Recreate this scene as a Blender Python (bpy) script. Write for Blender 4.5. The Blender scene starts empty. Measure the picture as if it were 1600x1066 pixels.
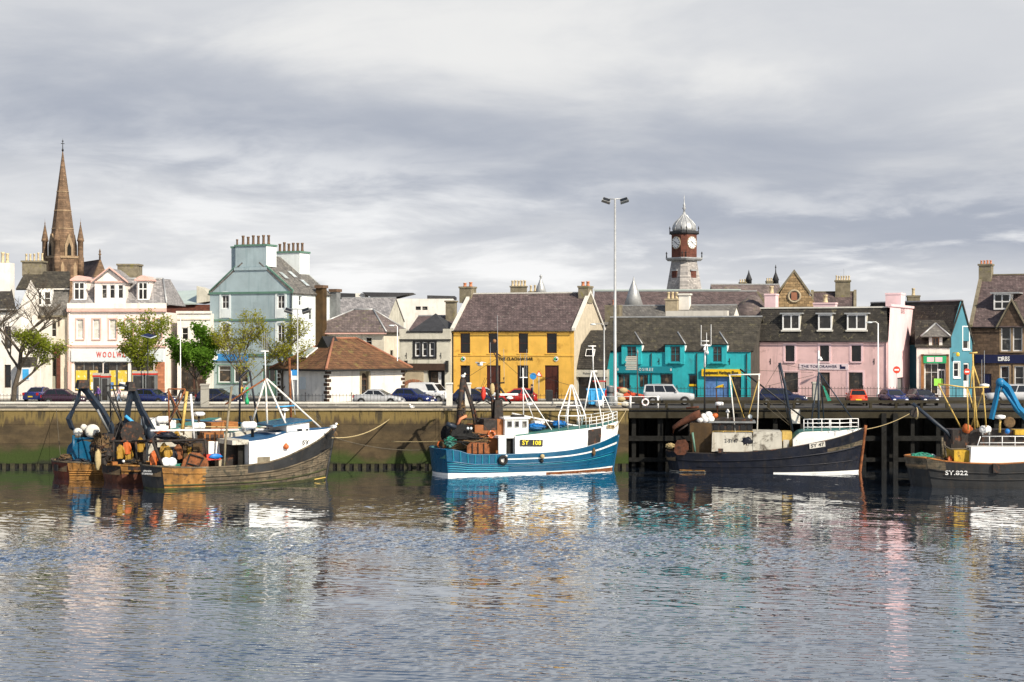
import bpy, bmesh, math, random
from mathutils import Vector, Matrix, noise as mnoise
R = math.radians
rng = random.Random(7)
scene = bpy.context.scene
COL = scene.collection

# ------------------------------------------------------------------ camera, sky, sun, exposure
CAM_Z = 10.9
FPX = 2535.0            # focal length in pixels of the 1600 px wide photograph
cam_d = bpy.data.cameras.new('camera')
cam_d.sensor_width = 36.0
cam_d.lens = 36.0 * FPX / 1600.0
cam_d.clip_end = 20000
cam_d.clip_start = 0.5
cam = bpy.data.objects.new('camera', cam_d)
cam.location = (0, 0, CAM_Z)
cam.rotation_euler = (R(90), 0, 0)
COL.objects.link(cam)
scene.camera = cam

SUN_AZ, SUN_EL = R(42), R(37)          # to the right of the direction back towards the camera
sun_dir = Vector((math.sin(SUN_AZ) * math.cos(SUN_EL), -math.cos(SUN_AZ) * math.cos(SUN_EL), math.sin(SUN_EL)))
sun_d = bpy.data.lights.new('sun', 'SUN')
sun_d.energy = 5.0
sun_d.angle = R(0.6)
sun_d.color = (1.0, 0.90, 0.75)
sun = bpy.data.objects.new('sun', sun_d)
sun.rotation_euler = sun_dir.to_track_quat('Z', 'Y').to_euler()
sun.location = (40, -40, 60)
COL.objects.link(sun)

world = bpy.data.worlds.new('World')
scene.world = world
world.use_nodes = True
def build_world():
    nt = world.node_tree
    for n in list(nt.nodes): nt.nodes.remove(n)
    N = nt.nodes.new; L = nt.links.new
    def val(op, a, b=None, c=None):
        n = N('ShaderNodeMath'); n.operation = op
        for i, v in enumerate((a, b, c)):
            if v is None: continue
            if isinstance(v, (int, float)): n.inputs[i].default_value = v
            else: L(v, n.inputs[i])
        return n.outputs[0]
    def mixc(f, a, b):
        n = N('ShaderNodeMix'); n.data_type = 'RGBA'
        for k, v in ((0, f), (6, a), (7, b)):
            if isinstance(v, (int, float)): n.inputs[k].default_value = v
            elif isinstance(v, tuple): n.inputs[k].default_value = (*v, 1)
            else: L(v, n.inputs[k])
        return n.outputs[2]
    def ramp(x, lo, hi):
        n = N('ShaderNodeMapRange'); n.interpolation_type = 'SMOOTHSTEP'
        n.inputs[1].default_value = lo; n.inputs[2].default_value = hi
        L(x, n.inputs[0]); return n.outputs[0]
    tc = N('ShaderNodeTexCoord')
    sp = N('ShaderNodeSeparateXYZ'); L(tc.outputs['Generated'], sp.inputs[0])
    x, y, z = sp.outputs
    zz = val('ABSOLUTE', z)
    den = val('ADD', zz, 0.16)
    cx = N('ShaderNodeCombineXYZ')
    L(val('DIVIDE', x, den), cx.inputs[0]); L(val('DIVIDE', y, den), cx.inputs[1])
    def noise(scale, off, det=7, rough=.55, dist=0.0):
        mp = N('ShaderNodeMapping'); mp.inputs['Location'].default_value = off
        mp.inputs['Scale'].default_value = (scale, scale * 1.0, 1)
        L(cx.outputs[0], mp.inputs[0])
        n = N('ShaderNodeTexNoise'); n.inputs['Scale'].default_value = 1.0
        n.inputs['Detail'].default_value = det; n.inputs['Roughness'].default_value = rough
        n.inputs['Distortion'].default_value = dist
        L(mp.outputs[0], n.inputs[0]); return n.outputs[0]
    big = noise(0.55, (3.1, 1.7, 0), 4, .5)
    mid = noise(1.5, (7.3, 2.2, 0), 8, .55, .3)
    gap = noise(1.0, (1.2, 9.1, 4), 6, .55, .2)
    # a grey cloud bank that lies a few degrees above the horizon and sinks to the right
    s = val('ADD', val('ADD', zz, val('MULTIPLY', x, 0.08)), val('MULTIPLY', val('SUBTRACT', mid, .5), 0.10))
    s = val('ADD', s, val('MULTIPLY', val('SUBTRACT', big, .5), .06))
    bank = val('MULTIPLY', ramp(s, 0.045, 0.095), val('SUBTRACT', 1.0, ramp(s, 0.10, 0.185)))
    bank = val('MULTIPLY', bank, 1.0)
    puffs = ramp(mid, .40, .66)
    low = val('SUBTRACT', 1.0, ramp(zz, .03, .12))
    fine = noise(2.6, (2.3, 5.2, 1), 8, .58, .4)
    puffs = val('MULTIPLY_ADD', ramp(fine, .35, .65), .18, val('MULTIPLY', puffs, .82))
    lightc = mixc(puffs, (.53, .545, .575), (.69, .69, .685))
    c = mixc(val('MULTIPLY', bank, .95), lightc, (.325, .355, .42))
    # a sunlit break in the cloud, low and left of centre
    gx = val('POWER', val('ABSOLUTE', val('DIVIDE', val('ADD', x, .13), .20)), 2.0); gz = val('POWER', val('ABSOLUTE', val('DIVIDE', val('SUBTRACT', val('ADD', zz, val('MULTIPLY', x, .12)), .072), .036)), 2.0)
    brk = val('MULTIPLY', val('EXPONENT', val('MULTIPLY', val('ADD', gx, gz), -1.0)), ramp(val('MULTIPLY_ADD', fine, .5, val('MULTIPLY', mid, .5)), .40, .60))
    c = mixc(val('MULTIPLY', brk, .8), c, (.78, .785, .79))
    wisp = val('MULTIPLY', val('MULTIPLY', ramp(val('MULTIPLY_ADD', fine, .4, val('MULTIPLY', mid, .6)), .50, .62), low), .9)
    c = mixc(wisp, c, (.80, .80, .80))
    sky = N('ShaderNodeTexSky'); sky.sky_type = 'NISHITA'; sky.sun_disc = False
    sky.sun_elevation = SUN_EL
    sky.sun_rotation = math.pi - SUN_AZ
    sky.air_density = 1.0; sky.dust_density = 1.0
    skm = N('ShaderNodeMix'); skm.data_type = 'RGBA'; skm.blend_type = 'MULTIPLY'; skm.inputs[0].default_value = 1
    L(sky.outputs[0], skm.inputs[6]); skm.inputs[7].default_value = (.10, .10, .10, 1)
    high = ramp(zz, .20, .42)
    blue = val('MULTIPLY', val('MULTIPLY', ramp(gap, .30, .48), high), .9)
    c = mixc(blue, c, skm.outputs[2])
    bg = N('ShaderNodeBackground'); L(c, bg.inputs[0]); bg.inputs[1].default_value = 1.0
    out = N('ShaderNodeOutputWorld'); L(bg.outputs[0], out.inputs[0])
build_world()

vs = scene.view_settings
vs.view_transform = 'Standard'; vs.look = 'None'; vs.gamma = 1.0; vs.exposure = 0.30
vs.use_curve_mapping = False
scene.render.engine = 'CYCLES'
scene.cycles.use_denoising = True
scene.cycles.sample_clamp_indirect = 6.0
scene.cycles.max_bounces = 6
scene.cycles.diffuse_bounces = 3
scene.cycles.glossy_bounces = 3
scene.cycles.transparent_max_bounces = 4

# ------------------------------------------------------------------ materials
MATS = {}
def mat(name, col=None, rough=.75, var=.12, scale=2.0, bump=.05, metal=0.0, dirt=None, streak=None, spec=.4,
        rows=None, coat=0.0, bscale=14.0, emit=None):
    """Procedural material. dirt=(colour, amount 0..1, scale); streak=(colour, amount) runs down the surface;
    rows=(row height, brick width, joint colour factor) lays courses of slates, tiles or boards."""
    if name in MATS: return MATS[name]
    m = bpy.data.materials.new(name); m.use_nodes = True
    nt = m.node_tree; N = nt.nodes.new; L = nt.links.new
    b = nt.nodes['Principled BSDF']
    b.inputs['Roughness'].default_value = rough
    b.inputs['Metallic'].default_value = metal
    b.inputs['Specular IOR Level'].default_value = spec
    b.inputs['Coat Weight'].default_value = coat
    tc = N('ShaderNodeTexCoord')
    def noise(sc, det=5, scl=(1, 1, 1), off=0.0, rg=.6):
        mp = N('ShaderNodeMapping'); mp.inputs['Scale'].default_value = scl
        mp.inputs['Location'].default_value = (off, off * 1.7, off * .6)
        L(tc.outputs['Object'], mp.inputs[0])
        n = N('ShaderNodeTexNoise'); n.inputs['Scale'].default_value = sc; n.inputs['Detail'].default_value = det
        n.inputs['Roughness'].default_value = rg
        L(mp.outputs[0], n.inputs[0]); return n.outputs[0]
    def mix(f, a, bb, mode='MIX'):
        n = N('ShaderNodeMix'); n.data_type = 'RGBA'; n.blend_type = mode
        for k, v in ((0, f), (6, a), (7, bb)):
            if isinstance(v, (int, float)): n.inputs[k].default_value = v
            elif isinstance(v, tuple): n.inputs[k].default_value = (*v[:3], 1)
            else: L(v, n.inputs[k])
        return n.outputs[2]
    def rmp(x, lo, hi, a=0., c=1.):
        n = N('ShaderNodeMapRange'); n.interpolation_type = 'SMOOTHSTEP'
        for i, v in enumerate((lo, hi, a, c)): n.inputs[i + 1].default_value = v
        L(x, n.inputs[0]); return n.outputs[0]
    lo = tuple(max(0, c * (1 - var)) for c in col); hi = tuple(min(1, c * (1 + var)) for c in col)
    c = mix(rmp(noise(scale), .3, .7), lo, hi)
    h = noise(bscale, 4)
    if rows:
        rh, bw, jf = rows
        sp = N('ShaderNodeSeparateXYZ'); L(tc.outputs['Object'], sp.inputs[0])
        ad = N('ShaderNodeMath'); ad.operation = 'ADD'; L(sp.outputs[0], ad.inputs[0]); L(sp.outputs[1], ad.inputs[1])
        cb = N('ShaderNodeCombineXYZ'); L(ad.outputs[0], cb.inputs[0]); L(sp.outputs[2], cb.inputs[1])
        br = N('ShaderNodeTexBrick'); L(cb.outputs[0], br.inputs[0])
        br.inputs['Scale'].default_value = 1.0
        br.inputs['Row Height'].default_value = rh; br.inputs['Brick Width'].default_value = bw
        br.inputs['Mortar Size'].default_value = rh * .07; br.inputs['Mortar Smooth'].default_value = .3
        br.inputs['Color1'].default_value = (.66, .66, .67, 1); br.inputs['Color2'].default_value = (1.24, 1.22, 1.2, 1)
        br.inputs['Mortar'].default_value = (jf, jf, jf, 1)
        br.inputs['Bias'].default_value = 0.0
        c = mix(1.0, c, br.outputs[0], 'MULTIPLY')
        # per-piece tint
        h2 = N('ShaderNodeMath'); h2.operation = 'MULTIPLY_ADD'; h2.inputs[1].default_value = -1.5
        L(br.outputs[1], h2.inputs[0]); L(h, h2.inputs[2]); h = h2.outputs[0]
    if streak:
        s = rmp(noise(1.0, 6, (2.2, 2.2, .16), 3.3, .65), .50, .72, 0, streak[1])
        c = mix(s, c, tuple(streak[0]))
    if dirt:
        d = rmp(noise(dirt[2], 8, (1, 1, 1), 9.1, .68), .62 - .3 * dirt[1], .74 - .2 * dirt[1], 0, .95)
        c = mix(d, c, tuple(dirt[0]))
    L(c, b.inputs['Base Color'])
    rr = rmp(noise(scale * 2.3, 3, (1, 1, 1), 5.0), .3, .7, max(.02, rough - .1), min(1, rough + .1))
    L(rr, b.inputs['Roughness'])
    if bump:
        bp = N('ShaderNodeBump'); bp.inputs['Strength'].default_value = min(1, bump * 4); bp.inputs['Distance'].default_value = .03
        L(h, bp.inputs['Height']); L(bp.outputs[0], b.inputs['Normal'])
    if emit:
        b.inputs['Emission Color'].default_value = (*emit[:3], 1); b.inputs['Emission Strength'].default_value = emit[3]
    MATS[name] = m
    return m

# walls
mat('white_render', (.74, .71, .65), .85, 0.09, .8, .06, streak=((.50, .47, .40), 0.51), dirt=((.58, .55, .48), .16, .8), bscale=22)
mat('cream_render', (.66, .61, .50), .85, 0.11, .9, .06, streak=((.36, .33, .26), 0.59), dirt=((.50, .45, .36), .16, .8), bscale=22)
mat('grey_cream_render', (.52, .50, .42), .88, 0.14, .7, .06, streak=((.26, .27, .20), 0.70), dirt=((.38, .36, .29), .16, .8), bscale=22)
mat('yellow_render', (.80, .47, .085), .82, 0.10, .6, .05, streak=((.50, .30, .07), 0.42), dirt=((.54, .30, .05), .24, .9), bscale=25)
mat('beige_harling', (.50, .44, .33), .92, .10, 1.5, .12, streak=((.30, .27, .21), .4), bscale=30)
mat('pink_render', (.74, .50, .485), .82, 0.09, .6, .05, streak=((.45, .30, .29), 0.48), dirt=((.52, .34, .33), .24, .9), bscale=25)
mat('pale_pink_render', (.80, .57, .585), .82, 0.08, .6, .05, streak=((.6, .46, .47), 0.34), dirt=((.74, .56, .57), .16, .8), bscale=25)
mat('blush_render', (.84, .76, .70), .82, 0.08, .7, .05, streak=((.55, .42, .36), 0.48), dirt=((.70, .60, .53), .16, .8), bscale=25)
mat('rose_trim', (.68, .42, .36), .7, .08, 2, .04)
mat('teal_render', (.025, .40, .44), .78, 0.12, .7, .05, streak=((.03, .28, .32), 0.51), dirt=((.03, .25, .28), .24, .9), bscale=25)
mat('dark_teal_paint', (.01, .22, .27), .55, .1, 2, .02)
mat('blue_grey_render', (.33, .415, .44), .85, 0.12, .5, .05, streak=((.22, .30, .32), 0.70), dirt=((.25, .31, .32), .16, .8), bscale=25)
mat('pale_blue_render', (.66, .71, .71), .85, 0.09, .6, .05, streak=((.45, .5, .48), 0.42), bscale=25)
mat('green_trim', (.10, .20, .15), .6, .12, 2, .03)
mat('sea_blue_render', (.06, .20, .26), .8, 0.12, .6, .05, streak=((.06, .22, .26), 0.51), bscale=25)
mat('brown_stone', (.115, .078, .052), .9, .22, 2.2, .15, rows=(.30, .62, .62), streak=((.07, .05, .04), .4), bscale=9)
mat('church_stone', (.20, .13, .08), .9, .22, 1.4, .15, rows=(.38, .8, .72), streak=((.10, .07, .05), .5), bscale=8)
mat('pale_stone', (.32, .23, .14), .9, .2, 1.4, .12, streak=((.18, .13, .09), .4), bscale=8)  # paler stone for bands, lucarnes and window surrounds
mat('rubble_stone', (.36, .25, .13), .9, .25, 2.2, .25, rows=(.32, .5, .55), bscale=6)
mat('mossy_stone', (.19, .165, .115), .92, .25, 2.0, .15, dirt=((.22, .20, .07), .25, 1.6), bscale=8)
mat('dressed_stone', (.38, .32, .22), .9, .15, 2.0, .1, bscale=10)
mat('dark_brick', (.13, .046, .03), .85, .2, 1.5, .1, rows=(.10, .25, .8), bscale=12)
mat('terracotta_wall', (.42, .17, .09), .85, .12, 1.2, .08, rows=(.24, .6, .82), bscale=12)
# roofs
mat('purple_slate', (.120, .088, .086), .72, .22, 1.1, .25, rows=(.17, .30, .60), dirt=((.30, .28, .24), .12, 3.0), bscale=10)
mat('grey_slate', (.155, .148, .135), .7, .2, 1.0, .25, rows=(.17, .30, .62), dirt=((.33, .30, .24), .15, 2.0), bscale=10)
mat('mauve_slate', (.165, .132, .125), .75, .2, .8, .22, rows=(.18, .30, .66), dirt=((.20, .19, .10), .25, 1.4), bscale=10)
mat('dark_slate', (.040, .036, .030), .78, .3, 1.0, .3, rows=(.19, .32, .55), dirt=((.17, .15, .09), .22, 2.4), bscale=8)
mat('mossy_slate', (.058, .052, .040), .85, .28, 1.2, .3, rows=(.20, .34, .62), dirt=((.11, .098, .06), .28, 1.6), bscale=8)
mat('pale_slate', (.30, .29, .29), .65, .16, 1.2, .22, rows=(.17, .28, .7), bscale=10)
mat('clay_tile', (.155, .076, .036), .8, .25, 1.3, .35, rows=(.20, .26, .50), dirt=((.20, .15, .05), .30, 1.2), bscale=9)
mat('ridge_tile', (.30, .13, .075), .75, .15, 3, .1)
mat('metal_roof', (.46, .54, .50), .45, .06, .5, .05, metal=.1)
mat('lead', (.40, .41, .41), .45, .12, 1.5, .05, metal=.35, streak=((.24, .25, .25), .5))
mat('tower_slate', (.40, .38, .36), .75, .2, 1.5, .2, rows=(.22, .3, .7), bscale=9)
mat('roof_felt', (.035, .036, .04), .7, .2, 2, .05)
# trim and joinery
mat('white_paint', (.80, .80, .78), .45, .04, 3, .02)
mat('black_paint', (.018, .018, .018), .5, .2, 3, .02)
mat('brown_paint', (.075, .02, .012), .45, .2, 3, .02)
mat('dark_wood', (.05, .028, .018), .6, .2, 3, .05)
mat('oak_wood', (.30, .14, .05), .55, .2, 3, .05)
mat('clay_pot', (.52, .20, .10), .8, .15, 4, .05, dirt=((.12, .08, .06), .2, 4))
mat('buff_pot', (.55, .45, .28), .8, .15, 4, .05, dirt=((.16, .13, .08), .3, 4))
mat('dark_pot', (.13, .08, .05), .8, .25, 4, .05)
mat('navy_sign', (.008, .012, .055), .4, .1, 2, .01)
mat('yellow_sign', (.80, .52, .02), .5, .08, 2, .01)
mat('green_sign', (.02, .36, .14), .45, .1, 2, .01)
mat('blue_sign', (.03, .22, .52), .45, .1, 2, .01)
mat('pale_sign', (.60, .66, .68), .5, .05, 2, .02)
mat('red_letter', (.62, .05, .02), .5, .1, 2, 0)
mat('white_letter', (.82, .82, .80), .5, .03, 2, 0)
mat('black_letter', (.015, .015, .018), .5, .1, 2, 0)
mat('yellow_letter', (.88, .70, .03), .5, .05, 2, 0)
mat('poster_yellow', (.62, .46, .05), .6, .1, 2.5, 0, dirt=((.85, .85, .8), .35, 1.6))
mat('poster_blue', (.10, .22, .48), .6, .25, 2, 0)
mat('lime_sign', (.35, .80, .10), .6, .05, 2, 0)
def glass(name, col, rough=.06, curtain=None):
    m = mat(name, col, rough, .35, 1.3, 0.0, spec=.5, dirt=curtain)
    return m
glass('window_glass', (.014, .013, .012)); glass('dark_glass', (.010, .008, .007))
glass('curtained_glass', (.03, .027, .024), .08, ((.26, .24, .21), .30, .9))
glass('blind_glass', (.60, .58, .52), .15)
glass('shop_glass', (.035, .03, .025), .05, ((.22, .15, .09), .35, 1.4))
glass('skylight_glass', (.45, .52, .52), .08)
# ground
mat('asphalt', (.055, .054, .052), .92, .2, .6, .1, bscale=40)
mat('pavement', (.26, .245, .22), .9, .12, .8, .08, rows=(.6, .9, .8), bscale=25)
mat('kerb_stone', (.36, .34, .30), .9, .1, 1.5, .06)
mat('concrete', (.36, .345, .30), .9, .12, .8, .1, streak=((.20, .19, .15), .4), bscale=20)
mat('pale_concrete', (.62, .60, .54), .88, .08, .8, .08, streak=((.34, .32, .27), .35), bscale=20)
mat('dark_wall', (.055, .05, .042), .92, .2, 1.0, .1, bscale=15)
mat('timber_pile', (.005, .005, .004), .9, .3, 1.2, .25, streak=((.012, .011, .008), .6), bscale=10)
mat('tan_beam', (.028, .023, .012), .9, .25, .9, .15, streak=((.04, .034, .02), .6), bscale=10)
mat('grass', (.07, .10, .025), .95, .3, 3, .2)
mat('boulder', (.40, .34, .25), .9, .2, 2, .25, bscale=5)
mat('road_paint', (.70, .69, .64), .8, .1, 4, .02)
# metals, boat stuff
mat('galvanised', (.42, .43, .43), .5, .1, 2, .03, metal=.4)
mat('grey_metal', (.23, .24, .24), .5, .15, 2, .03, metal=.3)
mat('iron_black', (.014, .014, .014), .55, .3, 3, .03)
mat('rust', (.20, .07, .025), .9, .35, 2.5, .25, dirt=((.06, .025, .012), .4, 3), bscale=8)
mat('dark_rust', (.085, .030, .015), .9, .35, 2.5, .25, dirt=((.03, .015, .01), .4, 3), bscale=8)
mat('rusty_black', (.022, .018, .016), .75, .3, 2, .15, dirt=((.14, .05, .02), .30, 2.5), bscale=8)
mat('rusty_white', (.74, .72, .66), .55, .06, 2, .05, dirt=((.32, .13, .04), .26, 2.2), bscale=8)
mat('boat_white', (.80, .80, .77), .42, .03, 1.2, .03, streak=((.50, .42, .32), .16))
mat('grimy_white', (.50, .48, .41), .6, .10, 1.2, .06, dirt=((.09, .075, .055), .30, 1.3), streak=((.24, .18, .11), .5))
mat('scuffed_white', (.76, .75, .71), .5, .05, 1.2, .04, dirt=((.16, .15, .11), .14, 2.4), streak=((.36, .33, .26), .4))
mat('boat_blue', (.004, .078, .16), .35, .12, .8, .03, streak=((.006, .06, .11), .35))
mat('boat_light_blue', (.02, .26, .36), .4, .1, 1, .03)
mat('navy_hull', (.003, .005, .013), .5, .3, .9, .06, dirt=((.04, .026, .016), .12, 3.2), streak=((.02, .016, .012), .6))
mat('black_hull', (.02, .021, .022), .6, .3, .9, .08, dirt=((.09, .055, .03), .08, 3.0), streak=((.05, .038, .026), .6))
mat('weathered_plank', (.125, .10, .066), .85, .3, 1.1, .2, dirt=((.028, .03, .022), .45, 1.6), streak=((.26, .22, .15), .45), rows=(.17, 4.0, .55), bscale=9)
mat('green_weed_hull', (.05, .055, .022), .8, .35, 1.3, .2, dirt=((.075, .09, .012), .35, 1.2), rows=(.17, 4.0, .6))
mat('ochre_plate', (.25, .12, .028), .8, .35, 1.3, .15, dirt=((.06, .035, .018), .38, 2.0), streak=((.45, .27, .10), .4))
mat('red_hull', (.10, .024, .012), .8, .3, 1.0, .12, dirt=((.05, .018, .01), .35, 1.5), streak=((.26, .10, .03), .4))
mat('brown_hull', (.10, .035, .018), .85, .3, 1.0, .12, dirt=((.03, .015, .01), .4, 1.5))
mat('orange_wood', (.33, .125, .03), .7, .2, 1.4, .1, streak=((.16, .06, .02), .5), rows=(.16, 3.0, .6))
mat('brown_casing', (.25, .085, .022), .65, .2, 1.3, .08, streak=((.11, .04, .015), .5))
mat('yellow_casing', (.50, .31, .025), .7, .2, 1.2, .08, streak=((.20, .12, .03), .5), dirt=((.10, .05, .02), .22, 1.6))
mat('ochre_casing', (.062, .035, .011), .75, .3, 1.3, .1, streak=((.07, .04, .015), .6))
mat('deck_green', (.05, .17, .15), .7, .2, 1.4, .06, dirt=((.16, .14, .10), .2, 2))
mat('deck_blue', (.02, .09, .20), .6, .2, 1.4, .06)
mat('deck_wood', (.16, .11, .06), .85, .25, 1.4, .15, rows=(.12, 3, .6))
mat('net_black', (.012, .012, .012), .95, .4, 5, .3, bscale=30)
mat('net_green', (.03, .24, .16), .95, .35, 5, .3, bscale=30)
mat('net_brown', (.12, .075, .035), .95, .35, 5, .3, bscale=30)
mat('rubber', (.012, .012, .012), .8, .2, 4, .05)
mat('orange_plastic', (.46, .11, .025), .5, .12, 3, .03)
mat('red_plastic', (.55, .035, .02), .45, .12, 3, .03)
mat('blue_plastic', (.01, .16, .48), .45, .12, 3, .03)
mat('sky_blue_plastic', (.05, .34, .66), .45, .1, 3, .03)
mat('yellow_oilskin', (.33, .19, .025), .6, .2, 4, .08)
mat('blue_crane', (.008, .14, .30), .4, .12, 1.5, .03)
mat('slate_blue_steel', (.018, .027, .042), .5, .25, 1.5, .05, dirt=((.10, .05, .03), .12, 2))
mat('rope', (.42, .33, .17), .9, .15, 6, .1)
mat('dark_rope', (.10, .085, .06), .9, .2, 6, .1)
mat('yellow_spar', (.52, .36, .10), .55, .15, 2, .04, dirt=((.25, .12, .04), .2, 3))
mat('gull_white', (.82, .82, .80), .8, .03, 5, .05)
mat('gull_grey', (.30, .32, .34), .8, .1, 5, .05)
mat('bark', (.085, .068, .05), .9, .3, 3, .3, bscale=8)
mat('pale_bark', (.16, .13, .09), .9, .3, 3, .3, bscale=8)
# ------------------------------------------------------------------ mesh helpers
def perp(d):
    d = d.normalized()
    a = Vector((0, 0, 1)) if abs(d.z) < .95 else Vector((1, 0, 0))
    u = d.cross(a).normalized()
    return u, u.cross(d).normalized()

class MB:
    """Collects faces; build() links them as one mesh object."""
    def __init__(s): s.v = []; s.f = []; s.m = []; s.cur = 0; s.smooth = []; s.sm = False
    def face(s, pts, m=None):
        i = len(s.v); s.v += [tuple(p) for p in pts]; s.f.append(tuple(range(i, i + len(pts))))
        s.m.append(s.cur if m is None else m); s.smooth.append(s.sm); return s
    def grid(s, rings, close=False, m=None):
        """rings: list of equally long point lists, skinned together (shared vertices)."""
        i0 = len(s.v); n = len(rings[0])
        for r in rings: s.v += [tuple(p) for p in r]
        for a in range(len(rings) - 1):
            for k in range(n if close else n - 1):
                k2 = (k + 1) % n
                s.f.append((i0 + a * n + k, i0 + a * n + k2, i0 + (a + 1) * n + k2, i0 + (a + 1) * n + k))
                s.m.append(s.cur if m is None else (m(a, k) if callable(m) else m)); s.smooth.append(s.sm)
        return s
    def box(s, x0, x1, y0, y1, z0, z1, m=None, taper=0):
        t = taper
        b = [(x0, y0, z0), (x1, y0, z0), (x1, y1, z0), (x0, y1, z0), (x0 + t, y0 + t, z1), (x1 - t, y0 + t, z1), (x1 - t, y1 - t, z1), (x0 + t, y1 - t, z1)]
        i = len(s.v); s.v += b
        for q in ((0, 3, 2, 1), (4, 5, 6, 7), (0, 1, 5, 4), (1, 2, 6, 5), (2, 3, 7, 6), (3, 0, 4, 7)):
            s.f.append(tuple(i + k for k in q)); s.m.append(s.cur if m is None else m); s.smooth.append(False)
        return s
    def prism(s, poly, dirv, m=None):
        """poly (list of 3-D points) pushed along dirv, closed."""
        d = Vector(dirv); a = [Vector(p) for p in poly]; b = [p + d for p in a]; n = len(a)
        s.face(a[::-1], m); s.face(b, m)
        for k in range(n): s.face((a[k], a[(k + 1) % n], b[(k + 1) % n], b[k]), m)
        return s
    def tube(s, p0, p1, r, n=6, r1=None, m=None):
        return s.path([p0, p1], r, n, r1, m)
    def path(s, pts, r, n=6, r1=None, m=None):
        pts = [Vector(p) for p in pts]; rings = []; sm = s.sm; s.sm = n > 4
        for i, p in enumerate(pts):
            d = (pts[min(i + 1, len(pts) - 1)] - pts[max(i - 1, 0)])
            if d.length < 1e-6: d = Vector((0, 0, 1))
            u, w = perp(d); q = i / max(1, len(pts) - 1)
            rr = r[i] if isinstance(r, (list, tuple)) else (r if r1 is None else r + (r1 - r) * q)
            rings.append([p + (u * math.cos(2 * math.pi * k / n) + w * math.sin(2 * math.pi * k / n)) * rr for k in range(n)])
        s.grid(rings, True, m); s.sm = False
        s.face(rings[0], m); s.face(rings[-1][::-1], m); s.sm = sm
        return s
    def lathe(s, prof, c=(0, 0, 0), n=10, axis='z', m=None):
        c = Vector(c); rings = []; sm = s.sm; s.sm = True
        for r, h in prof:
            ring = []
            for k in range(n):
                a = 2 * math.pi * (k + .5) / n
                p = (r * math.cos(a), r * math.sin(a), h)
                if axis == 'x': p = (h, p[0], p[1])
                elif axis == 'y': p = (p[0], -h, p[1])
                ring.append(c + Vector(p))
            rings.append(ring)
        s.grid(rings, True, m); s.sm = False
        if prof[0][0] > 1e-4: s.face(rings[0][::-1], m)
        if prof[-1][0] > 1e-4: s.face(rings[-1], m)
        s.sm = sm
        return s
    def blob(s, c, r, n=8, rows=6, sq=(1, 1, 1), jitter=0.0, seed=0, m=None):
        c = Vector(c); rings = []; rg = random.Random(seed); sm = s.sm; s.sm = True
        for i in range(rows + 1):
            t = math.pi * i / rows
            rings.append([c + Vector((math.sin(t) * math.cos(2 * math.pi * k / n) * sq[0], math.sin(t) * math.sin(2 * math.pi * k / n) * sq[1], math.cos(t) * sq[2])) * r * (1 + rg.uniform(-jitter, jitter) * (0 < i < rows)) for k in range(n)])
        s.grid(rings, True, m); s.sm = sm
        return s
    def torus(s, c, R0, r, axis='y', n=14, k=6, m=None):
        c = Vector(c); rings = []; sm = s.sm; s.sm = True
        for i in range(n + 1):
            a = 2 * math.pi * i / n; ring = []
            for j in range(k):
                b = 2 * math.pi * j / k; q = R0 + r * math.cos(b)
                x, y, z = q * math.cos(a), q * math.sin(a), r * math.sin(b)
                p = (x, y, z) if axis == 'z' else ((x, z, y) if axis == 'y' else (z, x, y))
                ring.append(c + Vector(p))
            rings.append(ring)
        s.grid(rings, True, m); s.sm = sm
        return s
    def build(s, name, mats, parent=None, recalc=True, loc=None):
        me = bpy.data.meshes.new(name)
        me.from_pydata(s.v, [], s.f)
        if not isinstance(mats, (list, tuple)): mats = [mats]
        for m in mats: me.materials.append(MATS[m] if isinstance(m, str) else m)
        me.polygons.foreach_set('material_index', s.m)
        me.polygons.foreach_set('use_smooth', s.smooth)
        if recalc:
            bm = bmesh.new(); bm.from_mesh(me)
            bmesh.ops.remove_doubles(bm, verts=bm.verts, dist=.0005)
            bmesh.ops.recalc_face_normals(bm, faces=bm.faces)
            bm.to_mesh(me); bm.free()
        me.update()
        o = bpy.data.objects.new(name, me); COL.objects.link(o)
        if parent is not None: o.parent = parent
        if loc is not None: o.location = loc
        return o

def tag(o, label=None, cat=None, group=None, kind=None):
    if label: o['label'] = label
    if cat: o['category'] = cat
    if group: o['group'] = group
    if kind: o['kind'] = kind
    return o
def empty(name, loc, rz=0.0, label=None, cat=None, group=None):
    o = bpy.data.objects.new(name, None); o.empty_display_size = .5; COL.objects.link(o)
    o.location = loc; o.rotation_euler = (0, 0, rz)
    return tag(o, label, cat, group)
def copy_tree(o, parent=None):
    c = o.copy(); COL.objects.link(c)
    if parent is not None: c.parent = parent
    for ch in [x for x in COL.objects if x.parent == o]: copy_tree(ch, c)
    return c
_depsg = None
def text_part(name, body, size, matname, parent, loc, width=None, rot=(90, 0, 0), extrude=.015, align='CENTER', bold=0.0, shear=0.0):
    cu = bpy.data.curves.new(name, 'FONT'); cu.body = body; cu.size = size; cu.extrude = extrude
    cu.align_x = align; cu.align_y = 'CENTER'; cu.offset = bold; cu.shear = shear; cu.resolution_u = 2
    tmp = bpy.data.objects.new(name + '_text', cu); COL.objects.link(tmp)
    dg = bpy.context.evaluated_depsgraph_get()
    me = bpy.data.meshes.new_from_object(tmp.evaluated_get(dg))
    bpy.data.objects.remove(tmp); bpy.data.curves.remove(cu)
    if width:
        xs = [v.co.x for v in me.vertices]; k = width / max(.01, max(xs) - min(xs))
        for v in me.vertices: v.co.x *= k
    me.materials.clear(); me.materials.append(MATS[matname])
    o = bpy.data.objects.new(name, me); COL.objects.link(o); o.parent = parent
    o.location = loc; o.rotation_euler = tuple(R(a) for a in rot)
    return o

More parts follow.
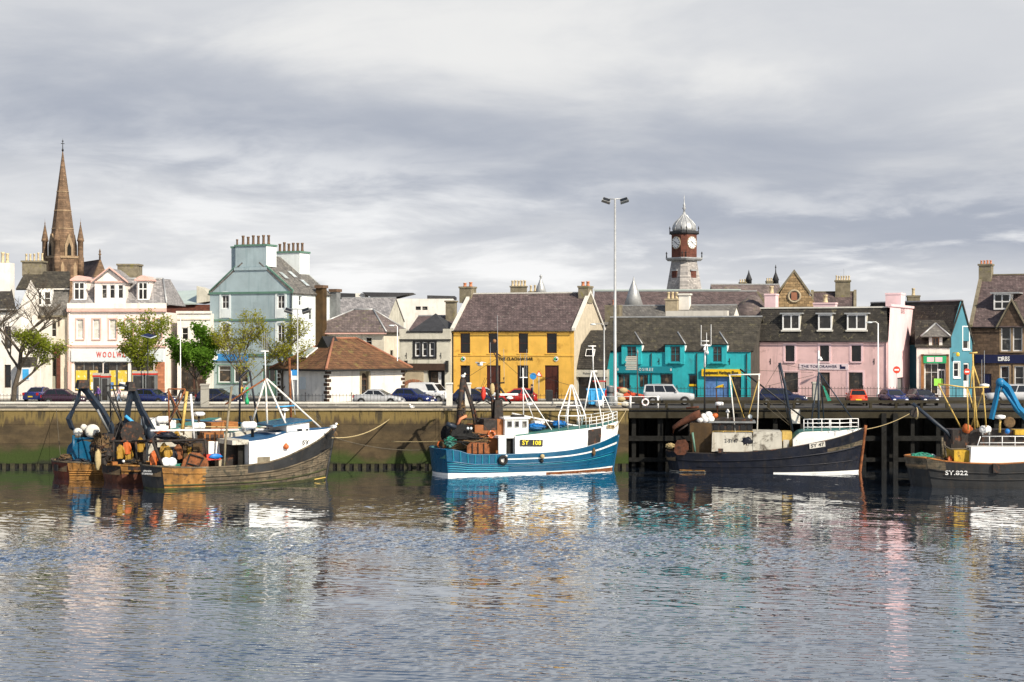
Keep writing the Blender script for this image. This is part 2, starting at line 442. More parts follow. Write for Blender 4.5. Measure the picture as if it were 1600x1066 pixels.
# ------------------------------------------------------------------ places: photograph pixel + distance -> metres
GZ = 5.2                               # street level above the water
def W(px, py, Y): return Vector(((px - 800) / FPX * Y, Y, CAM_Z - (py - 533) / FPX * Y))
class Frame:
    """A thing's own axes: x along its front (turned by a degrees so that its right end is nearer), y away, z up."""
    def __init__(s, px, Y, a=0.0, z=GZ):
        s.a = R(a); s.z = z; s.o = Vector(((px - 800) / FPX * Y, Y, z)); s.rz = -s.a
    def u(s, px, v=0.0):
        k = (px - 800) / FPX; c, n = math.cos(s.a), math.sin(s.a)
        return (k * (s.o.y + v * c) - s.o.x - v * n) / (c + k * n)
    def h(s, py, u, v=0.0):
        Y = s.o.y - u * math.sin(s.a) + v * math.cos(s.a)
        return CAM_Z - (py - 533) / FPX * Y - s.z
    def p(s, px, py, v=0.0):
        u = s.u(px, v); return Vector((u, v, s.h(py, u, v)))
    def root(s, name, label, cat, group=None):
        s.e = empty(name, s.o, s.rz, label, cat, group); return s.e

def interp(tab, x):
    if x <= tab[0][0]: return tab[0][1]
    for (a, b), (c, d) in zip(tab, tab[1:]):
        if x <= c:
            t = (x - a) / max(1e-9, c - a); return b + (d - b) * t
    return tab[-1][1]
def smooth_tab(tab, x, w):
    return (interp(tab, x - w) + 2 * interp(tab, x) + interp(tab, x + w)) / 4

# ------------------------------------------------------------------ building parts
def wall_with_holes(mb, u0, u1, z0, z1, holes, y=0.0, depth=.16, m=0, swap=None):
    """A wall in the plane y with rectangular openings and their reveals. swap maps (u,y,z) to 3-D."""
    T = swap or (lambda u, yy, z: (u, yy, z))
    us = sorted({u0, u1, *[q for h in holes for q in h[:2] if u0 < q < u1]})
    zs = sorted({z0, z1, *[q for h in holes for q in h[2:4] if z0 < q < z1]})
    for a, b in zip(us, us[1:]):
        for c, d in zip(zs, zs[1:]):
            um, zm = (a + b) / 2, (c + d) / 2
            if any(h[0] < um < h[1] and h[2] < zm < h[3] for h in holes): continue
            mb.face((T(a, y, c), T(b, y, c), T(b, y, d), T(a, y, d)), m)
    for h in holes:
        a, b, c, d = h[:4]; e = y + depth
        mb.face((T(a, y, c), T(a, y, d), T(a, e, d), T(a, e, c)), m); mb.face((T(b, y, c), T(b, e, c), T(b, e, d), T(b, y, d)), m)
        mb.face((T(a, y, d), T(b, y, d), T(b, e, d), T(a, e, d)), m); mb.face((T(a, y, c), T(a, e, c), T(b, e, c), T(b, y, c)), m)

def window(parent, u0, u1, z0, z1, cols=1, rows=2, fm='white_paint', gm='window_glass', y=.10, fw=.07, bar=.04, swap=None,
           sill=None, surround=None, sw=.16, name='window', mid=None, yo=0.0):
    T = swap or (lambda u, yy, z: (u, yy, z))
    if gm == 'window_glass' and rng.random() < .4: gm = 'curtained_glass'
    mb = MB()
    def bx(a, b, c, d, y0, y1):
        q = [T(a, y0, c), T(b, y0, c), T(b, y0, d), T(a, y0, d)]; w = Vector(T(a, y1, c)) - Vector(T(a, y0, c))
        mb.prism(q, w)
    bx(u0, u0 + fw, z0, z1, y, y + .08); bx(u1 - fw, u1, z0, z1, y, y + .08)
    bx(u0 + fw, u1 - fw, z0, z0 + fw * 1.2, y, y + .08); bx(u0 + fw, u1 - fw, z1 - fw, z1, y, y + .08)
    for i in range(1, cols):
        c = u0 + (u1 - u0) * i / cols; bx(c - bar / 2, c + bar / 2, z0 + fw * 1.2, z1 - fw, y + .012, y + .07)
    for j in range(1, rows):
        c = z0 + (z1 - z0) * (mid if (mid and rows == 2) else j / rows); bx(u0 + fw, u1 - fw, c - bar / 2, c + bar / 2, y + .018, y + .066)
    o = mb.build(name, fm, parent)
    g = MB(); g.face((T(u0 + .02, y + .05, z0 + .02), T(u1 - .02, y + .05, z0 + .02), T(u1 - .02, y + .05, z1 - .02), T(u0 + .02, y + .05, z1 - .02)))
    g.build('pane', gm, o)
    if sill:
        s = MB(); q = [T(u0 - .1, yo - .10, z0 - .12), T(u1 + .1, yo - .10, z0 - .12), T(u1 + .1, yo - .10, z0 - .003), T(u0 - .1, yo - .10, z0 - .003)]
        s.prism(q, Vector(T(0, yo + .13, 0)) - Vector(T(0, yo - .10, 0))); s.build('sill', sill, o)
    if surround:
        s = MB()
        for (a, b, c, d) in ((u0 - sw, u0 - .003, z0 - .003, z1 + sw), (u1 + .003, u1 + sw, z0 - .003, z1 + sw), (u0 - .003, u1 + .003, z1 + .003, z1 + sw)):
            q = [T(a, yo - .03, c), T(b, yo - .03, c), T(b, yo - .03, d), T(a, yo - .03, d)]
            s.prism(q, Vector(T(0, yo + .05, 0)) - Vector(T(0, yo - .03, 0)))
        s.build('surround', surround, o)
    return o

def door(parent, u0, u1, z0, z1, dm='dark_wood', fm='white_paint', y=.10, glassm=None, panels=2):
    o = MB().box(u0 + .01, u1 - .01, y, y + .06, z0 + .005, z1 - .01).build('door', dm, parent)
    w = u1 - u0
    for i in range(panels):
        a = u0 + w * (.12 + .40 * i) if panels == 2 else u0 + w * .15
        b = a + (w * .34 if panels == 2 else w * .7)
        MB().box(a, b, y - .02, y - .002, z0 + .18, z0 + (z1 - z0) * .45).build('panel', dm, o)
        MB().box(a, b, y - .02, y - .002, z0 + (z1 - z0) * .5, z1 - .15).build('panel' if not glassm else 'pane', glassm or dm, o)
    MB().tube((u1 - w * .12, y - .05, z0 + 1.0), (u1 - w * .12, y - .05, z0 + 1.15), .015).build('handle', 'galvanised', o)
    return o

def slab(mb, pts, t, m=None):
    """A flat polygon with thickness t below it (roof planes)."""
    n = (Vector(pts[1]) - Vector(pts[0])).cross(Vector(pts[2]) - Vector(pts[0])).normalized()
    if n.z < 0: n = -n
    mb.prism(pts, -n * t, m)

def pots(parent, xs, y, z, matname='clay_pot', h=.55, r=.13, vary=.1):
    for i, x in enumerate(xs):
        hh = h * (1 + rng.uniform(-vary, vary))
        MB().lathe([(r, 0), (r * .95, hh * .12), (r * .8, hh * .2), (r * .74, hh * .8), (r * .95, hh * .86), (r * .92, hh), (r * .6, hh), (r * .55, hh * .6)], (x, y, z), 8).build('chimney_pot', matname, parent)
def chimney(parent, u0, u1, y0, y1, z0, z1, m='mossy_stone', npots=2, potm='clay_pot', cap=.12, poth=.55, capm=None, potr=.13, along='x'):
    c = MB().box(u0, u1, y0, y1, z0, z1 - .18).build('chimney', m, parent)
    MB().box(u0 - cap, u1 + cap, y0 - cap, y1 + cap, z1 - .18, z1).build('chimney_cap', capm or m, c)
    if npots:
        if along == 'x':
            xs = [u0 + (u1 - u0) * (i + .5) / npots for i in range(npots)]; pots(c, xs, (y0 + y1) / 2, z1, potm, poth, potr)
        else:
            for i in range(npots): pots(c, [(u0 + u1) / 2], y0 + (y1 - y0) * (i + .5) / npots, z1, potm, poth, potr)
    return c

def gable_house(F, name, label, u1, depth, eave, ridge, wallm, roofm, holes=(), side_holes=(), sidem=None, over=.15, thick=.14, gcope=None,
                cat='house', u0=0.0, ridge_v=None, tag_group=None, front_over=.2):
    """Ridge parallel to the front. holes: (u0,u1,z0,z1) on the front; side_holes: (v0,v1,z0,z1) on the right gable."""
    e = F.root(name, label, cat, tag_group)
    rv = depth / 2 if ridge_v is None else ridge_v
    mb = MB()
    wall_with_holes(mb, u0, u1, 0, eave, list(holes))
    mb.build('wall', wallm, e)
    g = MB()
    S = lambda v, yy, z: (u1 - yy, v, z)
    wall_with_holes(g, 0, depth, 0, eave, list(side_holes), swap=S)
    g.face(((u1, 0, eave), (u1, depth, eave), (u1, rv, ridge)))
    g.face(((u0, 0, 0), (u0, 0, eave), (u0, rv, ridge), (u0, depth, eave), (u0, depth, 0)))
    g.face(((u0, depth, 0), (u1, depth, 0), (u1, depth, eave), (u0, depth, eave)))
    g.build('gable_wall', sidem or wallm, e, recalc=False)
    r = MB(); k = (ridge - eave) / rv; k2 = (ridge - eave) / (depth - rv)
    a, b = u0 - over, u1 + over
    slab(r, [(a, -front_over, eave - k * front_over + .05), (b, -front_over, eave - k * front_over + .05), (b, rv, ridge + .05), (a, rv, ridge + .05)], thick)
    r.build('roof', roofm, e)
    r = MB(); slab(r, [(a, rv, ridge + .05), (b, rv, ridge + .05), (b, depth + .2, eave - k2 * .2 + .05), (a, depth + .2, eave - k2 * .2 + .05)], thick)
    r.build('roof', roofm, e)
    MB().box(a, b, rv - .12, rv + .12, ridge + .0, ridge + .13).build('ridge', 'lead' if not gcope else gcope, e)
    if gcope:
        for uu in (u0, u1):
            c = MB(); w = .17
            for (va, za, vb, zb) in ((-front_over, eave - k * front_over, rv, ridge), (depth + .2, eave - k2 * .2, rv, ridge)):
                c.prism([(uu - w, va, za + .02), (uu - w, va, za + .30), (uu - w, vb, zb + .30), (uu - w, vb, zb + .02)], (2 * w, 0, 0))
            c.build('skew_coping', gcope, e)
    gt = MB().tube((u0, -front_over - .06, eave - k * front_over - .02), (u1, -front_over - .06, eave - k * front_over - .02), .06, 6)
    gt.build('gutter', 'black_paint', e)
    return e
def downpipe(parent, u, z0, z1, y=-.08, m='black_paint'):
    MB().tube((u, y, z0), (u, y, z1), .05, 6).build('downpipe', m, parent)

def hip_roof(parent, u0, u1, v0, v1, ze, zr, inset_l, inset_r, roofm, over=.3, inset_y=None, name='roof', t=.12, ridgem='lead', ridge_r=.09):
    a, b, c, d = u0 - over, u1 + over, v0 - over, v1 + over
    vm = (v0 + v1) / 2 if inset_y is None else inset_y
    A, B = (u0 + inset_l, vm, zr), (u1 - inset_r, vm, zr)
    P = [(a, c, ze), (b, c, ze), (b, d, ze), (a, d, ze)]
    for poly in ((P[0], P[1], B, A), (P[1], P[2], B), (P[2], P[3], A, B), (P[3], P[0], A)):
        mb = MB(); slab(mb, list(poly), t); mb.build(name, roofm, parent)
    rd = MB()
    for p, q in ((P[0], A), (P[1], B), (P[2], B), (P[3], A), (A, B)): rd.tube(Vector(p) + Vector((0, 0, .02)), Vector(q) + Vector((0, 0, .02)), ridge_r, 6)
    rd.build('ridge', ridgem, parent)
# ------------------------------------------------------------------ the setting: water, land, quay, pier
QY = 139.5                              # quay face
def XP(px, Y): return (px - 800) / FPX * Y
QX = XP(982, QY)                        # solid quay to the left of this, piled pier to the right

def water_material():
    m = bpy.data.materials.new('harbour_water'); m.use_nodes = True; MATS['harbour_water'] = m
    nt = m.node_tree; N = nt.nodes.new; L = nt.links.new
    nt.nodes.remove(nt.nodes['Principled BSDF']); out = nt.nodes['Material Output']
    df = N('ShaderNodeBsdfDiffuse'); df.inputs[0].default_value = (.020, .034, .058, 1)
    gl = N('ShaderNodeBsdfGlossy'); gl.inputs[0].default_value = (.93, .96, 1.0, 1); gl.inputs[1].default_value = .03
    fr = N('ShaderNodeFresnel'); fr.inputs[0].default_value = 1.36
    k = N('ShaderNodeMath'); k.operation = 'MULTIPLY_ADD'; k.use_clamp = True; L(fr.outputs[0], k.inputs[0]); k.inputs[1].default_value = 1.5; k.inputs[2].default_value = .03
    mx = N('ShaderNodeMixShader'); L(k.outputs[0], mx.inputs[0]); L(df.outputs[0], mx.inputs[1]); L(gl.outputs[0], mx.inputs[2]); L(mx.outputs[0], out.inputs[0])
water_material()
def build_water():
    import numpy as np
    rs = np.random.RandomState(4)
    def waves(n, lo, hi, ang, spread):
        lam = np.exp(rs.uniform(math.log(lo), math.log(hi), n)); k = 2 * math.pi / lam; a = ang + rs.normal(0, spread, n); ph = rs.uniform(0, 6.28, n)
        return lam, k * np.cos(a), k * np.sin(a), ph, math.sqrt(((lam * k) ** 2 / 2).sum())
    sets = [waves(52, .18, .52, 1.35, .55), waves(34, .6, 1.4, 1.25, .45), waves(14, 3.0, 8.0, 1.1, .5)]
    masks = [[(rs.normal(0, 1) / lx, rs.normal(0, 1) / ly, rs.uniform(0, 1)) for i in range(14)] for lx, ly in ((110., 34.), (45., 13.))]
    def field(w, X, Y):
        z = np.zeros_like(X)
        for l, a, b, p in zip(*w[:4]): z += l * np.sin(a * X + b * Y + p)
        return z / w[4]                               # unit rms slope
    def mask(ms, X, Y):
        z = sum(np.sin(2 * math.pi * (X * a + Y * b + c)) for a, b, c in ms) / math.sqrt(len(ms) / 2); return 1 / (1 + np.exp(-2.4 * z))
    def height(X, Y):
        wind, gust = mask(masks[0], X, Y), mask(masks[1], X, Y)
        calm = 1 - .15 * np.clip((Y - 116) / 16, 0, 1) * (.6 + .4 * gust)       # sheltered water along the quay
        wob = 2.5 * np.sin(X * .21 + 1) + 1.5 * np.sin(X * .47 + 2)          # gusts that roughen and blue the water
        paw = np.exp(-((X + 15) / 25) ** 4 - ((Y - 86.5 - .05 * X + wob) / 7.0) ** 2) + .75 * np.exp(-((X - 1) / 13) ** 2 - ((Y - 104 + wob) / 5.5) ** 2) + .45 * np.exp(-((X - 12) / 16) ** 2 - ((Y - 82 - wob) / 6) ** 2) + .3 * np.exp(-((X + 4) / 9) ** 2 - ((Y - 58) / 6) ** 2)
        paw *= .65 + .7 * gust
        fade = np.clip((52 - np.abs(X)) / 4, 0, 1) * np.clip((Y - 42) / 3, 0, 1) * np.clip((QY + .5 - Y) / .3, 0, 1)
        return fade * calm * ((.060 + .06 * (wind * gust) ** 1.3 + .25 * paw) * field(sets[0], X, Y) + (.013 + .013 * gust) * field(sets[1], X, Y) + .008 * field(sets[2], X, Y))
    CO = []; Q = []; n0 = 0
    for (xa, ya, yb, dx, dy) in ((27., 44., 66., .095, .085), (36., 66., 95., .15, .125), (52., 95., QY + .5, .21, .18)):
        nx, ny = int(2 * xa / dx) + 1, int((yb - ya) / dy) + 1
        X, Y = np.meshgrid(np.linspace(-xa, xa, nx), np.linspace(ya, yb, ny))
        CO.append(np.stack([X, Y, height(X, Y)], -1).reshape(-1, 3)); idx = n0 + np.arange(nx * ny).reshape(ny, nx)
        Q.append(np.stack([idx[:-1, :-1], idx[:-1, 1:], idx[1:, 1:], idx[1:, :-1]], -1).reshape(-1, 4)); n0 += nx * ny
    z = -.12
    CO.append(np.array([(-3000, -1500, z), (3000, -1500, z), (3000, 175, z), (-3000, 175, z)])); Q.append(np.arange(4).reshape(1, 4) + n0)
    co = np.concatenate(CO).astype(np.float32); q = np.concatenate(Q)
    me = bpy.data.meshes.new('harbour_water')
    me.vertices.add(len(co)); me.vertices.foreach_set('co', co.ravel())
    me.loops.add(q.size); me.loops.foreach_set('vertex_index', q.ravel().astype(np.int32))
    me.polygons.add(len(q)); me.polygons.foreach_set('loop_start', np.arange(0, q.size, 4, dtype=np.int32))
    me.polygons.foreach_set('use_smooth', np.ones(len(q), bool))
    me.update(calc_edges=True); me.materials.append(MATS['harbour_water'])
    o = bpy.data.objects.new('harbour_water', me); COL.objects.link(o); tag(o, kind='structure')
build_water()

# land: street sheet out to the horizon
mb = MB(); mb.box(-3000, QX - .4, QY + .35, 9000, 4.6, GZ - .03); mb.box(QX - .4, 3000, QY + 11.5, 9000, 4.6, GZ - .03)
tag(mb.build('ground', 'asphalt'), kind='structure')
mb = MB(); mb.box(-200, 200, 157.2, 175, GZ - .03, GZ + .10); tag(mb.build('pavement', 'pavement'), kind='structure')
mb = MB(); mb.box(-200, 200, 157.0, 157.197, GZ - .03, GZ + .115); tag(mb.build('kerb', 'kerb_stone'), kind='structure')
mb = MB(); mb.box(-200, QX - .5, 140.6, 144.0, GZ - .03, GZ + .09); tag(mb.build('promenade_path', 'pavement'), kind='structure')
mb = MB()
for i in range(-60, 60):
    mb.box(i * 3.2, i * 3.2 + 1.6, 151.9, 152.02, GZ - .028, GZ - .024)
tag(mb.build('road_marking', 'road_paint'), kind='structure')
mb = MB(); mb.box(XP(-20, 142), XP(170, 142), 141.6, 143.6, GZ + .09, GZ + .16); tag(mb.build('grass_verge', 'grass'), kind='structure')
# far low hills behind the town
mb = MB(); hp = []
for i in range(61):
    x = -2400 + i * 80
    hp.append((x, 34 + 26 * mnoise.noise(Vector((x * .0011, 3.3, 0))) + 10 * mnoise.noise(Vector((x * .004, 1.3, 0)))))
mb.grid([[(x, 3000, 0) for x, z in hp], [(x, 3200, z) for x, z in hp], [(x, 3900, z * .6) for x, z in hp]])
mat('hill_heather', (.05, .065, .04), .95, .3, .006, 0)
tag(mb.build('hills', 'hill_heather'), kind='structure')

def quay_material():
    m = bpy.data.materials.new('quay_face'); m.use_nodes = True; MATS['quay_face'] = m
    nt = m.node_tree; N = nt.nodes.new; L = nt.links.new
    b = nt.nodes['Principled BSDF']; b.inputs['Roughness'].default_value = .9
    g = N('ShaderNodeNewGeometry'); sp = N('ShaderNodeSeparateXYZ'); L(g.outputs['Position'], sp.inputs[0])
    def noise(scale, scl=(1, 1, 1), det=6, rg=.6, off=0.):
        mp = N('ShaderNodeMapping'); mp.inputs['Scale'].default_value = scl; mp.inputs['Location'].default_value = (off, off, off)
        L(g.outputs['Position'], mp.inputs[0])
        n = N('ShaderNodeTexNoise'); n.inputs['Scale'].default_value = scale; n.inputs['Detail'].default_value = det; n.inputs['Roughness'].default_value = rg
        L(mp.outputs[0], n.inputs[0]); return n.outputs[0]
    def math_(op, a, bb):
        n = N('ShaderNodeMath'); n.operation = op
        for i, v in enumerate((a, bb)):
            if isinstance(v, (int, float)): n.inputs[i].default_value = v
            else: L(v, n.inputs[i])
        return n.outputs[0]
    def rmp(x, lo, hi, a=0., c=1.):
        n = N('ShaderNodeMapRange'); n.interpolation_type = 'SMOOTHSTEP'
        for i, v in enumerate((lo, hi, a, c)): n.inputs[i + 1].default_value = v
        L(x, n.inputs[0]); return n.outputs[0]
    def mix(f, a, bb):
        n = N('ShaderNodeMix'); n.data_type = 'RGBA'
        for k, v in ((0, f), (6, a), (7, bb)):
            if isinstance(v, (int, float)): n.inputs[k].default_value = v
            elif isinstance(v, tuple): n.inputs[k].default_value = (*v, 1)
            else: L(v, n.inputs[k])
        return n.outputs[2]
    z = sp.outputs[2]
    n1 = noise(.7, (1, 1, 1.6)); st = noise(1.2, (1.4, 1.4, .14), 6, .65, 4.); big = noise(.13, (1, 1, .6), 3, .5, 8.)
    c = mix(rmp(n1, .3, .7), (.048, .033, .015), (.100, .070, .033))
    c = mix(rmp(noise(.5, (.35, 1, 3.2), 5, .6, 2.), .5, .66, 0, .55), c, (.034, .025, .013))          # level bands of old shuttering
    edge = math_('ADD', z, math_('MULTIPLY', math_('SUBTRACT', st, .5), 3.0))
    c = mix(rmp(edge, 3.7, 4.3, 0, .8), c, (.205, .148, .046))                                       # lichen on the top lift
    dk = math_('MULTIPLY', rmp(st, .53, .62), rmp(math_('ADD', z, math_('MULTIPLY', math_('SUBTRACT', big, .5), 2.5)), 3.1, 4.4))
    c = mix(math_('MULTIPLY', dk, .85), c, (.030, .025, .016))                                      # black water runs
    wz = math_('ADD', z, math_('MULTIPLY', math_('SUBTRACT', n1, .5), .9))
    wz = math_('ADD', wz, math_('MULTIPLY', math_('SUBTRACT', big, .5), 3.6))
    c = mix(math_('SUBTRACT', 1.0, rmp(wz, 1.0, 1.9)), c, (.030, .050, .005))                       # green weed above the tide line
    c = mix(math_('SUBTRACT', 1.0, rmp(wz, .15, .62)), c, (.016, .020, .008))
    L(c, b.inputs['Base Color'])
    bp = N('ShaderNodeBump'); bp.inputs['Strength'].default_value = .5; bp.inputs['Distance'].default_value = .06
    L(noise(5, (1, 1, 1), 5), bp.inputs['Height']); L(bp.outputs[0], b.inputs['Normal'])
quay_material()

mat('shade_black', (.012, .011, .009), .95, .3, 1, 0); mat('weed_pile', (.040, .038, .018), .95, .3, 2, .1)  # the near-black one paints in shade under the pier, in gaps and openings
e = empty('quay_wall', (0, QY, 0), 0, 'long weed-stained concrete quay wall behind the left and blue boats', 'quay')
MB().box(-130, QX, .06, 1.2, -2, 4.93).build('core', 'shade_black', e)
lifts = [(.36, 2.05), (2.07, 3.72), (3.735, 4.93)]
for i in range(17):
    x1 = QX - i * 8.3; x0 = x1 - 8.28
    for j, (z0, z1) in enumerate(lifts):
        off = rng.uniform(0, .02)
        MB().box(x0, x1, -off, .06, z0, z1).build('panel', 'quay_face', e)
for i in range(66):
    x1 = QX + .02 - i * 2.1; MB().box(x1 - 2.085, x1, -.12 - rng.uniform(0, .025), 1.3, 4.93, 5.08 + rng.uniform(-.012, .012)).build('coping_stone', 'dressed_stone', e)
st0 = MB().box(-.17, .17, -.12, .06, -1.2, .36).build('pile_stub', 'weed_pile', e)
for i in range(1, 110):
    c = st0.copy(); COL.objects.link(c); c.location = (QX - .4 - i * .72, 0, rng.uniform(-.04, .02)); c.scale = (rng.uniform(.8, 1.15), 1, 1)
st0.location = (QX - .4, 0, 0)

# parapet of grey panels under a pale coping, with joints
def parapet(px0, px1, label):
    Y = QY + 1.9; x0, x1 = XP(px0, Y), XP(px1, Y)
    e = empty('parapet_wall', ((x0 + x1) / 2, Y, 5.08), 0, label, 'wall'); h = (x1 - x0) / 2
    n = max(1, round((x1 - x0) / 1.95)); w = (x1 - x0) / n
    for i in range(n):
        MB().box(-h + i * w + .05, -h + (i + 1) * w - .05, 0, .2, -.02, .36).build('panel', 'concrete', e)
        MB().box(-h + i * w - .045, -h + i * w + .045, .008, .19, -.02, .36).build('joint', 'pale_concrete', e)
    MB().box(-h - .05, h + .05, -.1, .3, .362, .52).build('coping', 'pale_concrete', e)
parapet(-60, 697, 'low parapet of grey panels with pale coping along the left quay')
parapet(737, 936, 'low parapet with pale coping behind the blue and white boat')
def gate_pier(px, Y, top, w, label, m='concrete'):
    x = XP(px, Y); z1 = CAM_Z - (top - 533) / FPX * Y
    e = empty('stone_pillar', (x, Y, 5.08), 0, label, 'pillar')
    MB().box(-w / 2, w / 2, 0, w, -.02, z1 - 5.08 - .14).build('shaft', m, e)
    MB().box(-w / 2 - .07, w / 2 + .07, -.07, w + .07, z1 - 5.08 - .14, z1 - 5.08, taper=.03).build('cap', 'pale_concrete' if m != 'concrete' else m, e)
gate_pier(319, QY + 1.0, 600, .62, 'square grey pillar on the quay above the white boat at left')
gate_pier(702, QY + 1.4, 598, .52, 'pale square pillar ending the left parapet beside the white van', 'pale_concrete')
gate_pier(731, QY + 1.4, 598, .5, 'pale square pillar behind the blue boat gallows', 'pale_concrete')
gate_pier(1276, QY + .8, 597, .6, 'tall dark grey post on the pier in front of the inn')

# piled pier on the right
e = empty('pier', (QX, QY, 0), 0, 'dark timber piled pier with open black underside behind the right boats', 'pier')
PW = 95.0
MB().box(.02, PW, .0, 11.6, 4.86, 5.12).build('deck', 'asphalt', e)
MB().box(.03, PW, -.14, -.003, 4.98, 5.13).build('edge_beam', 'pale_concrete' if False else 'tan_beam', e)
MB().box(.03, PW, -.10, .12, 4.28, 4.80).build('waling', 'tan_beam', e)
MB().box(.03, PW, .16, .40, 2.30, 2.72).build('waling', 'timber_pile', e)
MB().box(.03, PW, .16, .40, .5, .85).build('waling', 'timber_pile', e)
MB().box(.03, PW, 9.5, 9.7, -1, 4.855).build('back_wall', 'shade_black', e)  # coloured black for the deep shade under the deck
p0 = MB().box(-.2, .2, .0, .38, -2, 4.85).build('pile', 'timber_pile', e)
k = 0
for r_, dy, step in ((0, 0.42, 2.45), (1, 3.2, 2.45), (2, 6.2, 2.45)):
    x = .5 + r_ * .9
    while x < 40:
        c = p0 if k == 0 else p0.copy()
        if k: COL.objects.link(c)
        c.location = (x, dy, 0); c.rotation_euler.z = rng.uniform(-.05, .05); c.scale.x = rng.uniform(.8, 1.15); k += 1; x += step * rng.uniform(.9, 1.1)
for x in (9.4, 21.9, 22.9):                # fender piles outside the walings
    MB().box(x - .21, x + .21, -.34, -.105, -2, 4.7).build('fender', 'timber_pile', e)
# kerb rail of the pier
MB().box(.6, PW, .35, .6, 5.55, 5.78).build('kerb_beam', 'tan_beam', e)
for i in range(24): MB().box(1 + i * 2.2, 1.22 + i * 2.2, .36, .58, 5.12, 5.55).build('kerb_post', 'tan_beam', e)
# solid quay end wall return
# iron railings
def railing(px0, px1, Y, z, label, h=1.08, step=.30, post=4.2, m='iron_black', wall=None):
    x0, x1 = XP(px0, Y), XP(px1, Y); L_ = x1 - x0
    e = empty('iron_railing', (x0, Y, z), 0, label, 'fence')
    zb = 0
    if wall: MB().box(0, L_, .0, .3, 0, wall).build('plinth', 'dark_wall', e); zb = wall
    b = MB(); n = int(L_ / step)
    for i in range(n):
        x = (i + .5) * L_ / n
        b.tube((x, .15, zb + .06), (x, .15, zb + h - .06), .011, 4); b.lathe([(.012, 0), (.032, .05), (.0, .14)], (x, .15, zb + h - .07), 5)
    o = b.build('bars', m, e, recalc=False); o['kind'] = 'stuff'
    for zz in (zb + .12, zb + h - .14): MB().box(0, L_, .13, .17, zz, zz + .035).build('rail', m, e)
    n = max(1, round(L_ / post))
    for i in range(n + 1):
        p = MB().tube((i * L_ / n, .15, zb), (i * L_ / n, .15, zb + h + .08), .035, 6); p.blob((i * L_ / n, .15, zb + h + .12), .06, 6, 4); p.build('post', m, e)
railing(-30, 694, QY + 3.2, 5.12, 'black iron railing with spiked bars along the left quay')
railing(738, 935, QY + 3.2, 5.12, 'black iron railing in front of the yellow pub')
railing(985, 1640, QY + 9.8, 5.12, 'black iron railing on a dark plinth behind the pier', wall=.62, h=.9)
# white tubular barrier on the quay corner
Y = QY + .45; e = empty('tube_barrier', (XP(942, Y), Y, 5.08), 0, 'white tubular barrier with rounded end on the quay corner', 'barrier')
us = [0, XP(985, Y) - XP(942, Y), XP(1028, Y) - XP(942, Y)]
for u in us: MB().tube((u, 0, 0), (u, 0, 1.1), .085, 8).build('post', 'white_paint', e)
MB().path([(us[0], 0, 1.02), (us[2], 0, 1.02), (us[2] + .28, 0, .95), (us[2] + .34, 0, .8), (us[2] + .28, 0, .55), (us[2], 0, .48)], .035, 6).build('rail', 'white_paint', e)
MB().tube((us[0], 0, .5), (us[2], 0, .48), .035, 6).build('rail', 'white_paint', e)
def lifebuoy(name, loc, r, label, rz=0, parent=None, m='orange_plastic'):
    o = MB().torus((0, 0, 0), r, r * .28, 'y', 16, 6).build(name, m, parent); o.location = loc; o.rotation_euler.z = rz
    for a in (.4, 2., 3.5, 5.1):
        MB().torus((r * math.cos(a), 0, r * math.sin(a)), r * .30, r * .05, 'x' if abs(math.cos(a)) < .7 else 'z', 8, 4).build('band', 'white_paint' if m != 'white_paint' else 'red_plastic', o)
    if parent is None: tag(o, label, 'lifebuoy')
    return o
lifebuoy('lifebuoy', (XP(1008, Y), Y - .12, 5.62), .27, 'white and red lifebuoy hung on the white tubular barrier', 0, None, 'white_paint')
# ------------------------------------------------------------------ buildings
def _fv(s, px, u):
    k = (px - 800) / FPX; c, n = math.cos(s.a), math.sin(s.a)
    return (k * (s.o.y - u * n) - s.o.x - u * c) / (n - k * c)
Frame.v = _fv
def rect(F, x0, x1, y0, y1, v=0.0):
    """Pixel rectangle on the plane at depth v of a frame -> (u0,u1,z0,z1)."""
    u0, u1 = F.u(x0, v), F.u(x1, v); um = (u0 + u1) / 2
    return (u0, u1, max(0.02, F.h(y1, um, v)), F.h(y0, um, v))

# ---- yellow pub
F = Frame(707, 161, 20); U1 = F.u(897); D = F.v(943, U1)
ev = F.h(515, U1 / 2); rg_ = F.h(459, U1 / 2, D / 2)
ups = [rect(F, a, b, 521, 552) for a, b in ((719, 734.5), (763, 778), (810, 825), (854, 870))]
dn = [rect(F, 719, 734.5, 571, 600), rect(F, 808, 825.5, 571, 607)]
drs = [rect(F, 760, 782, 571, 640), rect(F, 851, 873, 571, 640)]
e = gable_house(F, 'yellow_pub', 'bright yellow two-storey pub with brown doors and purple slate roof', U1, D, ev, rg_, 'yellow_render', 'purple_slate',
                ups + dn + drs, sidem='beige_harling', gcope='pale_concrete', cat='pub', over=.0)
for h in ups + dn: window(e, *h, 1, 2, 'brown_paint', 'dark_glass', y=.09, fw=.06, sill='yellow_render')
for h in drs: door(e, *h, 'brown_paint', panels=2)
zs = F.h(555.5, U1 / 2); MB().box(.05, U1 - .03, -.05, .02, zs - .07, zs + .07).build('string_course', 'yellow_render', e)
MB().box(.0, U1, -.04, .02, ev - .32, ev - .06).build('eaves_band', 'yellow_render', e)
um = F.u(806); text_part('lettering', 'THE CLACHAN BAR', .40, 'black_letter', e, (um, -.03, F.h(561, um)), F.u(833) - F.u(779), bold=.006)
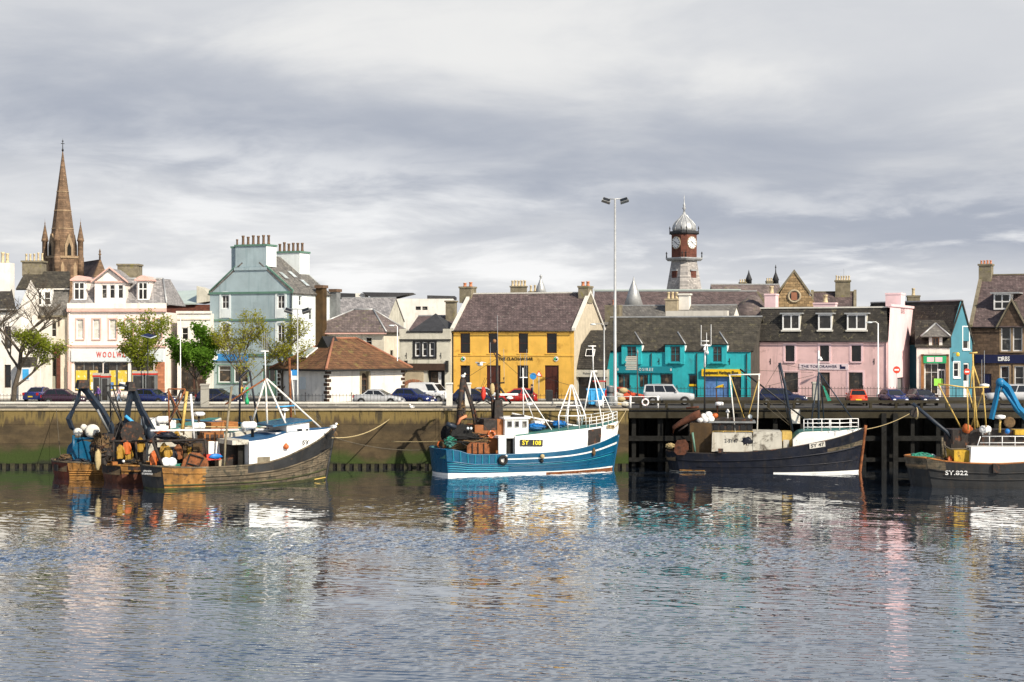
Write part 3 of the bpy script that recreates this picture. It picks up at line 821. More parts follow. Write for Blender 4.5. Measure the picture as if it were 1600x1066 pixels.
for px in (724, 869):
    u = F.u(px); z = F.h(561, u); c = MB().lathe([(.24, 0), (.24, .05)], (u, -.012, z), 12, 'y').build('crest', 'white_paint', e)
    MB().prism([(u - .2, -.07, z + .1), (u - .02, -.07, z + .19), (u - .02, -.07, z - .19), (u - .2, -.07, z - .1)], (0, .01, 0)).build('emblem', 'green_sign', c)
    MB().box(u - .01, u + .15, -.07, -.062, z - .13, z + .05).build('emblem', 'black_letter', c)
chimney(e, F.u(722, D / 2) , F.u(740, D / 2), D / 2 - .75, D / 2 + .75, rg_ - .9, F.h(448, 0, D / 2), 'mossy_stone', 2, 'clay_pot', .07, .42, potr=.2)
chimney(e, U1 - .9, U1 + .12, D / 2 - .8, D / 2 + .8, rg_ - 1.0, F.h(447, U1, D / 2), 'mossy_stone', 2, 'clay_pot', .07, .42, potr=.2)
downpipe(e, .08, 0, ev - .3)

# ---- slate-hung link with skylight between pub and turquoise shop
Fk = Frame(900, 157.5, 20); UL = Fk.u(938)
e = Fk.root('link_building', 'narrow dark slate-roofed link with skylight between yellow pub and turquoise shop', 'house')
zb = Fk.h(577, UL / 2); hs = rect(Fk, 903, 936, 584, 640)
w = MB(); wall_with_holes(w, -.1, UL + .9, 0, zb, [hs], depth=.3); w.build('wall', 'grey_cream_render', e)
door(e, hs[0], hs[1], hs[2], hs[3], 'black_paint', y=.25, glassm='shop_glass')
zt = Fk.h(573, UL / 2); zt2 = Fk.h(538, UL / 2, 1.6); zt3 = Fk.h(516, UL / 2, 4.2)
r = MB(); slab(r, [(.15, -.15, zb + .05), (UL + .7, -.15, zb + .05), (UL + .7, 1.3, zt2), (.15, 1.3, zt2)], .15)
slab(r, [(.15, 1.3, zt2), (UL + .7, 1.3, zt2), (UL + .7, 4.4, zt3), (.15, 4.4, zt3)], .15); r.build('roof', 'dark_slate', e)
z1, z0 = Fk.h(546, UL / 2, 1), Fk.h(557, UL / 2, .7)
sk = MB(); k = 1.45 / (zt2 - zb - .05); q = lambda u, z: (u, -.15 + (z - zb - .05) * k - .06, z)
ua, ub = Fk.u(912), Fk.u(926); sk.prism([q(ua, z0), q(ub, z0), q(ub, z1), q(ua, z1)], (0, -.08, .03)); so = sk.build('skylight', 'white_paint', e)
sk = MB(); sk.face([Vector(q(a, b)) + Vector((0, -.09, .035)) for a, b in ((ua + .07, z0 + .06), (ub - .07, z0 + .06), (ub - .07, z1 - .06), (ua + .07, z1 - .06))]); sk.build('pane', 'window_glass', so)
MB().box(-.05, UL + .75, -.22, -.02, zb - .75, zb - .08).build('fascia', 'grey_cream_render', e)
text_part('lettering', 'Fishmonger', .3, 'black_letter', e, (UL / 2 + .3, -.23, zb - .42), 1.5, extrude=.004)

# ---- turquoise shop
F = Frame(938, 158.6, 20); U1 = F.u(1173); D = 8.6
ev = F.h(549, U1 / 2); rg_ = F.h(496, U1 / 2, D / 2)
tz = F.h(538, U1 / 2)
hol = [rect(F, 965, 984, 584, 624), rect(F, 998, 1013, 584, 640), rect(F, 1031, 1051, 584, 612), rect(F, 1075, 1089, 584, 640), rect(F, 1101, 1139, 587, 624), rect(F, 1144, 1158, 587, 640)]
e = gable_house(F, 'turquoise_shop', 'long turquoise shop with three slate-roofed half dormers', U1, D, ev, rg_, 'teal_render', 'mossy_slate', hol, sidem='dark_wall', cat='shop', over=.25, front_over=0.0)
for (a, b, c, d) in ((972, 1003, 980, 995), (1040, 1070, 1048, 1063.5), (1105.5, 1136, 1114, 1128.5)):
    ua, ub = F.u(a), F.u(b); h = rect(F, c, d, 541, 566)
    zb = h[2] - .2; w = MB(); wall_with_holes(w, ua, ub, zb, tz, [h], y=-.2, depth=.15); w.box(ua, ub, -.002, .1, zb, tz)
    w.face(((ua, -.2, zb), (ua, -.2, tz), (ua, 1.6, tz), (ua, 1.6, zb))); w.face(((ub, -.2, zb), (ub, 1.6, zb), (ub, 1.6, tz), (ub, -.2, tz))); w.face(((ua, -.2, zb), (ub, -.2, zb), (ub, .0, zb), (ua, .0, zb)))
    dm = w.build('dormer', 'teal_render', e, recalc=False)
    window(dm, *h, 2, 2, 'dark_teal_paint', 'window_glass', y=-.14, name='window', yo=-.2, sill='teal_render')
    r = MB(); m_ = (ua + ub) / 2; A = (m_, 1.0, tz + 1.15); Bk = (m_, 3.4, tz + 1.15); o_ = .14
    for poly in (((ua - o_, -.38, tz), (ub + o_, -.38, tz), A), ((ub + o_, -.38, tz), (ub + o_, 3.4, tz), Bk, A), ((ua - o_, 3.4, tz), (ua - o_, -.38, tz), A, Bk)): slab(r, list(poly), .09)
    r.build('dormer_roof', 'mossy_slate', dm)
    MB().tube((ub + o_, -.38, tz + .03), Vector(A) + Vector((0, 0, .03)), .07).build('hip_ridge', 'lead', dm)
    MB().prism([(ub + .02, -.1, ev - .05), (ub + .02, .5, ev - .05 + .36), (ub + .02, .5, tz - .12), (ub + .02, -.1, tz - .12)], (.05, 0, 0)).build('cheek', 'white_paint', dm)
z = F.h(578, U1 / 2); ua, ub = F.u(963), F.u(1051)
o = MB().box(ua, ub, -.14, -.002, z - .32, z + .32).build('fascia', 'dark_teal_paint', e)
text_part('lettering', 'O S I R E E', .42, 'white_letter', o, (F.u(1010), -.16, z), F.u(1021) - F.u(999))
for px in (966, 1049): text_part('lettering', '8', .36, 'white_letter', o, (F.u(px), -.16, z))
z = F.h(582, U1 / 2); ua, ub = F.u(1097), F.u(1158)
o = MB().box(ua, ub, -.2, -.002, z - .34, z + .34).build('fascia', 'yellow_sign', e)
text_part('lettering', 'Equipment Heritage Shop', .44, 'black_letter', o, ((ua + ub) / 2, -.22, z), (ub - ua) * .88, bold=.008)
window(e, *hol[0], 2, 1, 'dark_teal_paint', 'shop_glass', y=.1); window(e, *hol[2], 1, 1, 'dark_teal_paint', 'shop_glass', y=.1)
window(e, *hol[4], 2, 1, 'dark_teal_paint', 'poster_blue', y=.06, name='window')
u0, u1, z0, z1 = hol[4]; MB().prism([(u0 + 1.0, .07, z0 + 1.1), (u0 + 1.9, .07, z0 + 1.15), (u0 + 1.8, .07, z0 + 1.45), (u0 + 1.3, .07, z0 + 1.3)], (0, -.01, 0)).build('poster', 'yellow_sign', e)
door(e, *hol[1], 'dark_teal_paint', glassm='shop_glass'); door(e, *hol[3], 'dark_teal_paint', glassm='window_glass', panels=1); door(e, *hol[5], 'black_paint', glassm='shop_glass', panels=1)
u0, u1, z0, z1 = hol[3]; MB().box(u0 + .1, u1 - .1, .04, .06, z0 + 1.35, z0 + 1.55).build('notice', 'yellow_sign', e)
for px in (1018, 1089, 1167): downpipe(e, F.u(px), 0, ev - .2)
for px in (1030, 1140):
    u = F.u(px); z = F.h(565, u); MB().box(u - .03, u + .03, -.03, -.002, z - .3, z + .3).box(u - .15, u + .03, -.035, -.004, z - .04, z + .04).build('wall_tie', 'black_paint', e)

# ---- pink inn (mansard)
F = Frame(1185, 157.6, 24); U1 = F.u(1388); ev = F.h(532, U1 / 2); D = F.v(1432, U1)
tp = F.h(481.5, U1 / 2, 1.1)
e = F.root('pink_inn', 'pink inn with dark mansard roof, three white dormers and pale pink gable', 'inn')
fw_ = [rect(F, a, b, 540, 565) for a, b in ((1227, 1241.5), (1281, 1295.5), (1330.5, 1345.5))]
gw = [rect(F, 1225.5, 1247, 582, 640), rect(F, 1281, 1296.5, 582, 640), rect(F, 1326, 1348, 582, 640)]
for i in (0, 2): gw[i] = (*gw[i][:2], .75, gw[i][3])
w = MB(); wall_with_holes(w, 0, U1, 0, ev, fw_ + gw); w.build('wall', 'pink_render', e)
dh = [(F.v(1402, U1), F.v(1413, U1), .02, 2.15)]
g = MB(); S = lambda v, yy, z: (U1 - yy, v, z)
wall_with_holes(g, 0, D, 0, ev, dh, swap=S, depth=.2)
ins = 1.15
g.face(((U1, 0, ev), (U1, D, ev), (U1, D - ins * .6, tp + .25), (U1, ins * .8, tp + .25)))
g.face(((0, 0, 0), (0, 0, ev), (0, ins, tp), (0, D - ins, tp), (0, D, ev), (0, D, 0)))
g.face(((0, D, 0), (U1, D, 0), (U1, D, ev), (0, D, ev)))
g.box(U1 - .35, U1 + .12, ins * .7, D - ins * .5, tp + .1, tp + .34)
g.build('gable_wall', 'pale_pink_render', e, recalc=False)
door(e, 0, 0.01, 0, .01) if False else None
o = MB().prism([(U1 - .19, dh[0][0], .03), (U1 - .19, dh[0][1], .03), (U1 - .19, dh[0][1], 2.14), (U1 - .19, dh[0][0], 2.14)], (-.05, 0, 0)).build('door', 'grey_metal', e)
r = MB(); slab(r, [(-.1, -.15, ev - .08), (U1 - .03, -.15, ev - .08), (U1 - .35, ins, tp), (-.05, ins, tp)], .2); r.build('roof', 'dark_slate', e)
r = MB(); slab(r, [(-.05, ins, tp + .02), (U1 - .35, ins, tp + .02), (U1 - .35, D - ins, tp + .02), (-.05, D - ins, tp + .02)], .15); r.build('roof', 'roof_felt', e)
r = MB(); slab(r, [(-.1, D + .1, ev - .08), (U1 - .03, D + .1, ev - .08), (U1 - .35, D - ins, tp), (-.05, D - ins, tp)], .2); r.build('roof', 'dark_slate', e)
MB().box(-.1, U1 - .3, ins - .1, ins + .15, tp - .02, tp + .12).build('ridge', 'pale_concrete', e)
k = (tp - ev + .08) / (ins + .15)
for (a, b, n) in ((1222.5, 1250, 2), (1278.5, 1300, 1), (1323.5, 1354, 2)):
    u0, u1, z0, z1 = rect(F, a, b, 491, 515.5, .25)
    dm = MB().box(u0, u1, .32, 1.5, z0, z1).build('dormer', 'grey_cream_render', e)
    window(dm, u0, u1, z0, z1, n, 1, 'white_paint', 'curtained_glass', y=.2, fw=.13, bar=.12)
    MB().box(u0 - .22, u1 + .22, .05, 1.5, z1 + .003, z1 + .13).build('dormer_roof', 'lead', dm)
    MB().prism([(u0 - .1, .06, z0 - .16), (u1 + .1, .06, z0 - .16), (u1 + .1, .06, z0 - .003), (u0 - .1, .06, z0 - .003)], (0, .5, 0)).build('sill', 'pale_concrete', dm)
for h in fw_: window(e, *h, 1, 1, 'black_paint', 'dark_glass', y=.09, fw=.05, surround='pale_pink_render', sill='pale_pink_render', sw=.2)
for i, h in enumerate(gw):
    if i == 1: door(e, *h, 'dark_wood', glassm='shop_glass', panels=1)
    else: window(e, *h, 1, 1, 'dark_wood', 'shop_glass', y=.1, surround='pale_pink_render', sill='pale_pink_render', sw=.2)
z = F.h(573, U1 / 2); ua, ub = F.u(1249), F.u(1326); o = MB().box(ua, ub, -.05, -.002, z - .29, z + .29).build('sign_board', 'pale_sign', e)
MATS['pale_sign_pink'] = mat('pale_sign_pink', (.74, .62, .64), .6, .05, 2, .01); o.data.materials[0] = MATS['pale_sign_pink']
text_part('lettering', 'THE TOE DRAWER', .36, 'navy_sign', o, (F.u(1280), -.065, z), F.u(1308) - F.u(1252), extrude=.006)
u = F.u(1317); MB().box(u - .26, u - .12, -.07, -.051, z - .2, z + .2).box(u - .12, u + .26, -.07, -.051, z - .2, z + .04).build('emblem', 'navy_sign', o)
for px in (1204, 1366):
    u = F.u(px); z = F.h(565, u); MB().box(u - .03, u + .03, -.03, -.002, z - .28, z + .28).box(u - .1, u + .03, -.035, -.004, z - .04, z + .04).build('wall_tie', 'black_paint', e)
chimney(e, U1 - 1.5, U1 - .0, D / 2 - 1.1, D / 2 + 1.0, tp - .5, F.h(458, U1, D / 2), 'pale_pink_render', 0, cap=.04)
chimney(e, F.u(1197, D / 2), F.u(1214, D / 2), D / 2 - .6, D / 2 + .6, tp - .2, F.h(459, 0, D / 2), 'pale_pink_render', 1, 'buff_pot', .05, .7, potr=.26)
chimney(e, F.u(1275, D), F.u(1309, D), D - 1.2, D - .2, tp - .2, F.h(473, 5, D), 'pale_pink_render', 1, 'buff_pot', .05, .8, potr=.3)
downpipe(e, U1 - .15, 0, ev - .2, m='pink_render')
MB().tube((-.1, -.22, ev - .1), (U1, -.22, ev - .1), .06).build('gutter', 'black_paint', e)

# ---- cream shop with green sign, tucked beside the inn
F = Frame(1432, 158, 14); U1 = F.u(1484)
e = F.root('green_sign_shop', 'small cream shop with green sign board and timber shopfront beside the inn', 'shop')
ev = F.h(541, U1 / 2); h1 = rect(F, 1456.5, 1467.5, 527, 546); sf = rect(F, 1444.5, 1477, 568, 640)
w = MB(); wall_with_holes(w, 0, U1, 0, ev, [(sf[0], sf[1], .02, sf[3])], depth=.4); w.face(((U1, 0, 0), (U1, 6, 0), (U1, 6, ev), (U1, 0, ev))); w.face(((0, 0, 0), (0, 0, ev), (0, 6, ev), (0, 6, 0)))
w.build('wall', 'white_render', e, recalc=False)
r = MB(); slab(r, [(-.15, -.2, ev - .05), (U1 + .15, -.2, ev - .05), (U1 + .15, 3, ev + 2.6), (-.15, 3, ev + 2.6)], .14); slab(r, [(-.15, 3, ev + 2.6), (U1 + .15, 3, ev + 2.6), (U1 + .15, 6.2, ev), (-.15, 6.2, ev)], .14); r.build('roof', 'dark_slate', e)
ua, ub = h1[0] - .3, h1[1] + .3
w = MB(); wall_with_holes(w, ua, ub, ev - .7, h1[3] + .1, [h1], y=-.03, depth=.15); w.face(((ua, -.03, ev - .7), (ua, -.03, h1[3] + .1), (ua, 2, h1[3] + .1), (ua, 2, ev - .7))); w.face(((ub, -.03, ev - .7), (ub, 2, ev - .7), (ub, 2, h1[3] + .1), (ub, -.03, h1[3] + .1)))
dm = w.build('dormer', 'white_render', e, recalc=False)
window(dm, *h1, 2, 1, 'oak_wood', 'curtained_glass', y=.06, fw=.1)
zt = h1[3] + .1; r = MB(); m_ = (ua + ub) / 2; A = (m_, 1.0, zt + 1.25); Bk = (m_, 4, zt + 1.25); c_ = .75
for poly in (((ua - c_, -.45, zt - .05), (ub + c_, -.45, zt - .05), A), ((ub + c_, -.45, zt - .05), (ub + c_, 4, zt - .05), Bk, A), ((ua - c_, 4, zt - .05), (ua - c_, -.45, zt - .05), A, Bk)): slab(r, list(poly), .1)
r.build('dormer_roof', 'grey_slate', dm); MB().tube((ub + c_, -.45, zt), A, .09).tube((ua - c_, -.45, zt), A, .09).build('hip_ridge', 'lead', dm)
z0, z1 = sf[3] + .02, sf[3] + .75
MB().box(sf[0] - .1, sf[1] + .1, -.2, -.003, z0, z1).build('sign_board', 'green_sign', e)
for a in (.12, .52): MB().box(sf[0] + (sf[1] - sf[0]) * a, sf[0] + (sf[1] - sf[0]) * (a + .34), -.215, -.202, z0 + .14, z1 - .14).build('sign_panel', 'pale_pink_render', e)
for u in (sf[0] - .32, sf[1] + .06): MB().box(u, u + .28, -.14, .3, 0, z1 + .15).build('pilaster', 'oak_wood', e)
MB().box(sf[0] - .32, sf[1] + .34, -.22, .0, z1 + .002, z1 + .12).build('cornice', 'dark_wood', e)
us_ = sf[0] + (sf[1] - sf[0]) * .66
window(e, sf[0] + .02, us_, .5, sf[3] - .02, 2, 2, 'white_paint', 'shop_glass', y=.2, mid=.72)
MB().box(sf[0] + .02, us_, .2, .35, .02, .49).build('stall_riser', 'dark_wood', e)
door(e, us_ + .02, sf[1] - .02, .02, sf[3] - .55, 'white_paint', y=.2, glassm='window_glass')
MB().box(us_ + .02, sf[1] - .02, .22, .26, sf[3] - .54, sf[3] - .01).build('pane', 'window_glass', e)
MB().box(sf[0] + .9, sf[0] + 1.75, .17, .19, 1.35, 2.05).build('notice', 'lime_sign', e)

# ---- sea-blue gable house
F = Frame(1482, 158.5, -34); U1 = F.u(1519)
e = F.root('blue_gable_house', 'sea-blue house with its steep gable to the harbour beside the bank', 'house')
za, ev = F.h(471, U1 * .5), F.h(533, 0); ap = U1 * .52
hs = [rect(F, 1504.5, 1514, 511, 546), rect(F, 1490, 1499, 566, 590), rect(F, 1505.5, 1514.5, 567, 640)]
w = MB(); wall_with_holes(w, 0, U1, 0, ev, [h for h in hs]); w.face(((0, 0, ev), (U1, 0, ev), (U1 * .62, 0, za), (U1 * .50, 0, za)))
w.face(((0, 0, 0), (0, 0, ev), (0, 12, ev), (0, 12, 0))); w.face(((U1, 0, 0), (U1, 12, 0), (U1, 12, ev), (U1, 0, ev)))
w.build('wall', 'sea_blue_render', e, recalc=False)
for h in hs[:2]: window(e, *h, 1, 2, 'white_paint', 'window_glass', y=.06, fw=.1, surround='white_paint', sw=.1, sill='white_paint')
door(e, *hs[2], 'white_paint', glassm='window_glass', panels=1)
for s in (0, 1):
    r = MB(); uu = -.25 if s == 0 else U1 + .25
    slab(r, [(uu, -.12, ev - .3), (U1 * .56, -.12, za + .1), (U1 * .56, 12, za + .1), (uu, 12, ev - .3)], .14); r.build('roof', 'dark_slate', e)
MB().box(U1 * .56 - .12, U1 * .56 + .12, -.1, 12, za + .05, za + .18).build('ridge', 'lead', e)
c = F.u(1489); z = F.h(556, c); MB().tube((c, 0, z + .3), (c, -.7, z + .3), .03).lathe([(.0, 0), (.16, .08), (.18, .3), (.1, .42)], (c, -.6, z - .1), 8).build('hanging_lamp', 'yellow_sign', e)

# roof vent and the roof of the range behind the green sign shop
F = Frame(1428, 168, 8); e = gable_house(F, 'back_range', 'dark slate-roofed range behind the green sign shop with silver roof vent', F.u(1500), 7, F.h(540, 2), F.h(474, 2, 3.5), 'beige_harling', 'dark_slate', over=.0)
u, z = F.u(1441, 1.2), F.h(490, 2, 1.2); MB().box(u - .55, u + .55, .9, 1.9, z - .5, z + .5, taper=.08).build('roof_vent', 'galvanised', e)
chimney(e, F.u(1417, 4), F.u(1436, 4), 3, 4.2, F.h(478, 0, 4), F.h(462, 0, 4), 'mossy_stone', 1, 'buff_pot', .05, .8, potr=.2)

# ---- brown stone bank on the right
F = Frame(1517, 163, 26); U1 = F.u(1640); D = 12.0
ev = F.h(509, 3); rg_ = F.h(430, 3, D / 2)
hs = [rect(F, 1564, 1579.5, 511, 549), rect(F, 1582.5, 1597.5, 511, 549), rect(F, 1563, 1577, 572, 609), rect(F, 1585, 1600, 572, 609), rect(F, 1536, 1549, 584, 640)]
e = gable_house(F, 'stone_bank', 'brown stone bank with steep slate roof, gabled dormers and navy sign', U1, D, ev, rg_, 'brown_stone', 'purple_slate', hs, cat='bank', over=.0, gcope='mossy_stone')
for h in hs[:4]: window(e, *h, 1, 2, 'white_paint', 'window_glass', y=.1, fw=.1, surround='pale_stone', sill='pale_stone', sw=.14)
door(e, *hs[4], 'navy_sign')
z = F.h(561, 3); o = MB().box(F.u(1524), U1, -.12, -.002, z - .42, z + .42).build('fascia', 'navy_sign', e)
text_part('lettering', 'RBS', .62, 'white_letter', o, (F.u(1572), -.14, z), F.u(1578) - F.u(1566.5), bold=.012)
u = F.u(1563); q = .2
m_ = MB(); m_.box(u - q, u + q, -.15, -.125, z - q, z + q); o2 = m_.build('logo', 'white_letter', o)
MB().box(u - .04, u + .04, -.16, -.151, z - q * .6, z + q * .6).box(u - q * .6, u + q * .6, -.165, -.161, z - .04, z + .04).build('logo_mark', 'navy_sign', o2)
# dormer left, gable dormer right
u0, u1, z0, z1 = rect(F, 1552.5, 1579, 459, 484, 1.6)
dm = MB().box(u0, u1, 1.75, 5, z0, z1).build('dormer', 'white_paint', e)
window(dm, u0, u1, z0, z1, 2, 2, 'white_paint', 'window_glass', y=1.6, fw=.14, bar=.12)
MB().box(u0 - .3, u1 + .9, 1.3, 5, z1 + .003, z1 + .14).build('dormer_roof', 'lead', dm)
ua, ub = F.u(1560), F.u(1602); m_ = (ua + ub) / 2; zp = F.h(472, m_)
dm = MB().prism([(ua, -.1, ev - .2), (ub, -.1, ev - .2), (m_, -.1, zp)], (0, 2.5, 0)).build('gable', 'brown_stone', e)
r = MB(); slab(r, [(ua - .2, -.2, ev - .35), (m_, -.2, zp + .14), (m_, 4, zp + .14), (ua - .2, 4, ev - .35)], .12); slab(r, [(ub + .2, -.2, ev - .35), (m_, -.2, zp + .14), (m_, 4, zp + .14), (ub + .2, 4, ev - .35)], .12); r.build('gable_roof', 'mossy_slate', dm)
c = MB()
for uu in (ua - .2, ub + .2): c.prism([(uu, -.3, ev - .4), (m_, -.3, zp + .12), (m_, -.3, zp + .36), (uu, -.3, ev - .12)], (0, .22, 0))
c.build('skew_coping', 'mossy_stone', dm)
chimney(e, -.15, 1.1, D / 2 - .8, D / 2 + .6, rg_ - 1.2, F.h(413, 0, D / 2), 'mossy_stone', 4, 'clay_pot', .1, .4)

# ---- cream pub with black woodwork
F = Frame(624, 161.5, 12); U1 = F.u(704)
e = F.root('cream_bar', 'cream building with black trim, triple window and stepped parapet left of yellow pub', 'house')
zt, zlow = F.h(514, 2), F.h(520, 2); h = rect(F, 647, 680.5, 533, 558.5); gz = F.h(570, 2)
gh = [rect(F, 668, 695, 577, 640)]
w = MB(); wall_with_holes(w, 0, U1, 0, zlow, [h] + gh, depth=.5); w.box(0, F.u(635), 0, .3, zlow, zt); w.box(F.u(692), U1, 0, .3, zlow, zt)
w.face(((U1, 0, 0), (U1, 9, 0), (U1, 9, zlow), (U1, 0, zlow))); w.face(((0, 0, 0), (0, 0, zlow), (0, 9, zlow), (0, 9, 0))); w.build('wall', 'grey_cream_render', e)
MB().box(F.u(635) + .02, F.u(692) - .02, -.06, .32, zlow, zlow + .16).build('parapet_coping', 'black_paint', e)
z = F.h(531.5, 2); MB().box(0, U1 + .05, -.12, -.002, z - .07, z + .09).build('string_course', 'black_paint', e)
u0, u1, z0, z1 = h; MB().box(u0, u1, .3, .34, z0, z1).build('window_backing', 'black_paint', e)
wd = (u1 - u0) / 3
for i in range(3): window(e, u0 + i * wd + .09, u0 + (i + 1) * wd - .09, z0 + .1, z1 - .1, 1, 2, 'white_paint', 'window_glass', y=.12, fw=.09)
fm = MB(); fm.box(u0 - .12, u1 + .12, -.05, .1, z1 - .1, z1 + .1).box(u0 - .12, u1 + .12, -.09, .1, z0 - .12, z0 + .1).box(u0 - .12, u0 + .09, -.05, .1, z0 + .1, z1 - .1).box(u1 - .09, u1 + .12, -.05, .1, z0 + .1, z1 - .1)
for i in (1, 2): fm.box(u0 + i * wd - .09, u0 + i * wd + .09, -.04, .1, z0 + .1, z1 - .1)
fm.build('window_surround', 'black_paint', e)
MB().box(F.u(632), F.u(700), -.25, -.003, gz - .55, gz + .12).build('fascia', 'dark_wood', e)
for px in (633, 697): MB().box(F.u(px), F.u(px + 4), -.3, -.0, gz - .7, gz + .4).build('bracket', 'black_paint', e)
u0, u1, z0, z1 = gh[0]; MB().box(u0, u1, .48, .52, 0, z1).build('entrance', 'black_paint', e)
window(e, u0 + .3, u0 + 1.0, .9, z1 - .3, 1, 2, 'dark_wood', 'shop_glass', y=.3); MB().box(u1 - .75, u1 - .45, .32, .36, .5, z1 - .3).build('notice', 'white_paint', e)
u0, u1 = F.u(632), F.u(662); z1 = F.h(577, 1)
MB().box(u0, u1, -.1, -.002, .0, z1).build('shop_front', 'dressed_stone', e)
ac = (u0 + u1) / 2; am = MB()
for i in range(9):
    a0 = math.pi * i / 9 + .03; a1 = math.pi * (i + 1) / 9 - .03
    MB().prism([(ac + math.cos(t) * r_, -.1, .9 + math.sin(t) * r_ * .75) for t, r_ in ((a0, .95), (a1, .95), (a1, 1.35), (a0, 1.35))], (0, -.05, 0)).build('arch_stone', 'ridge_tile', e)
for px in (643, 688):
    u = F.u(px - 8) if px < 650 else F.u(px + 1); z = F.h(556, u); MB().box(u - .03, u + .03, -.03, -.002, z - .3, z + .3).box(u - .14, u + .03, -.035, -.004, z - .04, z + .04).build('wall_tie', 'black_paint', e)
r = MB(); zr = F.h(490, U1 / 2, 4)
m_ = F.u(680, 3); A = (m_, 3.2, zr)
for poly in (((F.u(633), .35, zlow - .1), (U1 - .1, .35, zlow - .1), A), ((U1 - .1, .35, zlow - .1), (U1 - .1, 8, zlow - .1), A), ((F.u(633), 8, zlow - .1), (F.u(633), .35, zlow - .1), A)): slab(r, list(poly), .1)
r.build('roof', 'roof_felt', e); 

# ---- hipped cream house behind the cottage
F = Frame(478, 170, 18); U1 = F.u(600); D = F.v(632, U1)
e = F.root('hipped_house', 'cream house with mauve hipped slate roof behind the tile-roofed cottage', 'house')
ev = F.h(519, U1 / 2); hh = [rect(F, 571, 581, 527, 540)]
w = MB(); wall_with_holes(w, 0, U1, 0, ev, hh); S = lambda v, yy, z: (U1 - yy, v, z); wall_with_holes(w, 0, D, 0, ev, [(D * .3, D * .45, ev - 3.6, ev - 1.9)], swap=S)
w.face(((0, 0, 0), (0, 0, ev), (0, D, ev), (0, D, 0))); w.build('wall', 'cream_render', e, recalc=False)
window(e, *hh[0], 1, 2, 'white_paint'); window(e, D * .3, D * .45, ev - 3.6, ev - 1.9, 1, 2, 'dark_wood', swap=S)
hip_roof(e, 0, U1, 0, D, ev, F.h(484, U1 / 2, D / 2), 4.2, 2.4, 'mauve_slate', over=.45)
MB().box(-.4, U1 + .4, -.4, -.3, ev - .22, ev - .02).build('fascia', 'rose_trim', e)

# ---- tile-roofed cottage (visitor centre)
F = Frame(511, 148.5, -45); U1 = F.u(632); D = 0
e = F.root('tiled_cottage', 'low cream cottage with brown clay tile roof and dark quoins by the quay', 'cottage')
vL = F.v(434, 0)                                           # left wall runs back along +v
ev = F.h(577, 0)
ah = rect(F, 562, 578.5, 580, 620)
w = MB(); wall_with_holes(w, 0, U1, 0, ev, [ah], depth=.35); S = lambda v, yy, z: (yy, v, z)
wall_with_holes(w, 0, vL, 0, ev, [], swap=S); w.face(((U1, 0, 0), (U1, vL, 0), (U1, vL, ev), (U1, 0, ev))); w.face(((0, vL, 0), (U1, vL, 0), (U1, vL, ev), (0, vL, ev)))
w.build('wall', 'white_render', e, recalc=False)
# arched doorway
u0, u1, z0, z1 = ah; um = (u0 + u1) / 2; rr = (u1 - u0) / 2 - .22
MB().box(u0, u1, .30, .36, 0, z1).build('door_recess', 'dressed_stone', e)
arc = [(um - rr, .24, .05), (um + rr, .24, .05)] + [(um + rr * math.cos(t * math.pi / 8), .24, z1 - .2 - rr * 1.25 + rr * 1.25 * math.sin(t * math.pi / 8)) for t in range(9)]
do = MB().prism(arc, (0, .05, 0)).build('door', 'dark_wood', e)
for i in range(2):
    for j in range(3): MB().box(um - rr * .75 + i * rr * .8, um - rr * .05 + i * rr * .8, .225, .238, .5 + j * .55, .95 + j * .55).build('pane', 'window_glass', do)
for s in (-1, 1): MB().box(um + s * (rr + .11) - .11, um + s * (rr + .11) + .11, -.04, .29, 0, z1 - .02).build('jamb', 'dressed_stone', do)
# quoins, one by one
nq = 8
for ci, (cu, cv) in enumerate(((0, 0), (U1, 0), (0, vL))):
    for i in range(nq):
        z0 = .12 + i * (ev - .2) / nq; lg = .46 if i % 2 else .26
        b = MB()
        if ci == 0: b.box(-.03, lg, -.03, .0, z0, z0 + .27); b.box(-.03, .0, .0, .72 - lg, z0, z0 + .27)
        elif ci == 1: b.box(U1 - lg, U1 + .03, -.03, 0, z0, z0 + .27)
        else: b.box(-.03, .0, vL - lg, vL + .03, z0, z0 + .27)
        b.build('quoin', 'dark_wood', e)
MB().box(-.05, U1 + .04, -.04, -.003, .0, .11).box(-.05, -.003, 0, vL, 0, .11).build('plinth', 'mossy_stone', e)
zr = F.h(529, U1 * .3, vL * .4)
# main hipped roof with a small gablet over the left end
over = .55
P = [(-over, -over, ev), (U1 + over, -over, ev), (U1 + over, vL + over, ev), (-over, vL + over, ev)]
vm = vL / 2; A = (vL * .5, vm, zr); Bp = (U1 - vL * .38, vm, zr)
for poly in ((P[0], P[1], Bp, A), (P[1], P[2], Bp), (P[2], P[3], A, Bp), (P[3], P[0], A)):
    r = MB(); slab(r, list(poly), .14); r.build('roof', 'clay_tile', e)
r = MB()
for p, q in ((P[0], A), (P[1], Bp), (P[3], A), (A, Bp)):
    for i in range(1): r.tube(Vector(p) + Vector((0, 0, .03)), Vector(q) + Vector((0, 0, .03)), .13, 6)
r.build('ridge', 'ridge_tile', e)
MB().prism([(A[0] - 1.35, vm - .95, zr - .95), (A[0] - 1.35, vm + .95, zr - .95), (A[0] - 1.35, vm, zr + .22)], (1.6, 0, 0)).build('gablet', 'black_paint', e)
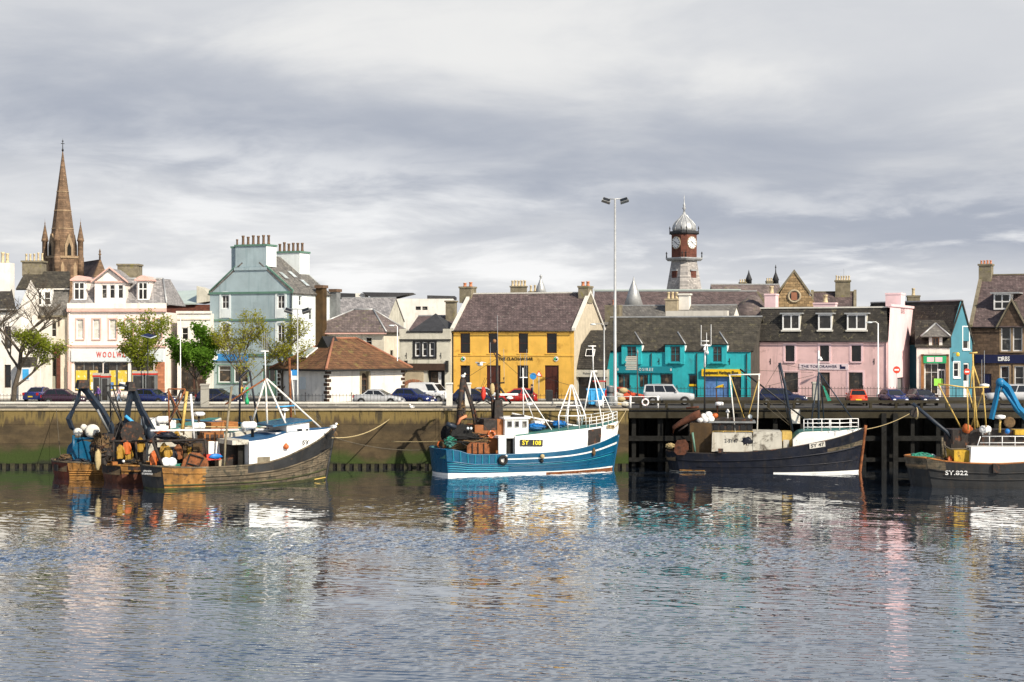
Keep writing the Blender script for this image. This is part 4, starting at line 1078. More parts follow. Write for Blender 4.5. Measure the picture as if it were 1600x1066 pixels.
for px in (0,):   # skylight on the left roof slope
    n = Vector((-(zr - ev), 0, A[0] + over)).normalized()
    def onl(v, t): return Vector((-over + t * (A[0] + over), v, ev + t * (zr - ev))) + n * .05
    q = [onl(vm + .45, .34), onl(vm + 1.6, .34), onl(vm + 1.6, .66), onl(vm + .45, .66)]
    so = MB().prism(q, n * .1).build('skylight', 'white_paint', e)
    c_ = sum(q, Vector()) / 4; q2 = [c_ + (p - c_) * .84 + n * .11 for p in q]; b = MB(); b.face(q2); b.build('pane', 'skylight_glass', so)
MB().box(-over, U1 + over, -over - .1, -over, ev - .2, ev - .03).box(-over - .1, -over, -over, vL + over, ev - .2, ev - .03).build('gutter', 'black_paint', e)
MB().box(-.06, -.01, vL * .42, vL * .42 + 1.0, 1.2, 2.35).build('notice_board', 'pale_sign', e)

# ---- grey-blue corner building with tall chimneys
F = Frame(328, 168, 22); U1 = F.u(457); D = F.v(515, U1)
e = F.root('blue_grey_tenement', 'tall grey-blue gabled building with two banks of chimney pots', 'house')
ev = F.h(456, U1 / 2); gt = F.h(417, U1 / 2)
uL, uR = F.u(368), F.u(416)
ws = [rect(F, 346, 358, 461, 483), rect(F, 433, 445, 461, 483), rect(F, 346, 358, 507, 535), rect(F, 433, 445, 507, 535)]
gs = [rect(F, 341, 361, 571, 598), rect(F, 365.5, 387, 571, 598), rect(F, 410, 432, 571, 640)]
w = MB(); wall_with_holes(w, 0, U1, 0, ev, ws + gs); w.face(((0, 0, ev), (U1, 0, ev), (uR, 0, gt), (uL, 0, gt))); w.build('wall', 'blue_grey_render', e)
S = lambda v, yy, z: (U1 - yy, v, z)
sv = lambda px: F.v(px, U1)
sw_ = [(sv(467), sv(471.5), F.h(478, U1, 2), F.h(462, U1, 2)), (sv(483), sv(488), F.h(500, U1, 4), F.h(482, U1, 4)), (sv(505), sv(509), F.h(485, U1, 8), F.h(465, U1, 8))]
w = MB(); wall_with_holes(w, 0, D, 0, ev, sw_, swap=S); w.face(((0, 0, 0), (0, 0, ev), (0, D, ev), (0, D, 0))); w.face(((0, D, 0), (U1, D, 0), (U1, D, ev), (uR, D, gt), (uL, D, gt), (0, D, ev)))
w.build('side_wall', 'pale_blue_render', e, recalc=False)
for h in sw_: window(e, *h, 1, 2, 'pale_blue_render', swap=S)
um = (uL + uR) / 2
r = MB(); zr = F.h(398, uR, 2)
slab(r, [(U1 + .25, -.1, ev - .2), (U1 + .25, D + .2, ev - .2), (um, D + .2, zr), (um, -.0, zr)], .16); slab(r, [(-.25, -.1, ev - .2), (-.25, D + .2, ev - .2), (um, D + .2, zr), (um, -.0, zr)], .16)
r.build('roof', 'grey_slate', e)
kz = (zr - ev + .2) / (U1 + .25 - um); nn = Vector((kz, 0, 1)).normalized()
for t, v in ((.45, D * .22), (.5, D * .5), (.28, D * .58)):
    c_ = Vector((U1 + .25 - t * (U1 + .25 - um), v, ev - .2 + t * (zr - ev + .2))) + nn * .06
    a_ = Vector((0, .35, 0)); b_ = Vector((-1, 0, kz)).normalized() * .55
    so = MB().prism([c_ - a_ - b_, c_ + a_ - b_, c_ + a_ + b_, c_ - a_ + b_], nn * .06).build('skylight', 'lead', e)
    b = MB(); b.face([c_ + nn * .065 + x * .8 for x in (-a_ - b_, a_ - b_, a_ + b_, -a_ + b_)]); b.build('pane', 'skylight_glass', so)
for z, hgt, pr in ((ev, .22, .10), (F.h(499, 3), .18, .08), (F.h(553, 3), .24, .10)): MB().box(-.1, U1 + .1, -pr, -.002, z - hgt, z).build('string_course', 'green_trim', e)
c = MB()
for (a, za, b, zb_) in ((-.1, ev, uL, gt), (U1 + .1, ev, uR, gt)): c.prism([(a, -.08, za), (b, -.08, zb_), (b, -.08, zb_ + .14), (a, -.08, za + .14)], (0, .2, 0))
c.build('skew_coping', 'green_trim', e)
MB().box(uL - .1, uR + .1, -.12, -.002, gt - .35, gt - .05).build('chimney_band', 'blue_grey_render', e)
for h in ws:
    wn = window(e, *h, 2, 2, 'white_paint', 'curtained_glass', y=.08, fw=.1)
    u0, u1, z0, z1 = h; b = MB(); b.box(u0 - .22, u0 - .003, -.05, .03, z0 - .95, z1).box(u1 + .003, u1 + .22, -.05, .03, z0 - .95, z1).box(u0 - .003, u1 + .003, -.06, .0, z0 - .9, z0 - .003)
    m_ = (u0 + u1) / 2; ro = (u1 - u0) / 2 + .22; ri = ro - .22
    for i in range(8):
        a0, a1 = math.pi * i / 8, math.pi * (i + 1) / 8
        b.prism([(m_ + math.cos(a0) * ri, -.05, z1 + .003 + math.sin(a0) * ri * .35), (m_ + math.cos(a0) * ro, -.05, z1 + .003 + math.sin(a0) * ro * .55), (m_ + math.cos(a1) * ro, -.05, z1 + .003 + math.sin(a1) * ro * .55), (m_ + math.cos(a1) * ri, -.05, z1 + .003 + math.sin(a1) * ri * .35)], (0, .06, 0))
    b.build('surround', 'pale_blue_render', wn)
for h in gs[:2]: window(e, *h, 1, 2, 'white_paint', 'shop_glass', y=.08, fw=.1, mid=.72, surround='green_trim', sill='green_trim', sw=.1)
door(e, *gs[2], 'green_trim', glassm='shop_glass')
z = F.h(558.5, 3); o = MB().box(F.u(335), F.u(388), -.16, -.002, z - .36, z + .36).build('sign_board', 'blue_sign', e)
o2 = MB().lathe([(.3, 0), (.3, .04)], (F.u(338), -.162, z), 14, 'y').build('emblem', 'white_letter', o)
c1 = chimney(e, uL, uR, -.02, 2.0, gt, F.h(382, um), 'blue_grey_render', 6, 'dark_pot', .1, .95, 'green_trim', potr=.17)
MB().prism([(uR + .003, -.02, gt), (uR + .003, 2, gt), (uR + .003, 2, F.h(382, um) - .2), (uR + .003, -.02, F.h(382, um) - .2)], (.02, 0, 0)).build('chimney_face', 'pale_blue_render', c1)
chimney(e, F.u(359), F.u(367) - .02, .3, 1.6, F.h(425, 2), F.h(385, 2), 'blue_grey_render', 1, 'dark_pot', .07, .8, 'green_trim')
va = D * .86; chimney(e, F.u(432, va), F.u(474, va), va - .8, va + 1.3, F.h(430, U1, va), F.h(392, U1, va), 'pale_blue_render', 6, 'dark_pot', .1, .95, 'green_trim', potr=.17)
for px, m_, t_ in ((496, 'ochre_casing', 446), (518, 'grey_metal', 452)):
    v_ = sv(px) if px < 515 else D + .4
    zt = F.h(t_, U1, v_); o = MB().box(U1 + .05, U1 + .85, v_ - .45, v_ + .45, 0, zt - .3).build('flue', m_, e)
    MB().box(U1 - .02, U1 + .95, v_ - .6, v_ + .6, zt - .3, zt).build('flue_cap', 'dark_pot', o)
downpipe(e, U1 - .1, 0, ev)

# ---- white shop and metal-roofed hall in the gap
F = Frame(277, 166, 0); U1 = F.u(329)
hs = [rect(F, 284, 294, 512, 531), rect(F, 312, 321, 512, 531), rect(F, 283, 322, 566, 640)]
e = F.root('white_shop', 'white flat-topped shop with dark shopfront behind the green tree', 'shop')
zt = F.h(490, 1); w = MB(); wall_with_holes(w, 0, U1, 0, zt, hs); w.face(((U1, 0, 0), (U1, 8, 0), (U1, 8, zt), (U1, 0, zt))); w.face(((0, 0, 0), (0, 0, zt), (0, 8, zt), (0, 8, 0))); w.face(((0, 0, zt), (U1, 0, zt), (U1, 8, zt), (0, 8, zt))); w.build('wall', 'white_render', e, recalc=False)
MB().box(-.1, U1 + .1, -.15, .2, zt, zt + .25).build('coping', 'white_render', e); MB().box(0, U1, -.1, -.002, F.h(500, 1), F.h(498, 1)).build('string_course', 'cream_render', e)
for h in hs[:2]: window(e, *h, 1, 2)
u0, u1, z0, z1 = hs[2]; window(e, u0, (u0 + u1) / 2, .5, z1, 2, 1, 'dark_wood', 'shop_glass'); door(e, (u0 + u1) / 2 + .05, u1, .02, z1, 'dark_wood', glassm='shop_glass')
F = Frame(246, 190, 0); U1 = F.u(308)
e = F.root('metal_roof_hall', 'brick hall with pale green metal roof behind the white shop', 'hall')
MB().box(0, F.u(335), 0, 12, 0, F.h(476, 2)).build('wall', 'dark_brick', e)
r = MB(); slab(r, [(-.3, -.4, F.h(476, 2)), (U1, -.4, F.h(474, 2)), (U1, 7, F.h(453, 2, 7)), (-.3, 7, F.h(455, 2, 7))], .15); r.build('roof', 'metal_roof', e)
MB().prism([(U1, -.3, F.h(474, 2)), (F.u(336), -.3, F.h(470, 2)), (F.u(320), -.3, F.h(452, 2)), (U1, -.3, F.h(447, 2))], (0, 5, 0)).build('roof_monitor', 'grey_cream_render', e)

# ---- blush-pink department store (mansard with dormers)
F = Frame(106, 164, 0); U1 = F.u(258); sc_ = FPX / 164
e = F.root('pink_white_store', 'blush white store with pink trim, slate mansard, pediment dormer and red shop lettering', 'store')
ev = F.h(488, 3)
ws = [rect(F, a, a + 11, 499, 530) for a in (119.5, 145, 170.5, 196, 220, 241)]
sh = [rect(F, 116, 160, 566, 612), rect(F, 164, 200, 566, 612), rect(F, 204, 240, 566, 612)]
w = MB(); wall_with_holes(w, 0, U1, 0, ev, ws + sh, depth=.22)
w.face(((0, 0, 0), (0, 0, ev), (0, 10, ev), (0, 10, 0))); w.face(((U1, 0, 0), (U1, 10, 0), (U1, 10, ev), (U1, 0, ev))); w.build('wall', 'blush_render', e, recalc=False)
for h in ws: window(e, *h, 1, 2, 'white_paint', 'blind_glass', y=.1, fw=.07, surround='rose_trim', sill='rose_trim', sw=.14)
for z, hgt, pr in ((F.h(484.5, 3), .34, .28), (F.h(541, 3), .22, .16)): MB().box(-.05, U1 + .15, -pr, -.002, z - hgt / 2, z + hgt / 2).build('cornice', 'rose_trim', e)
MB().box(-.05, U1 + .1, -.12, .25, ev + .0, F.h(474, 3)).build('parapet', 'blush_render', e)
z0, z1 = F.h(565, 3), F.h(546, 3); o = MB().box(F.u(112), F.u(256), -.2, -.002, z0, z1).build('fascia', 'pale_sign', e)
text_part('lettering', 'W O O L W O R T H S', .80, 'red_letter', o, (F.u(188), -.22, (z0 + z1) / 2 + .05), F.u(226) - F.u(153), bold=.01)
for i, h in enumerate(sh):
    window(e, *h, 3 if i == 0 else 2, 1, 'grey_metal', 'shop_glass', y=.16, bar=.07)
    u0, u1, z0_, z1_ = h
    for j in range(2):
        a = u0 + .12 + j * (u1 - u0) * .5; b = a + (u1 - u0) * .40
        MB().box(a, b, .13, .15, z0_ + .15, z0_ + (z1_ - z0_) * .72).build('poster', 'poster_yellow', e)
        MB().box(a + .15, b - .2, .11, .125, z0_ + .25, z0_ + .95).build('poster', 'white_paint' if j else 'poster_blue', e)
for a, b in ((106.3, 112), (243, 257.5)): MB().box(F.u(a), F.u(b), -.12, -.003, 0, F.h(566, 3)).build('pilaster', 'rose_trim' if a < 200 else 'terracotta_wall', e)
mz0, mz1 = F.h(474, 3), F.h(436, 3, 3)
r = MB(); slab(r, [(0, .25, mz0 - .1), (U1 + .1, .25, mz0 - .1), (U1 - .9, 3.2, mz1), (.6, 3.2, mz1)], .15); slab(r, [(U1 + .1, .25, mz0 - .1), (U1 + .1, 10, mz0 - .1), (U1 - .9, 7, mz1), (U1 - .9, 3.2, mz1)], .15); slab(r, [(.6, 3.2, mz1), (U1 - .9, 3.2, mz1), (U1 - .9, 7, mz1 + .1), (.6, 7, mz1 + .1)], .15)
slab(r, [(0, .25, mz0 - .1), (.6, 3.2, mz1), (.6, 7, mz1), (0, 10, mz0 - .1)], .15); r.build('roof', 'pale_slate', e)
MB().tube((U1 + .1, .25, mz0), (U1 - .9, 3.2, mz1 + .05), .1).tube((.6, 3.2, mz1 + .05), (U1 - .9, 3.2, mz1 + .05), .1).build('ridge', 'lead', e)
for (a, b, wx) in ((113, 135, (115.5, 132.5)), (208.5, 232, (216, 231))):
    u0, u1, z0, z1 = rect(F, wx[0], wx[1], 441, 469, .7); dz = F.h(437, 3, .7)
    dm = MB().box(u0 - .15, u1 + .15, .78, 4.5, z0 - .3, dz).build('dormer', 'blush_render', e)
    window(dm, u0, u1, z0, z1, 2, 2, 'white_paint', 'window_glass', y=.66, fw=.1, bar=.1, mid=.62)
    b_ = MB(); n_ = 8; ua, ub = u0 - .35, u1 + .35; top = [( ua + (ub - ua) * i / n_, dz + .42 * math.sin(math.pi * i / n_)) for i in range(n_ + 1)]
    b_.prism([(x, .5, z) for x, z in top], (0, 4, 0)); b_.box(ua, ub, .45, 4.4, dz - .12, dz - .002); b_.build('dormer_roof', 'rose_trim', dm)
u0, u1 = F.u(148, .3), F.u(196, .3); z0, z1 = F.h(484, 3, .3), F.h(440, 3, .3); zp = F.h(421, 3, .3)
wn = [rect(F, a, a + 8.6, 445, 467, .3) for a in (158.5, 171, 184)]
w = MB(); wall_with_holes(w, u0, u1, z0, z1, wn, y=.28, depth=.2); w.face(((u0, .28, z1), (u1, .28, z1), ((u0 + u1) / 2, .28, zp)))
w.face(((u0, .28, z0), (u0, .28, z1), (u0, 5, z1), (u0, 5, z0))); w.face(((u1, .28, z0), (u1, 5, z0), (u1, 5, z1), (u1, .28, z1))); dm = w.build('pediment_dormer', 'blush_render', e, recalc=False)
for h in wn: window(dm, *h, 1, 2, 'white_paint', 'window_glass', y=.36, fw=.08, mid=.68)
um = (u0 + u1) / 2; r = MB()
for s, a in ((-1, u0), (1, u1)): slab(r, [(a + s * .3, .0, z1 - .12), (um, .0, zp + .12), (um, 6, zp + .12), (a + s * .3, 6, z1 - .12)], .12)
r.build('dormer_roof', 'pale_slate', dm)
c = MB()
for a, s in ((u0 - .3, -1), (u1 + .3, 1)): c.prism([(a, -.08, z1 - .14), (um, -.08, zp + .10), (um, -.08, zp + .26), (a, -.08, z1 + .02)], (0, .3, 0))
c.box(u0 - .2, u1 + .2, .12, .27, z1 - .1, z1 + .06); c.build('pediment', 'rose_trim', dm)
chimney(e, F.u(187, 6), F.u(219, 6), 5, 7, mz1 - .5, F.h(413, 3, 6), 'mossy_stone', 0, cap=.1)
downpipe(e, F.u(109), 0, ev, m='blush_render')

# ---- slate-hung cream house with double dormer, far left
F = Frame(40, 164.5, 0); U1 = F.u(105)
e = F.root('slate_mansard_house', 'cream house with grey slate mansard and white double dormer at far left', 'house')
ev = F.h(494, 2)
ws = [rect(F, 52, 63, 502, 527), rect(F, 78, 88, 502, 527)]; dr = [rect(F, 71, 93, 553, 640)]; gsx = [rect(F, 57.5, 66.5, 556, 600)]
w = MB(); wall_with_holes(w, 0, U1 - .02, 0, ev, ws + dr + gsx); w.build('wall', 'cream_render', e)
for h in ws:
    window(e, *h, 1, 2, 'white_paint', 'curtained_glass'); u0, u1, z0, z1 = h
    MB().box(u0 - .35, u1 + .35, -.1, -.002, z1 + .28, z1 + .42).box(u0 - .35, u0 - .22, -.1, -.002, z1 - .5, z1 + .28).box(u1 + .22, u1 + .35, -.1, -.002, z1 - .5, z1 + .28).build('hood_mould', 'brown_stone', e)
u0, u1, z0, z1 = dr[0]; door(e, u0 + .3, u1 - .3, .02, z1 - .1, 'grey_cream_render', glassm='window_glass', y=.14); b = MB(); b.box(u0 - .1, u0 + .28, -.08, .12, 0, z1).box(u1 - .28, u1 + .1, -.08, .12, 0, z1).box(u0 - .1, u1 + .1, -.1, .12, z1, z1 + .3); b.build('door_surround', 'dark_brick', e)
window(e, *gsx[0], 1, 1, 'white_paint', 'shop_glass')
o = MB().blob((F.u(91), -.1, F.h(543, 4)), .5, 10, 6, (1.2, .12, .6)).build('oval_sign', 'brown_stone', e)
MB().box(-.1, U1 - .02, -.2, -.002, ev - .12, ev + .06).build('cornice', 'mossy_stone', e)
mz = F.h(453, 2, 1.2)
r = MB(); slab(r, [(-.1, 0, ev), (U1 - .05, 0, ev), (U1 - .1, 1.2, mz), (-.1, 1.2, mz)], .12); r.build('roof', 'grey_slate', e)
MB().box(-.2, U1 - .05, .95, 1.4, mz, mz + .14).build('fascia', 'pale_concrete', e)
r = MB(); slab(r, [(-1.4, 1.3, mz + .1), (U1 - .1, 1.3, mz + .1), (U1 - 1.0, 4.6, F.h(424, 1, 4.6)), (-1.4, 4.6, F.h(424, 1, 4.6))], .15); r.build('roof', 'mossy_slate', e)
MB().prism([(-.15, 0, 0), (-.15, 8, 0), (-.15, 8, mz), (-.15, 1.2, mz), (-.15, 0, ev)], (.1, 0, 0)).build('side_wall', 'cream_render', e)
u0, u1, z0, z1 = rect(F, 55, 80.5, 455, 478, .3); dm = MB().box(u0, u1, .35, 1.4, z0 - .1, z1 + .15).build('dormer', 'white_paint', e)
for a, b in ((u0, (u0 + u1) / 2 - .06), ((u0 + u1) / 2 + .06, u1)): window(dm, a, b, z0, z1, 1, 2, 'white_paint', 'curtained_glass', y=.24, fw=.12)
chimney(e, F.u(39, 5), F.u(70, 5), 4, 5.6, F.h(432, 1, 5), F.h(408, 1, 5), 'mossy_stone', 5, 'buff_pot', .12, .8)

# ---- white gable-end house at the left edge
F = Frame(-40, 158, 0); U1 = F.u(59)
e = F.root('white_gable_house', 'white rendered house with dark slate roof and cream chimney pots at left edge', 'house')
u_ = F.u(29); ev = F.h(483, 2); hs = [rect(F, 7, 17, 510, 545), rect(F, 7, 17, 570, 606)]
w = MB(); wall_with_holes(w, 0, u_, 0, ev, hs); w.face(((u_, 0, 0), (u_, 8, 0), (u_, 8, ev + 1), (u_, 4, ev + 3), (u_, 0, ev))); w.build('wall', 'white_render', e, recalc=False)
for h in hs: window(e, *h, 1, 2, 'dark_wood')
w = MB(); z1 = F.h(568, 2); w.box(u_, U1, 1.0, 5, 0, F.h(500, 2, 1)).build('side_wing', 'white_render', e)
MB().box(F.u(35), F.u(58), -1.2, .99, 0, F.h(573, 2)).build('porch', 'white_render', e)
MB().prism([(F.u(34.5), -1.3, F.h(573, 2)), (F.u(54), -1.3, F.h(573, 2)), (F.u(53), -1.3, F.h(558, 2)), (F.u(36), -1.3, F.h(558, 2))], (0, 2.2, 0)).build('porch_roof', 'dark_slate', e)
o = MB().box(F.u(39.5), F.u(52.5), -1.26, -1.203, F.h(594, 2), F.h(575, 2)).build('sign_board', 'white_paint', e); MB().box(F.u(41), F.u(51), -1.27, -1.262, F.h(592.5, 2), F.h(576.5, 2)).build('sign_panel', 'sky_blue_plastic', o)
r = MB(); slab(r, [(-.2, -.3, ev - .2), (u_ - .1, -.3, ev - .2), (u_ - 1.9, 4, F.h(452, 1, 4)), (-.2, 4, F.h(452, 1, 4))], .15); r.build('roof', 'dark_slate', e)
MB().box(F.u(-10, 4), F.u(18, 4), 3.6, 5, ev, F.h(411, 1, 4)).build('gable_stack', 'white_render', e)
pots(e, [F.u(3, 4), F.u(10, 4)], 4.3, F.h(411, 1, 4), 'buff_pot', 1.0, .2)

# ---- buildings farther back
F = Frame(520, 205, 10); e = gable_house(F, 'grey_roof_house', 'house with light grey slate roof behind the hipped house', F.u(604), 9, F.h(500, 3), F.h(466, 3, 4.5), 'grey_cream_render', 'pale_slate', over=.1)
F = Frame(592, 230, 0); U1 = F.u(708)
e = F.root('white_modern_block', 'white modern block with dark flat roofs behind the cream bar', 'building')
zt = F.h(467, 3); hs = [rect(F, 649.5, 657.5, 479, 484.5), rect(F, 660, 668, 479, 484.5)]
w = MB(); wall_with_holes(w, 0, U1, 0, zt, hs, depth=.3); w.face(((U1, 0, 0), (U1, 14, 0), (U1, 14, zt), (U1, 0, zt))); w.face(((0, 0, zt), (U1, 0, zt), (U1, 14, zt), (0, 14, zt))); w.face(((0, 0, 0), (0, 0, zt), (0, 14, zt), (0, 14, 0))); w.build('wall', 'white_render', e, recalc=False)
for h in hs: window(e, *h, 1, 1, 'black_paint', y=.2)
for (a, b, y0, y1, t) in ((522, 556, 466, 459, 0), (566, 646, 466, 458, 1), (668, 711, 467, 463, 0)):
    u0, u1 = F.u(a, 4), F.u(b, 4); z0, z1 = F.h(y0, 3, 4), F.h(y1, 3, 4)
    MB().prism([(u0 + (1.5 if t else 0), 3, z0), (u1 - (3 if t else 0), 3, z0), (u1, 3, z1), (u0, 3, z1 + .1)], (0, 8, 0)).build('roof', 'roof_felt', e)
MB().box(F.u(555, 5), F.u(572, 5), 3.5, 9, zt - 1, F.h(459, 3, 5)).build('roof_wing', 'white_render', e)
F = Frame(640, 176, 12); e = gable_house(F, 'brown_roof_house', 'low house with brown slate roof behind the cream bar', F.u(712), 8, F.h(516, 3), F.h(494, 3, 4), 'grey_cream_render', 'purple_slate', over=.1)
chimney(e, F.u(698, 3), F.u(712, 3), 2.5, 3.6, 5, F.h(470, 3, 3), 'mossy_stone', 0)
F = Frame(770, 215, 8); e = gable_house(F, 'pot_stack_house', 'house behind the yellow pub showing a broad chimney stack with pale pots', F.u(905), 8, F.h(480, 3), F.h(459.5, 3, 4), 'white_render', 'pale_slate', over=.1)
chimney(e, F.u(798, 3), F.u(822, 3), 2.6, 4.0, F.h(470, 3, 3), F.h(447, 3, 3), 'mossy_stone', 5, 'buff_pot', .1, .8, potr=.2)
chimney(e, F.u(826, 5), F.u(852, 5), 4.6, 5.6, F.h(470, 3, 5), F.h(455.5, 3, 5), 'mossy_stone', 4, 'buff_pot', .05, .8, potr=.18)
u = F.u(845, 2); z = F.h(463, 3, 2); MB().lathe([(.9, 0), (.55, 1.2), (.15, 2.2), (.12, 2.5), (.22, 2.65), (.0, 2.9)], (u, 2, z), 10).build('cone_turret', 'lead', e)

# long purple roof with green ridge and cone turret
F = Frame(925, 200, 6); U1 = F.u(1186)
e = gable_house(F, 'long_slate_hall', 'long hall with purple slate roof, green ridge and cone turret', U1, 12, F.h(502, 5), F.h(456, 8, 6), 'grey_cream_render', 'purple_slate', cat='hall', over=.0)
MB().box(-.1, U1 - 2, 5.8, 6.2, F.h(456, 8, 6) + .14, F.h(456, 8, 6) + .30).build('ridge_cap', 'metal_roof', e)
u = F.u(990, .5); z = F.h(477, 3, .5); MB().lathe([(1.05, -2.5), (1.05, -.1), (1.2, 0), (.65, 1.7), (.1, 3.1), (.08, 3.3), (.0, 3.6)], (u, .5, z), 12).build('cone_turret', 'lead', e)
MB().lathe([(3.2, -4), (3.2, -.3), (3.3, 0), (1.6, 1.9), (.6, 2.7), (.0, 2.9)], (U1 - .6, 3.4, F.h(497, 12, 3)), 14).build('round_end', 'mauve_slate', e)
MB().prism([(U1 + 2.2, 1, F.h(495, 12, 1)), (U1 + .0, 1, F.h(456, 12, 1)), (U1 - .3, 1, F.h(456, 12, 1)), (U1 + 1.7, 1, F.h(495, 12, 1))], (0, .5, 0)).build('skew_coping', 'mossy_stone', e)
F = Frame(942, 178, 18); U1 = F.u(1140)
e = gable_house(F, 'grey_roof_range', 'low range with grey slate roof and pale chimneys behind the turquoise shop', U1, 8, F.h(507, 3), F.h(478, 6, 4), 'white_render', 'grey_slate', over=.1)
chimney(e, F.u(1041, 3), F.u(1060, 3), 2.5, 3.7, F.h(495, 6, 3), F.h(467, 6, 3), 'dressed_stone', 3, 'buff_pot', .08, .75, potr=.2)
chimney(e, F.u(1062, 3.5), F.u(1078, 3.5), 3, 4.1, F.h(495, 6, 3), F.h(459, 6, 3), 'white_render', 0)
chimney(e, F.u(947, 1), F.u(969, 1), .4, 2, F.h(513, 1, 1), F.h(477, 1, 1), 'mossy_stone', 1, 'clay_pot', .02, .6)
MB().box(F.u(1041, .5), F.u(1137, .5), .2, 1.2, F.h(495, 8, .5), F.h(486, 8, .5)).build('roof_light', 'pale_concrete', e)

# clock tower
Yt = 235.0; s_ = FPX / Yt; tx = XP(1069, Yt)
def zt_(py): return CAM_Z - (py - 533) / FPX * Yt
e = empty('clock_tower', (tx, Yt, GZ), R(38), 'clock tower with ogee lead dome, red brick clock stage and grey slate base', 'tower')
def octo(r, ch, z): # square with chamfered corners
    a, b = r, r - ch
    return [(b, -a, z), (a, -b, z), (a, b, z), (b, a, z), (-b, a, z), (-a, b, z), (-a, -b, z), (-b, -a, z)]
zz = lambda py: zt_(py) - GZ
w = 1.62; b = MB(); b.grid([octo(w * 1.52, .95, zz(560)), octo(w * 1.36, .85, zz(452)), octo(w * 1.0, .66, zz(408))], True); b.build('base', 'tower_slate', e)
b = MB(); b.grid([octo(w * 1.2, .5, zz(408)), octo(w * 1.32, .52, zz(405)), octo(w * 1.32, .52, zz(403))], True); b.face(octo(w * 1.32, .52, zz(403))); b.build('gallery', 'lead', e)
b = MB(); b.grid([octo(w * .98, .62, zz(403)), octo(w * .98, .62, zz(366))], True); b.build('clock_stage', 'dark_brick', e)
b = MB(); b.grid([octo(w * 1.02, .63, zz(367)), octo(w * 1.12, .66, zz(365)), octo(w * 1.12, .66, zz(362)), octo(w * 1.0, .6, zz(361.5))], True); b.face(octo(w * 1.0, .6, zz(361.5))); b.build('cornice', 'roof_felt', e)
b = MB(); b.lathe([(w * 1.02, zz(362)), (w * 1.08, zz(358)), (w * 1.0, zz(352)), (w * .74, zz(346)), (w * .42, zz(341)), (w * .2, zz(336)), (w * .1, zz(331))], (0, 0, 0), 16)
dome = b.build('dome', 'lead', e)
for i in range(12):
    a = 2 * math.pi * i / 12; pts = [(math.cos(a) * r_ * 1.01, math.sin(a) * r_ * 1.01, z) for r_, z in ((w * 1.02, zz(361)), (w * 1.08, zz(358)), (w * 1.0, zz(352)), (w * .74, zz(346)), (w * .42, zz(341)), (w * .2, zz(336)))]
    MB().path(pts, .06, 4).build('rib', 'lead', dome)
MB().lathe([(.16, zz(332)), (.12, zz(328)), (.3, zz(325.5)), (.12, zz(323)), (.22, zz(320.5)), (.08, zz(318)), (.06, zz(312)), (.02, zz(304))], (0, 0, 0), 8).build('finial', 'lead', e)
for k_ in range(4):
    a = k_ * math.pi / 2
    rot = Matrix.Rotation(a, 4, 'Z')
    for nm, o in (('clock_face', MB().lathe([(.86, 0), (.86, .06)], (0, -w * .98, zz(380)), 20, 'y').build('clock_face', 'white_paint', e)),):
        o.rotation_euler.z = a
        h = MB()
        for i in range(12):
            t = 2 * math.pi * i / 12; c, s = math.cos(t), math.sin(t); y = -w * .98 - .068
            h.prism([(c * r_ - s * q_, y, zz(380) + s * r_ + c * q_) for r_, q_ in ((.62, -.05), (.8, -.05), (.8, .05), (.62, .05))], (0, -.02, 0))
        for t, ln, q2 in ((-.62, .68, .045), (2.55, .42, .06)):
            c, s = math.cos(t), math.sin(t); y = -w * .98 - .09
            h.prism([(c * r_ - s * q_, y, zz(380) + s * r_ + c * q_) for r_, q_ in ((-.15, -q2), (ln, -q2 * .5), (ln, q2 * .5), (-.15, q2))], (0, -.02, 0))
        h.build('clock_hands', 'black_letter', o)
        MB().torus((0, -w * .98 - .03, zz(380)), .88, .06, 'y', 20, 5).build('clock_rim', 'dressed_stone', o)
    q = MB().box(-.5, .5, -w * 1.22, -w * .9, zz(438), zz(424)).build('louvre', 'dark_brick', e); q.rotation_euler.z = a
    MB().box(-.6, .6, -w * 1.3, -w * .9, zz(424), zz(422)).build('louvre_hood', 'lead', q)
    for sx in (-1, 1):
        o = MB().lathe([(.1, 0), (.06, .5), (.13, .65), (.0, .9)], (sx * (w * 1.32 - .52), -w * 1.22, zz(403)), 6).build('finial', 'iron_black', e); o.rotation_euler.z = a
        o = MB().lathe([(.07, -.4), (.05, .3), (.1, .45), (.0, .8)], (sx * (w * 1.12 - .62), -w * 1.07, zz(362)), 6).build('finial', 'iron_black', e); o.rotation_euler.z = a

# town hall roof, stone gable with oculus, tall stack
F = Frame(1120, 222, 0); e = gable_house(F, 'town_hall_range', 'stone range with mauve slate roof and thin spirelets beside the clock tower', F.u(1228), 12, F.h(500, 4), F.h(445, 4, 6), 'church_stone', 'mauve_slate', cat='hall', over=.1)
for px, top in ((1170, 421), (1212, 413)):
    u = F.u(px, 8); z = F.h(447, 4, 8); zz2 = F.h(top, 4, 8); MB().lathe([(.42, 0), (.42, .8), (.5, .85), (.1, 1.9), (.05, zz2 - z - .6), (.12, zz2 - z - .5), (0, zz2 - z)], (u, 8, z), 8).build('spirelet', 'roof_felt', e)
chimney(e, F.u(1155, 8), F.u(1166, 8), 7.5, 8.5, F.h(447, 4, 8), F.h(441, 4, 8), 'mossy_stone', 3, 'buff_pot', .03, .4, potr=.14)
chimney(e, F.u(1197, 8), F.u(1207, 8), 7.5, 8.5, F.h(447, 4, 8), F.h(439, 4, 8), 'mossy_stone', 3, 'buff_pot', .03, .4, potr=.14)
F = Frame(1215, 185, 12); U1 = F.u(1274)
e = F.root('oculus_gable', 'rubble stone gable with round red-shuttered window above the inn', 'house')
ev = F.h(461, 2); ap = F.h(427, 2); um = F.u(1241)
